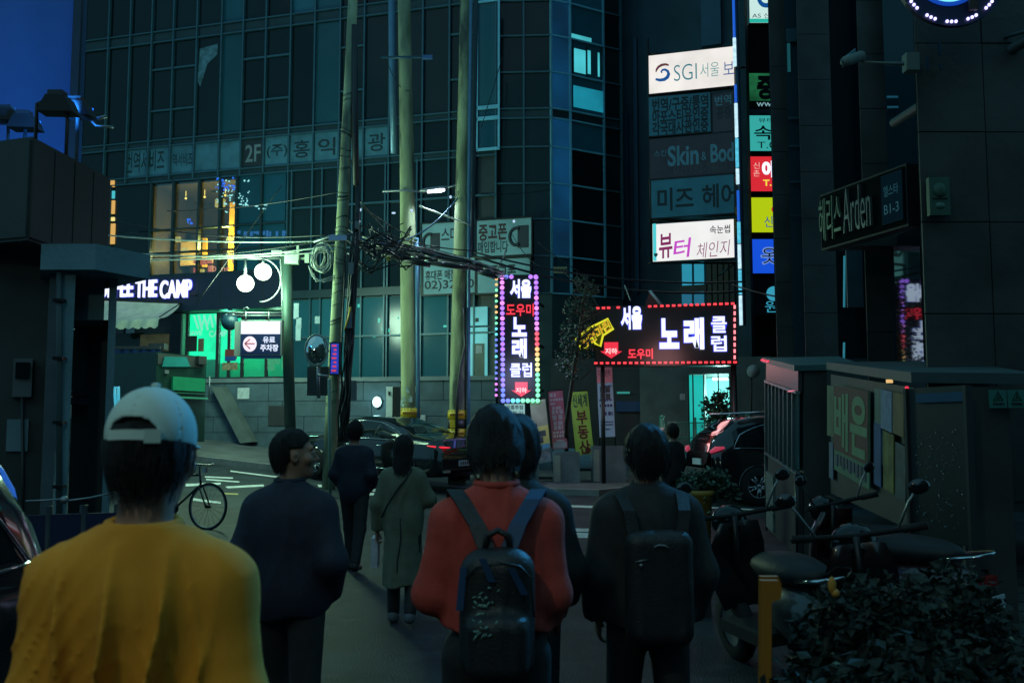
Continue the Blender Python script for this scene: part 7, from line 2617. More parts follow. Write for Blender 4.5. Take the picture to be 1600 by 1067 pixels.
class Field:
    def __init__(s, lo, hi, h):
        s.lo, s.h = np.array(lo, float), h
        n = np.ceil((np.array(hi) - s.lo) / h).astype(int) + 1
        s.ax = [s.lo[i] + h * np.arange(n[i]) for i in range(3)]
        s.D = np.full(n, .3, np.float32)
    def grid(s, sl=(slice(None),) * 3):
        return s.ax[0][sl[0]][:, None, None], s.ax[1][sl[1]][None, :, None], s.ax[2][sl[2]][None, None, :]
    def sub(s, lo, hi):
        o = []
        for i in range(3):
            a = int(max(0, math.floor((lo[i] - s.lo[i]) / s.h)))
            b = int(min(len(s.ax[i]), math.ceil((hi[i] - s.lo[i]) / s.h) + 1))
            if b <= a:
                return None
            o.append(slice(a, b))
        return tuple(o)
    def put(s, sl, d, k):
        a = s.D[sl]
        if k < 0:   # subtract
            s.D[sl] = np.maximum(a, -d)
            return
        h = np.clip(.5 + .5 * (a - d) / k, 0, 1)
        s.D[sl] = a + (d - a) * h - k * h * (1 - h)
    def cap(s, a, b, ra, rb, k=.03):
        a, b = np.array(a, float), np.array(b, float)
        m = max(ra, rb) + max(k, 3 * s.h) + .02
        sl = s.sub(np.minimum(a, b) - m, np.maximum(a, b) + m)
        if sl is None:
            return s
        X, Y, Z = s.grid(sl)
        d = b - a
        L2 = max(1e-9, d @ d)
        t = np.clip(((X - a[0]) * d[0] + (Y - a[1]) * d[1] + (Z - a[2]) * d[2]) / L2, 0, 1)
        q = np.sqrt((X - a[0] - d[0] * t) ** 2 + (Y - a[1] - d[1] * t) ** 2 + (Z - a[2] - d[2] * t) ** 2) - (ra + (rb - ra) * t)
        s.put(sl, q, k)
        return s
    def ell(s, c, r, k=.03, rot=None):
        c, r = np.array(c, float), np.array(r, float)
        m = r.max() + max(abs(k), 3 * s.h) + .02
        sl = s.sub(c - m, c + m)
        if sl is None:
            return s
        X, Y, Z = s.grid(sl)
        p = [X - c[0], Y - c[1], Z - c[2]]
        if rot is not None:
            p = [sum(rot[j][i] * p[j] for j in range(3)) for i in range(3)]
        k0 = np.sqrt(sum((p[i] / r[i]) ** 2 for i in range(3)))
        k1 = np.sqrt(sum((p[i] / r[i] ** 2) ** 2 for i in range(3)))
        s.put(sl, k0 * (k0 - 1) / np.maximum(k1, 1e-6), k)
        return s
    def rbox(s, c, hf, rd, k=.02):
        c, hf = np.array(c, float), np.array(hf, float)
        m = hf.max() + max(k, 3 * s.h) + .03
        sl = s.sub(c - m, c + m)
        X, Y, Z = s.grid(sl)
        q = [np.abs(X - c[0]) - hf[0] + rd, np.abs(Y - c[1]) - hf[1] + rd, np.abs(Z - c[2]) - hf[2] + rd]
        d = np.sqrt(sum(np.maximum(v, 0) ** 2 for v in q)) + np.minimum(np.maximum(np.maximum(q[0], q[1]), q[2]), 0) - rd
        s.put(sl, d, k)
        return s
    def cut(s, fn):
        """keep only where fn(X, Y, Z) < 0"""
        s.D = np.maximum(s.D, fn(*s.grid()).astype(np.float32))
        return s
    def disp(s, fn):
        s.D = s.D + fn(*s.grid()).astype(np.float32)
        return s
    def build(s, name, mat, parent=None):
        pos, f = nets(s.D, s.lo, s.h)
        me = bpy.data.meshes.new(name)
        me.vertices.add(len(pos))
        me.vertices.foreach_set('co', pos.astype(np.float32).ravel())
        me.loops.add(f.size)
        me.loops.foreach_set('vertex_index', f.astype(np.int32).ravel())
        me.polygons.add(len(f))
        me.polygons.foreach_set('loop_start', np.arange(0, f.size, 4, dtype=np.int32))
        me.polygons.foreach_set('use_smooth', np.ones(len(f), bool))
        me.materials.append(mat)
        me.update(calc_edges=True)
        me.validate()
        return link(name, me, parent)

def folds(amp, wl, seed, zr=None):
    """hanging cloth folds: narrow ridges with wide hollows, bending and dying out towards the shoulders"""
    r_ = random.Random(seed)
    p = [r_.uniform(0, 6.28) for _ in range(12)]
    def fn(X, Y, Z):
        ang = X
        ph = ang * 3.14 / wl + .9 * np.sin(Z * 5 + p[0] + X * 4) + .5 * np.sin(Z * 11 + p[1] - X * 7) + p[2]
        rid = (1 - np.abs(np.sin(ph))) ** 2.0
        live = .5 + .5 * np.sin(X * 13 + p[3] + 1.5 * np.sin(Z * 6 + p[4]))
        ph2 = ang * 3.14 / (wl * .6) + 1.4 * np.sin(Z * 8 + p[5]) + p[6]
        rid2 = (1 - np.abs(np.sin(ph2))) ** 2.5
        ph3 = (Z + .5 * np.abs(X) + .12 * np.sin(X * 14 + p[7])) * 3.14 / (wl * .8) + p[8] + .8 * np.sin(Y * 12 + p[9])
        rid3 = (1 - np.abs(np.sin(ph3))) ** 3 * (.5 + .5 * np.sin(X * 9 + Z * 5 + p[10]))
        k = 1.0
        if zr:
            k = np.clip((zr[1] - Z) / (zr[1] - zr[0]), 0, 1)
        fade = np.clip((.175 - np.abs(X)) / .08, 0, 1)
        return -amp * ((1.2 * rid * (.35 + .65 * live) + .35 * rid2 * (1 - live)) * k * fade + .13 * rid3 - .35 * k * fade)
    return fn

def rotz(a):
    return np.array(((math.cos(a), -math.sin(a), 0), (math.sin(a), math.cos(a), 0), (0, 0, 1)))

SKIN = M('skin', (.30, .18, .125), .5, var=.10, scale=14)
HAIR = M('black hair', (.012, .011, .011), .6, var=.4, scale=60, bump=.6, bscale=420, aniso=(1, 1, .10), spec=.3)

def hand(fd, wr, d, nrm, side, curl, s=1.0):
    """palm and five bent fingers. d: direction of the hand, nrm: palm side, side: direction of the thumb"""
    wr, d, nrm, side = [np.array(v, float) for v in (wr, d, nrm, side)]
    for i, (off, ln) in enumerate(((.031, .072), (.011, .080), (-.010, .074), (-.030, .058))):
        k0 = wr + side * off * .55 * s
        k1 = wr + d * .085 * s + side * off * s
        fd.cap(k0, k1, .014 * s, .0115 * s, .012)
        p, ang = k1, curl * .5
        for seg, q in enumerate((.42, .32, .26)):
            dd = d * math.cos(ang) + nrm * math.sin(ang)
            p2 = p + dd * ln * q * s
            fd.cap(p, p2, (.0098 - .0008 * seg) * s, (.0092 - .0010 * seg) * s, .004)
            p, ang = p2, ang + curl * .75
    t0 = wr + d * .022 * s + side * .024 * s
    t1 = t0 + (d * .55 + side * .65 + nrm * .35) * .042 * s
    t2 = t1 + (d * .85 + side * .12 + nrm * .45) * .030 * s
    t3 = t2 + (d * .85 - side * .15 + nrm * .4) * .022 * s
    fd.cap(t0, t1, .015 * s, .0115 * s, .01)
    fd.cap(t1, t2, .0110 * s, .0100 * s, .006)
    fd.cap(t2, t3, .0100 * s, .0078 * s, .006)

def person(label, loc, rz, H=1.72, female=False, yaw=0.0, nod=0.0, arms=None, stride=.12, group=None,
           top=None, topmat=None, hem=.86, topoff=.02, fold=(.006, .11, 1, None), pantsmat=None, shoemat=None,
           hair='short', vox=.011, collar=1.47, face=False, armw=1.0, bodyw=1.0, coat=False, neckband=None, bodyvox=.009):
    s = H / 1.75
    root = thing('person', label, 'person', (0, 0, 0), 0, group)
    V = lambda x, y, z: np.array((x * s, y * s, z * s))
    # joints
    J = dict(pel=V(0, 0, .96), wai=V(0, .005, 1.10), che=V(0, -.01, 1.29), nek=V(0, -.02, 1.46))
    sw = .152 if not female else .138
    for sd_, k in ((-1, 'L'), (1, 'R')):
        J['sh' + k] = V(sd_ * sw, -.015, 1.368)
        a = (arms or {}).get(k)
        J['el' + k] = V(*(a[0] if a else (sd_ * (sw + .055), -.035, 1.13)))
        J['wr' + k] = V(*(a[1] if a else (sd_ * (sw + .065), .04, .90)))
        st_ = stride * (1 if k == 'L' else -1)
        J['hi' + k] = V(sd_ * .09, 0, .92)
        J['kn' + k] = V(sd_ * .10, st_ * .55 + .03, .50)
        J['an' + k] = V(sd_ * .10, st_ * 1.0 - .02, .085 + (.035 if st_ < 0 else 0))
    hc = V(0, -.005, 1.635)
    Rm = rotz(yaw)
    ca, sa = math.cos(nod), math.sin(nod)
    Rm = Rm @ np.array(((1, 0, 0), (0, ca, sa), (0, -sa, ca)))
    piv = V(0, -.015, 1.54)
    def hp_(x, y, z):
        return piv + Rm @ (V(x, y, z) - piv)
    # ---- body: one continuous surface
    fd = Field(V(-.52, -.36, -.01), V(.52, .56, 1.80), bodyvox)
    fd.ell(J['che'], V(.155, .10, .17), .05)
    fd.ell(J['wai'], V(.130, .09, .14), .05)
    fd.ell(J['pel'], V(.150, .105, .11), .05)
    fd.cap(J['shL'], V(0, -.02, 1.415), .050 * s, .055 * s, .05)
    fd.cap(J['shR'], V(0, -.02, 1.415), .050 * s, .055 * s, .05)
    fd.cap(V(0, -.02, 1.40), hp_(0, -.012, 1.575), .057 * s, .054 * s, .035)
    for k in 'LR':
        e_ = 1 if k == 'R' else -1
        fd.cap(J['sh' + k], J['el' + k], .048 * s, .038 * s, .03)
        fd.cap(J['el' + k], J['wr' + k], .037 * s, .026 * s, .02)
        fd.cap(J['hi' + k], J['kn' + k], .078 * s, .052 * s, .04)
        fd.cap(J['kn' + k], J['an' + k], .050 * s, .036 * s, .03)
        fd.cap(J['an' + k] + V(0, -.03, -.04), J['an' + k] + V(0, .12, -.05), .035 * s, .028 * s, .02)
        a = (arms or {}).get(k)
        if a and len(a) > 2:
            d_, n_, t_, c_ = a[2]
        else:
            d_ = J['wr' + k] - J['el' + k]
            d_ = d_ / np.linalg.norm(d_)
            n_, t_, c_ = np.array((-e_, .2, 0)), np.array((0, 1, .2)), .55
        d_, n_, t_ = [np.array(v, float) / np.linalg.norm(v) for v in (d_, n_, t_)]
        hand(fd, J['wr' + k], d_, n_, t_, c_, s * (.92 if female else 1))
    fd.ell(hp_(0, -.008, 1.655), V(.074, .094, .098), .02, Rm)
    fd.ell(hp_(0, .035, 1.590), V(.056, .062, .068), .03, Rm)
    fd.ell(hp_(0, .066, 1.545), V(.028, .028, .022), .03, Rm)
    fd.cap(hp_(0, .090, 1.650), hp_(0, .112, 1.612), .010 * s, .0135 * s, .012)
    fd.ell(hp_(0, .092, 1.606), V(.018, .012, .010), .01, Rm)
    fd.cap(hp_(-.042, .082, 1.668), hp_(.042, .082, 1.668), .012 * s, .012 * s, .015)
    fd.ell(hp_(0, .092, 1.578), V(.024, .010, .007), .008, Rm)
    fd.ell(hp_(0, .088, 1.566), V(.021, .010, .008), .008, Rm)
    for e_ in (-1, 1):
        fd.ell(hp_(e_ * .030, .093, 1.650), V(.014, .010, .009), -1, Rm)
        fd.ell(hp_(e_ * .050, .066, 1.615), V(.022, .022, .022), .02, Rm)
        fd.ell(hp_(e_ * .077, -.004, 1.625), V(.009, .021, .032), .008, Rm)
        fd.ell(hp_(e_ * .084, -.008, 1.628), V(.006, .015, .025), .006, Rm)
        fd.ell(hp_(e_ * .086, .004, 1.622), V(.006, .008, .013), -1, Rm)
    fd.build('body', SKIN, root)
    if face:
        for e_ in (-1, 1):
            c = hp_(e_ * .030, .083, 1.650)
            MB().sphere(c, .0125 * s, 12, 8).build('eye', M('eye white', (.45, .42, .40), .25), root)
            MB().sphere(c + Rm @ V(0, .0075, 0), .0068 * s, 10, 6).build('iris', M('dark iris', (.012, .008, .006), .15), root)
            m_ = MB()
            m_.tube([hp_(e_ * .013, .100, 1.672), hp_(e_ * .032, .100, 1.679), hp_(e_ * .050, .088, 1.674)], [.004, .005, .003], 6)
            m_.build('eyebrow', HAIR, root)
    # ---- hair
    def hl(X, Y, Z):
        p = [X - piv[0], Y - piv[1], Z - piv[2]]
        q = [sum(Rm[j][i] * p[j] for j in range(3)) for i in range(3)]
        return q[0] / s, q[1] / s - .015, q[2] / s + 1.54
    hv = .007
    hf = Field(hc - V(.17, .19, .27), hc + V(.17, .19, .18), hv)
    if hair == 'short' or hair == 'crop' or hair == 'undercap':
        g_ = dict(short=.020, crop=.011, undercap=.010)[hair]
        hf.ell(hp_(0, -.012, 1.660), V(.074 + g_, .094 + g_, .098 + g_), .01, Rm)
        hf.ell(hp_(0, -.048, 1.590), V(.056 + g_ * .6, .046 + g_ * .7, .062), .02, Rm)
        def keep(X, Y, Z):
            x, y, z = hl(X, Y, Z)
            front = y - (.060 + (z - 1.70) * .9)            # hairline runs back over the temple
            ear = np.where((z < 1.665), y - (-.022 + .006 * np.sin(z * 90)), -1.0)
            nape = (1.535 + .10 * np.maximum(0, y + .03)) - z
            return np.maximum(np.maximum(front, ear), nape) * s
        hf.cut(keep)
        if hair == 'undercap':
            hf.cut(lambda X, Y, Z: (hl(X, Y, Z)[2] - 1.69) * s)
        hf.disp(lambda X, Y, Z: .0016 * np.sin(hl(X, Y, Z)[0] * 160 + 3 * np.sin(hl(X, Y, Z)[2] * 22)) + .0015 * np.sin(hl(X, Y, Z)[1] * 120 + 2 * np.sin(hl(X, Y, Z)[2] * 30)))
    else:   # bob / shoulder length / shaggy
        ln = dict(bob=.30, shaggy=.15)[hair]
        hf.ell(hp_(0, -.012, 1.665), V(.096, .116, .116), .01, Rm)
        hf.ell(hp_(0, -.035, 1.665 - ln * .55), V(.098 if hair == 'bob' else .088, .085, ln * .62), .05, Rm)
        def keep(X, Y, Z):
            x, y, z = hl(X, Y, Z)
            front = y - (.052 + (z - 1.72) * .5 + .10 * np.maximum(0, 1.66 - z) * -1)
            low = (1.665 - ln + .012 * np.sin(x * 120) + .02 * np.sin(x * 47 + y * 60)) - z
            return np.maximum(front, low) * s
        hf.cut(keep)
        hf.disp(lambda X, Y, Z: .0018 * np.sin(hl(X, Y, Z)[0] * 130 + 2 * np.sin(hl(X, Y, Z)[2] * 18)) + .0015 * np.sin(hl(X, Y, Z)[1] * 110 + hl(X, Y, Z)[2] * 25))
    hf.build('hair', HAIR, root)
    # loose locks lying over it, so that the outline is uneven
    rh = random.Random(len(label) + int(H * 100))
    g_ = dict(short=.020, crop=.011, undercap=.011, shaggy=.024, bob=.024)[hair]
    zlow = dict(short=1.528, crop=1.548, undercap=1.535, shaggy=1.505, bob=1.37)[hair]
    ztop = 1.655 if hair == 'undercap' else 1.765
    vs, fs = [], []
    for _ in range(420):
        ph_ = rh.uniform(-math.pi, math.pi)
        if abs(ph_) < (2.0 if hair == 'crop' else .95):
            continue
        z1_ = zlow + rh.uniform(-.012, .05) + (.045 if abs(ph_) < 1.75 and hair in ('short', 'crop', 'undercap') else 0)
        z0_ = min(ztop, z1_ + rh.uniform(.05, .14))
        wd_, lift, dr = rh.uniform(.0035, .0075), rh.uniform(-.001, .005), rh.uniform(-.25, .25)
        b_ = len(vs)
        n_ = 5
        for q in range(n_ + 1):
            t_ = q / n_
            z = z0_ + (z1_ - z0_) * t_
            u_ = (z - 1.660) / (.098 + g_)
            rr = math.sqrt(max(.02, 1 - u_ * u_)) if u_ > 0 else (1 - .28 * min(1, u_ * u_) if hair != 'bob' else 1.0)
            f_ = ph_ + dr * t_ * t_
            rx, ry = (.074 + g_) * rr + lift + .004 * t_, (.094 + g_) * rr + lift + .004 * t_
            c_ = np.array((rx * math.sin(f_), -.012 + ry * math.cos(f_), z))
            tn = np.array((math.cos(f_), -math.sin(f_), 0)) * wd_ * (1 - .85 * t_)
            vs += [hp_(*(c_ - tn)), hp_(*(c_ + tn))]
        for q in range(n_):
            k = b_ + 2 * q
            fs.append((k, k + 1, k + 3, k + 2))
    o_ = MB().add(vs, fs, True).build('hair_locks', HAIR, root)
    o_['kind'] = 'stuff'
    # ---- upper garment
    o = topoff
    tf = Field(V(-.56, -.34, hem - .06), V(.56, .52, 1.56), vox)
    tf.ell(J['che'], V(.160 * bodyw, .112, .185) + o, .06)
    tf.ell(J['wai'], V(.150 * bodyw, .108, .20) + o, .07)
    tf.ell(J['pel'] + V(0, 0, .02), V(.160 * bodyw, .118, .20) + o, .07)
    for e_, k in ((-1, 'L'), (1, 'R')):
        tf.cap(J['sh' + k], V(e_ * .03, -.02, 1.438), .046 * s + o * .8, .046 * s + o * .6, .05)
    tf.cap(V(0, -.02, 1.40), V(0, -.018, 1.50), .062 * s + o * .4, .060 * s + o * .3, .03)
    if coat:
        for k in range(6):
            z = 1.0 - k * (1.0 - hem + .03) / 5
            w_ = .155 + .028 * k / 5
            tf.ell(V(0, .01, z), V(w_, .13 + .012 * k, .14) + o * .5, .05)
    for k in 'LR':
        tf.cap(J['sh' + k], J['el' + k], (.050 * s + o * .9) * armw, (.045 * s + o * .8) * armw, .045)
        wv = J['el' + k] + (J['wr' + k] - J['el' + k]) * .97
        tf.cap(J['el' + k], wv, (.047 * s + o * .9) * armw, (.034 * s + o * .8) * armw, .03)
    if fold:
        tf.disp(folds(*fold))
    hz = hem * s
    arm_z = min(J['wrL'][2], J['wrR'][2])
    def hemcut(X, Y, Z):
        body = np.sqrt((X / (.235 * s)) ** 2 + (Y / (.26 * s)) ** 2) < 1
        return np.where(body, hz + .012 * np.sin(X * 25) - Z, -1)
    tf.cut(hemcut)
    tf.cut(lambda X, Y, Z: Z - (collar * s + .25 * np.minimum(.02, -(Y + .02)) ))
    # sleeves end at the wrist
    for k in 'LR':
        d_ = (J['wr' + k] - J['el' + k])
        d_ = d_ / np.linalg.norm(d_)
        w_ = J['wr' + k] - d_ * .012
        def cuff(X, Y, Z, d_=d_, w_=w_):
            t_ = (X - w_[0]) * d_[0] + (Y - w_[1]) * d_[1] + (Z - w_[2]) * d_[2]
            r2 = (X - w_[0]) ** 2 + (Y - w_[1]) ** 2 + (Z - w_[2]) ** 2
            return np.where(r2 < .12 ** 2, t_, -1)
        tf.cut(cuff)
    tf.build(top or 'jacket', topmat, root)
    if neckband:
        r_ = (.068 * s, .066 * s)
        m_ = MB()
        m_.tube([V(0, -.018, collar + .002) + np.array((r_[0] * math.cos(t), r_[1] * math.sin(t), .006 * math.sin(t))) for t in [2 * math.pi * q / 28 for q in range(28)]], .012 * s, 8, True)
        m_.build('collar', neckband, root)
    # ---- trousers and shoes
    pf = Field(V(-.34, -.38, -.01), V(.34, .44, 1.08), .012)
    pf.ell(J['pel'], V(.160, .118, .125), .05)
    for k in 'LR':
        pf.cap(J['hi' + k], J['kn' + k], .094 * s, .072 * s, .03)
        pf.cap(J['kn' + k], J['an' + k] + V(0, -.005, .02), .071 * s, .058 * s, .03)
    pf.disp(folds(.004, .14, 5))
    pf.cut(lambda X, Y, Z: .05 * s - Z)
    pf.build('trousers', pantsmat, root)
    for k in 'LR':
        c = J['an' + k]
        sf_ = Field(c - np.array((.08, .12, .11)), c + np.array((.08, .22, .08)), .007)
        sf_.cap(c + V(0, -.03, -.035), c + V(0, .13, -.05), .044 * s, .038 * s, .03)
        sf_.cap(c + V(0, -.015, .0), c + V(0, -.01, -.03), .046 * s, .046 * s, .03)
        zmin = c[2] - .085 * s
        sf_.cut(lambda X, Y, Z: np.maximum(zmin - Z, Z - (c[2] + .03 * s)))
        sf_.build('shoe', shoemat or M('black shoe', (.015, .015, .016), .45), root)
    root.location = loc
    root.rotation_euler = (0, 0, rz)
    return root, J, s, hp_, Rm

DARKPANTS = M('dark trousers', (.020, .022, .024), .8, var=.25, scale=20)
BLACKCL = M('black cloth', (.020, .022, .024), .8, var=.25, scale=30, bump=.15, bscale=200)
NAVYCL = M('navy cloth', (.014, .020, .040), .75, var=.2, scale=30, bump=.15, bscale=200)
MUSTARD = M('mustard jersey', (.78, .30, .018), .85, var=.10, scale=9, bump=.12, bscale=260)
REDKN = M('brick red knit', (.52, .068, .050), .9, var=.14, scale=18, bump=.3, bscale=220)
OLIVECL = M('olive coat cloth', (.135, .155, .105), .85, var=.14, scale=12, bump=.15, bscale=160)

# 1 -- man in mustard, nearest, cap worn backwards
X1, Y1 = (236 - 800) / F * 1.97, 1.97
p1, J1, s1, hp1, R1 = person('man in a mustard yellow top and pale cap, nearest the viewer', (X1, Y1, 0), R(3), H=1.665, yaw=R(-6), nod=R(7), hair='undercap',
    top='mustard_top', topmat=MUSTARD, hem=.90, topoff=.026, fold=(.046, .082, 12, (1.22, 1.40)), pantsmat=DARKPANTS, vox=.0072, armw=.98, bodyw=1.0, collar=1.490, bodyvox=.007,
    arms=dict(L=((-.180, -.05, 1.14), (-.19, .10, .92)), R=((.195, -.05, 1.14), (.19, .14, .95))), neckband=MUSTARD)
CAPM = M('pale cap cotton', (.56, .72, .66), .85, var=.02, scale=20)
cf = Field(hp1(0, -.01, 1.70) - np.array((.14, .16, .09)), hp1(0, -.01, 1.70) + np.array((.14, .16, .12)), .0042)
cf.ell(hp1(0, -.008, 1.672), np.array((.088, .110, .102)) * s1, .01, R1)
cf.ell(hp1(0, -.008, 1.672), np.array((.080, .102, .094)) * s1, -1, R1)
def caploc(X, Y, Z):
    piv = np.array((0, -.015, 1.54)) * s1
    p = [X - piv[0], Y - piv[1], Z - piv[2]]
    q = [sum(R1[j][i] * p[j] for j in range(3)) for i in range(3)]
    return q[0] / s1, q[1] / s1 - .015, q[2] / s1 + 1.54
def capcut(X, Y, Z):
    x, y, z = caploc(X, Y, Z)
    rim = 1.652 - .004 * np.cos(x * 20) - z
    # arched opening over the strap at the back (a cap worn backwards shows it on the forehead side: here the strap is on the nape side)
    op = np.where((y < 0) & (z < 1.686 + .0) , 1, -1) * 0
    hole = np.maximum((x / .046) ** 2 + (np.maximum(0, z - 1.672) / .026) ** 2 - 1, 1.672 - z)
    hole = np.where(y < 0, hole, 1)
    return np.maximum(rim, np.where(hole < 0, .01, -1)) * s1
cf.cut(capcut)
def capseam(X, Y, Z):
    x, y, z = caploc(X, Y, Z)
    a = np.arctan2(x, -y - .008)
    d = np.abs((a + math.pi / 6) % (math.pi / 3) - math.pi / 6) * np.sqrt(x * x + y * y)
    return .0012 * np.exp(-(d / .004) ** 2)
cf.disp(capseam)
cf.build('cap', CAPM, p1)
cb_ = Field(hp1(0, .13, 1.665) - np.array((.14, .13, .05)), hp1(0, .13, 1.665) + np.array((.14, .13, .05)), .006)
cb_.ell(hp1(0, .115, 1.664), np.array((.054, .075, .008)) * s1, .01, R1)
o_ = cb_.build('cap_peak', CAPM, p1)
strap = MB()
pts = []
for k in range(15):
    a = R(-30 + 60 * k / 14)
    pts.append(hp1(.0895 * math.sin(a), -.008 - .1115 * math.cos(a), 1.662))
vs, fs = [], []
for k, p in enumerate(pts):
    q0, q1 = p + R1 @ np.array((0, 0, -.010)), p + R1 @ np.array((0, 0, .009))
    out = (p - hp1(0, -.008, 1.662))
    out = out / np.linalg.norm(out) * .004
    vs += [q0, q1, q1 + out, q0 + out]
for k in range(14):
    for j in range(4):
        fs.append((k * 4 + j, k * 4 + (j + 1) % 4, k * 4 + 4 + (j + 1) % 4, k * 4 + 4 + j))
strap.add(vs, fs, False)
strap.box(hp1(.044, -.110, 1.660), (.030, .012, .026), R(20))
def place_under(o_, root):
    o_.parent = root
    o_.matrix_parent_inverse = Matrix.Identity(4)
    return o_
for ch in list(p1.children):
    if ch.name.split('.')[0] in ('cap', 'cap_peak'):
        place_under(ch, p1)
sto = strap.build('cap_strap', CAPM)
place_under(sto, p1)
bt = MB().sphere(hp1(0, -.008, 1.778), .010, 10, 6, (1, 1, .6)).build('cap_button', CAPM)
place_under(bt, p1)
nl = MB()
nl.tube([np.array((0, -.018, 1.478)) * s1 + np.array((.064 * math.cos(t), .064 * math.sin(t), .010 * math.sin(t))) for t in [2 * math.pi * q / 24 for q in range(24)]], .006, 6, True)
place_under(nl.build('neck_cord', M('dark grey cord', (.03, .035, .04), .6)), p1)

# 2 -- man in the red jumper with the black backpack
X2, Y2_ = (776 - 800) / F * 3.25, 3.25
p2, J2, s2, hp2, R2 = person('man in a brick red jumper with a black backpack', (X2, Y2_, 0), R(2), H=1.675, hair='shaggy', yaw=R(6), nod=R(30),
    top='red_jumper', topmat=REDKN, hem=1.02, topoff=.020, fold=(.012, .085, 8, None), pantsmat=DARKPANTS, vox=.0085, collar=1.495, armw=.98, bodyvox=.008,
    arms=dict(L=((-.215, -.01, 1.13), (-.11, .22, 1.10), ((.75, .6, .2), (.3, -.2, -1), (.1, .6, .6), .9)), R=((.185, -.03, 1.13), (.17, .16, .98))), neckband=REDKN)

def tail_under(o_, root):
    return place_under(o_, root)
BP = M('black backpack nylon', (.014, .015, .017), .5, var=.3, scale=14, bump=.2, bscale=120)
BPB = M('blue backpack strap', (.012, .05, .13), .5, var=.2)
bpk = thing('backpack', 'black backpack with blue straps and a pale green print on the red jumper', 'backpack')
bf_ = Field((-.24, -.46, .72), (.24, -.08, 1.42), .010)
bf_.rbox((0, -.205, 1.12), (.118, .075, .205), .072)
bf_.rbox((0, -.285, 1.03), (.095, .045, .10), .045, .03)
bf_.disp(folds(.007, .16, 3))
bf_.build('bag_body', BP, bpk)
m_ = MB()
for e_ in (-1, 1):
    m2 = MB()
    pts_ = [(e_ * .03, -.20, 1.30), (e_ * .065, -.165, 1.385), (e_ * .115, -.105, 1.462), (e_ * .14, -.03, 1.49), (e_ * .145, .06, 1.44), (e_ * .15, .12, 1.3)]
    for i in range(len(pts_) - 1):
        a, b = Vector(pts_[i]), Vector(pts_[i + 1])
        m2.hexa(a + Vector((-.027, 0, 0)), (.054, 0, 0), b - a, (0, -.010, .008))
    m2.build('shoulder_strap', BP if e_ < 0 else BPB, bpk)
m_.tube([(-.04, -.2, 1.31), (-.035, -.205, 1.36), (0, -.205, 1.378), (.035, -.205, 1.36), (.04, -.2, 1.31)], .011, 6)
m_.build('grab_loop', BP, bpk)
m_ = MB()
m_.tube([(-.10, -.272, 1.24), (-.07, -.280, 1.275), (0, -.283, 1.29), (.07, -.280, 1.275), (.10, -.272, 1.24), (.112, -.262, 1.12)], .003, 5)
m_.build('zip', BLACK, bpk)
m_ = MB()
for (a, b) in (((-.118, -.25, 1.27), (-.130, -.26, 1.14)), ((.03, -.285, 1.27), (.07, -.28, 1.19)), ((-.06, -.282, 1.30), (-.03, -.284, 1.23))):
    MB().hexa(Vector(a), Vector(b) - Vector(a), (.022, 0, 0), (0, -.006, .0)).build('webbing_tab', BPB, bpk)
rgp = random.Random(6)
m_ = MB()
for k in range(34):
    z = rgp.uniform(1.06, 1.215)
    x = -.045 + rgp.gauss(0, .016) + (.018 if z > 1.2 else 0)
    l_ = rgp.uniform(.003, .010)
    a_ = rgp.uniform(.3, 1.2) if k % 3 else rgp.uniform(2, 2.8)
    yy_ = -.286 - (.048 if z < 1.125 else .0)
    m_.tube([(x - l_ * math.cos(a_), yy_, z - l_ * math.sin(a_)), (x, yy_ - .002, z), (x + l_ * math.cos(a_), yy_, z + l_ * math.sin(a_) * .7)], rgp.uniform(.0015, .0032), 4)
pr_ = m_.build('print', M('mint bag print', (.22, .42, .38), .5), bpk)
pr_['kind'] = 'stuff'
bpk.location = (X2, Y2_, -.02)
bpk.scale = (s2, s2, s2)
bpk.rotation_euler = (0, 0, R(2))
nk = MB()
nk.tube([np.array((0, -.02, 1.495)) * s2 + np.array((.062 * math.cos(t), .062 * math.sin(t), .012 * math.sin(t))) for t in [2 * math.pi * q / 24 for q in range(24)]], .0022, 5, True)
place_under(nk.build('necklace', M('fine chain', (.30, .12, .10), .3, .7)), p2)

# 3 -- man in black hidden behind the red jumper, phone in his hand
p3, J3, s3, hp3, R3 = person('man in black half hidden behind the red jumper, holding a phone', ((808 - 800) / F * 4.0, 4.0, 0), R(-4), H=1.64, hair='shaggy', yaw=R(-22),
    top='black_sweater', topmat=BLACKCL, hem=.88, topoff=.024, fold=(.006, .12, 14, None), pantsmat=DARKPANTS, vox=.012, collar=1.505,
    arms=dict(R=((.225, -.03, 1.13), (.205, .10, .985), ((-.1, .75, -.55), (-1, .1, .1), (0, .6, .8), .9))))
ph = thing('mobile_phone', 'mobile phone with a lit screen edge held by the half hidden man in black', 'phone')
wr = Vector(J3['wrR']) + Vector((-.03, .055, -.03))
m_ = MB().hexa(wr + Vector((-.004, -.03, .05)), (.009, 0, 0), (0, .10, -.10), (0, .045, .045))
m_.build('phone_body', BLACK, ph)
m_ = MB().hexa(wr + Vector((-.008, -.03, .05)), (.003, 0, 0), (0, .10, -.10), (0, .045, .045))
m_.build('screen', E('phone screen', (90, 200, 220), .8), ph)
ph.location = p3.location
ph.rotation_euler = p3.rotation_euler

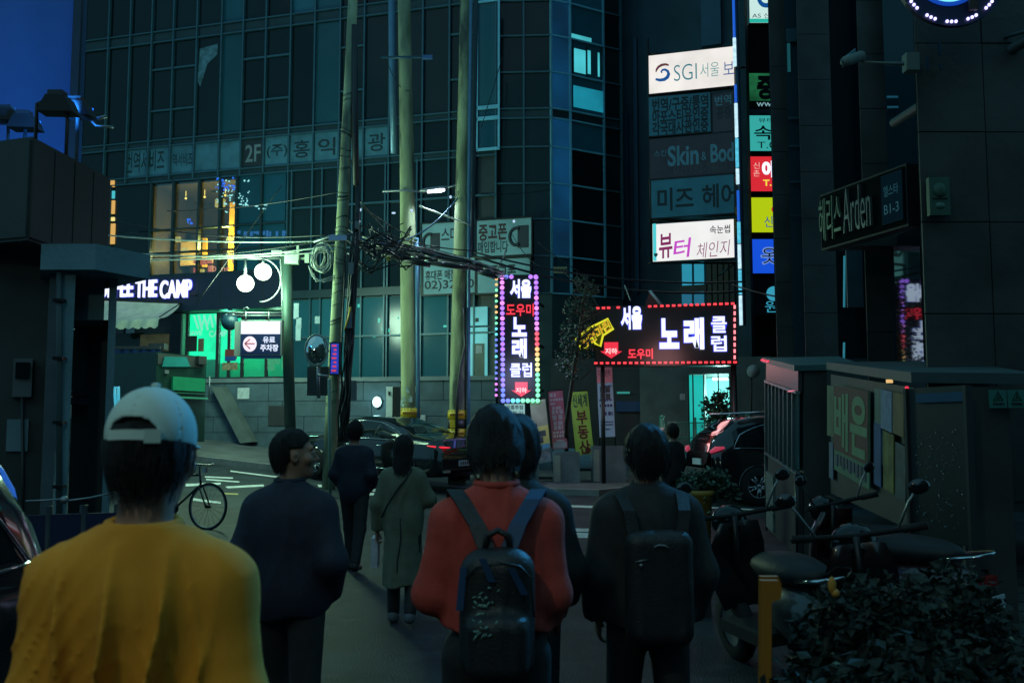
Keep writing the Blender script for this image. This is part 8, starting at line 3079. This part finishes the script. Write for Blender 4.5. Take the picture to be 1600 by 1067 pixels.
# 4 -- man in black on the right with a thin black rucksack
X4, Y4 = (1008 - 800) / F * 4.1, 4.1
p4, J4, s4, hp4, R4 = person('man in a black jacket on the right of the group, short hair', (X4, Y4, 0), R(5), H=1.605, hair='short', yaw=R(14),
    top='black_jacket', topmat=BLACKCL, hem=.90, topoff=.040, fold=(.008, .16, 17, None), pantsmat=DARKPANTS, vox=.012, collar=1.505, armw=1.05, bodyw=1.05,
    arms=dict(L=((-.215, -.03, 1.12), (-.205, .08, .92)), R=((.22, -.03, 1.12), (.205, .08, .92))), neckband=BLACKCL)
bk4 = thing('backpack', 'flat black rucksack with a small pale curved emblem on the man in black', 'backpack')
bf_ = Field((-.22, -.40, .80), (.22, -.08, 1.42), .011)
bf_.rbox((0, -.225, 1.11), (.145, .06, .24), .06)
bf_.disp(folds(.005, .2, 23))
bf_.build('bag_body', BP, bk4)
m_ = MB()
m_.tube([(-.036, -.290, 1.285), (-.015, -.293, 1.294), (.008, -.293, 1.292), (.026, -.290, 1.280)], .0045, 5)
m_.build('emblem', M('grey emblem', (.16, .20, .22), .5), bk4)
m_ = MB()
m_.tube([(-.115, -.285, 1.225), (-.09, -.292, 1.232), (-.065, -.292, 1.235)], .0025, 5)
m_.sphere((-.092, -.297, 1.213), .008, 8, 6)
m_.build('zip_pull', STEEL, bk4)
for e_ in (-1, 1):
    m2 = MB()
    pts_ = [(e_ * .10, -.21, 1.30), (e_ * .12, -.19, 1.42), (e_ * .135, -.09, 1.487), (e_ * .14, .03, 1.48), (e_ * .145, .13, 1.36), (e_ * .145, .155, 1.2)]
    for i in range(len(pts_) - 1):
        a, b = Vector(pts_[i]), Vector(pts_[i + 1])
        m2.hexa(a + Vector((-.026, 0, 0)), (.052, 0, 0), b - a, (0, -.010, .008))
    m2.build('shoulder_strap', BP, bk4)
bk4.location = p4.location - Vector((0, 0, .02))
bk4.scale = (s4, s4, s4)
bk4.rotation_euler = p4.rotation_euler

# 5 -- older man in navy, face turned to the right
p5, J5, s5, hp5, R5 = person('man in a navy jacket with his face turned right in profile', ((458 - 800) / F * 4.5, 4.5, 0), R(-8), H=1.595, hair='crop', yaw=R(-64), face=True,
    top='navy_jacket', topmat=NAVYCL, hem=.86, topoff=.034, fold=(.008, .15, 19, None), pantsmat=DARKPANTS, vox=.012, collar=1.515, armw=.98, bodyw=1.05, bodyvox=.0065,
    arms=dict(L=((-.225, -.06, 1.14), (-.17, .10, .96)), R=((.235, -.07, 1.13), (.17, .10, .95))), neckband=NAVYCL)

# 6 -- dark figure by the leaning pole
G6 = G(552, 893)
p6, *_r = person('person all in black walking ahead beside the thin pale post', (G6.x, G6.y, G6.z), R(-10), H=1.62, hair='short', top='dark_coat', topmat=NAVYCL, hem=.80, topoff=.03,
    fold=(.006, .15, 29, None), pantsmat=DARKPANTS, vox=.014, bodyvox=.009, stride=.2, arms=dict(L=((-.235, -.03, 1.13), (-.16, .10, .95)), R=((.22, -.05, 1.13), (.16, .14, .98))))

# 7 -- woman in an olive trench coat
W7 = G(628, 975)
p7, J7, s7, hp7, R7 = person('woman in an olive trench coat with black hair, papers in her left hand', (W7.x, W7.y, W7.z), R(-4), H=1.51, female=True, hair='bob', nod=R(6),
    top='trench_coat', topmat=OLIVECL, hem=.36, topoff=.026, fold=(.010, .13, 33, None), pantsmat=M('black tights', (.012, .012, .013), .6), vox=.012, bodyvox=.008, coat=True, collar=1.47,
    arms=dict(L=((-.235, -.03, 1.12), (-.255, .04, .86), ((-.05, .15, -1), (1, .1, 0), (0, 1, 0), 1.0)), R=((.245, .02, 1.16), (.20, .24, 1.20), ((-.3, .9, .2), (-.8, 0, -.5), (0, .2, 1), .9))),
    shoemat=M('grey trainers', (.10, .12, .13), .5))
m_ = MB()
m_.tube([np.array(q) * s7 for q in ((.10, -.11, 1.46), (.05, -.158, 1.36), (-.03, -.168, 1.26), (-.12, -.160, 1.12), (-.185, -.10, 1.0))], .008, 6)
place_under(m_.build('bag_strap', BLACKCL), p7)
m_ = MB()
m_.tube([np.array((.178 * math.cos(t), .142 * math.sin(t), 1.055 + .01 * math.sin(2 * t))) * s7 for t in [2 * math.pi * q / 28 for q in range(28)]], .014, 6, True)
place_under(m_.build('coat_belt', OLIVECL), p7)
m_ = MB()
m_.tube([np.array((-.005 + .02 * math.sin(z * 9), -.165 - .01 * (1.0 - z), z)) * s7 for z in (1.0, .8, .6, .42)], .006, 5)
place_under(m_.build('coat_vent', BLACKCL), p7)
pp = thing('papers', 'white folded papers held in the left hand of the woman in olive', 'papers')
w_ = Vector(J7['wrL'])
MB().hexa(w_ + Vector((-.045, -.02, -.30)), (.05, .02, 0), (0, .10, .02), (.0, .0, .24)).build('sheet', M('white leaflet', (.62, .64, .72), .6, var=.15, scale=25), pp)
pp.location = p7.location
pp.rotation_euler = p7.rotation_euler

# 8 -- small distant figure by the green fence
G8 = P(1050, 672, 14.5)
p8, *_r = person('small distant person in dark clothes standing before the green mesh fence', (G8.x, 14.5, ground_z(G8.x, 14.5)), R(40), H=1.56, hair='short', top='dark_top', topmat=BLACKCL, hem=.84, topoff=.02,
    fold=(.005, .15, 39, None), pantsmat=DARKPANTS, vox=.016, bodyvox=.009)
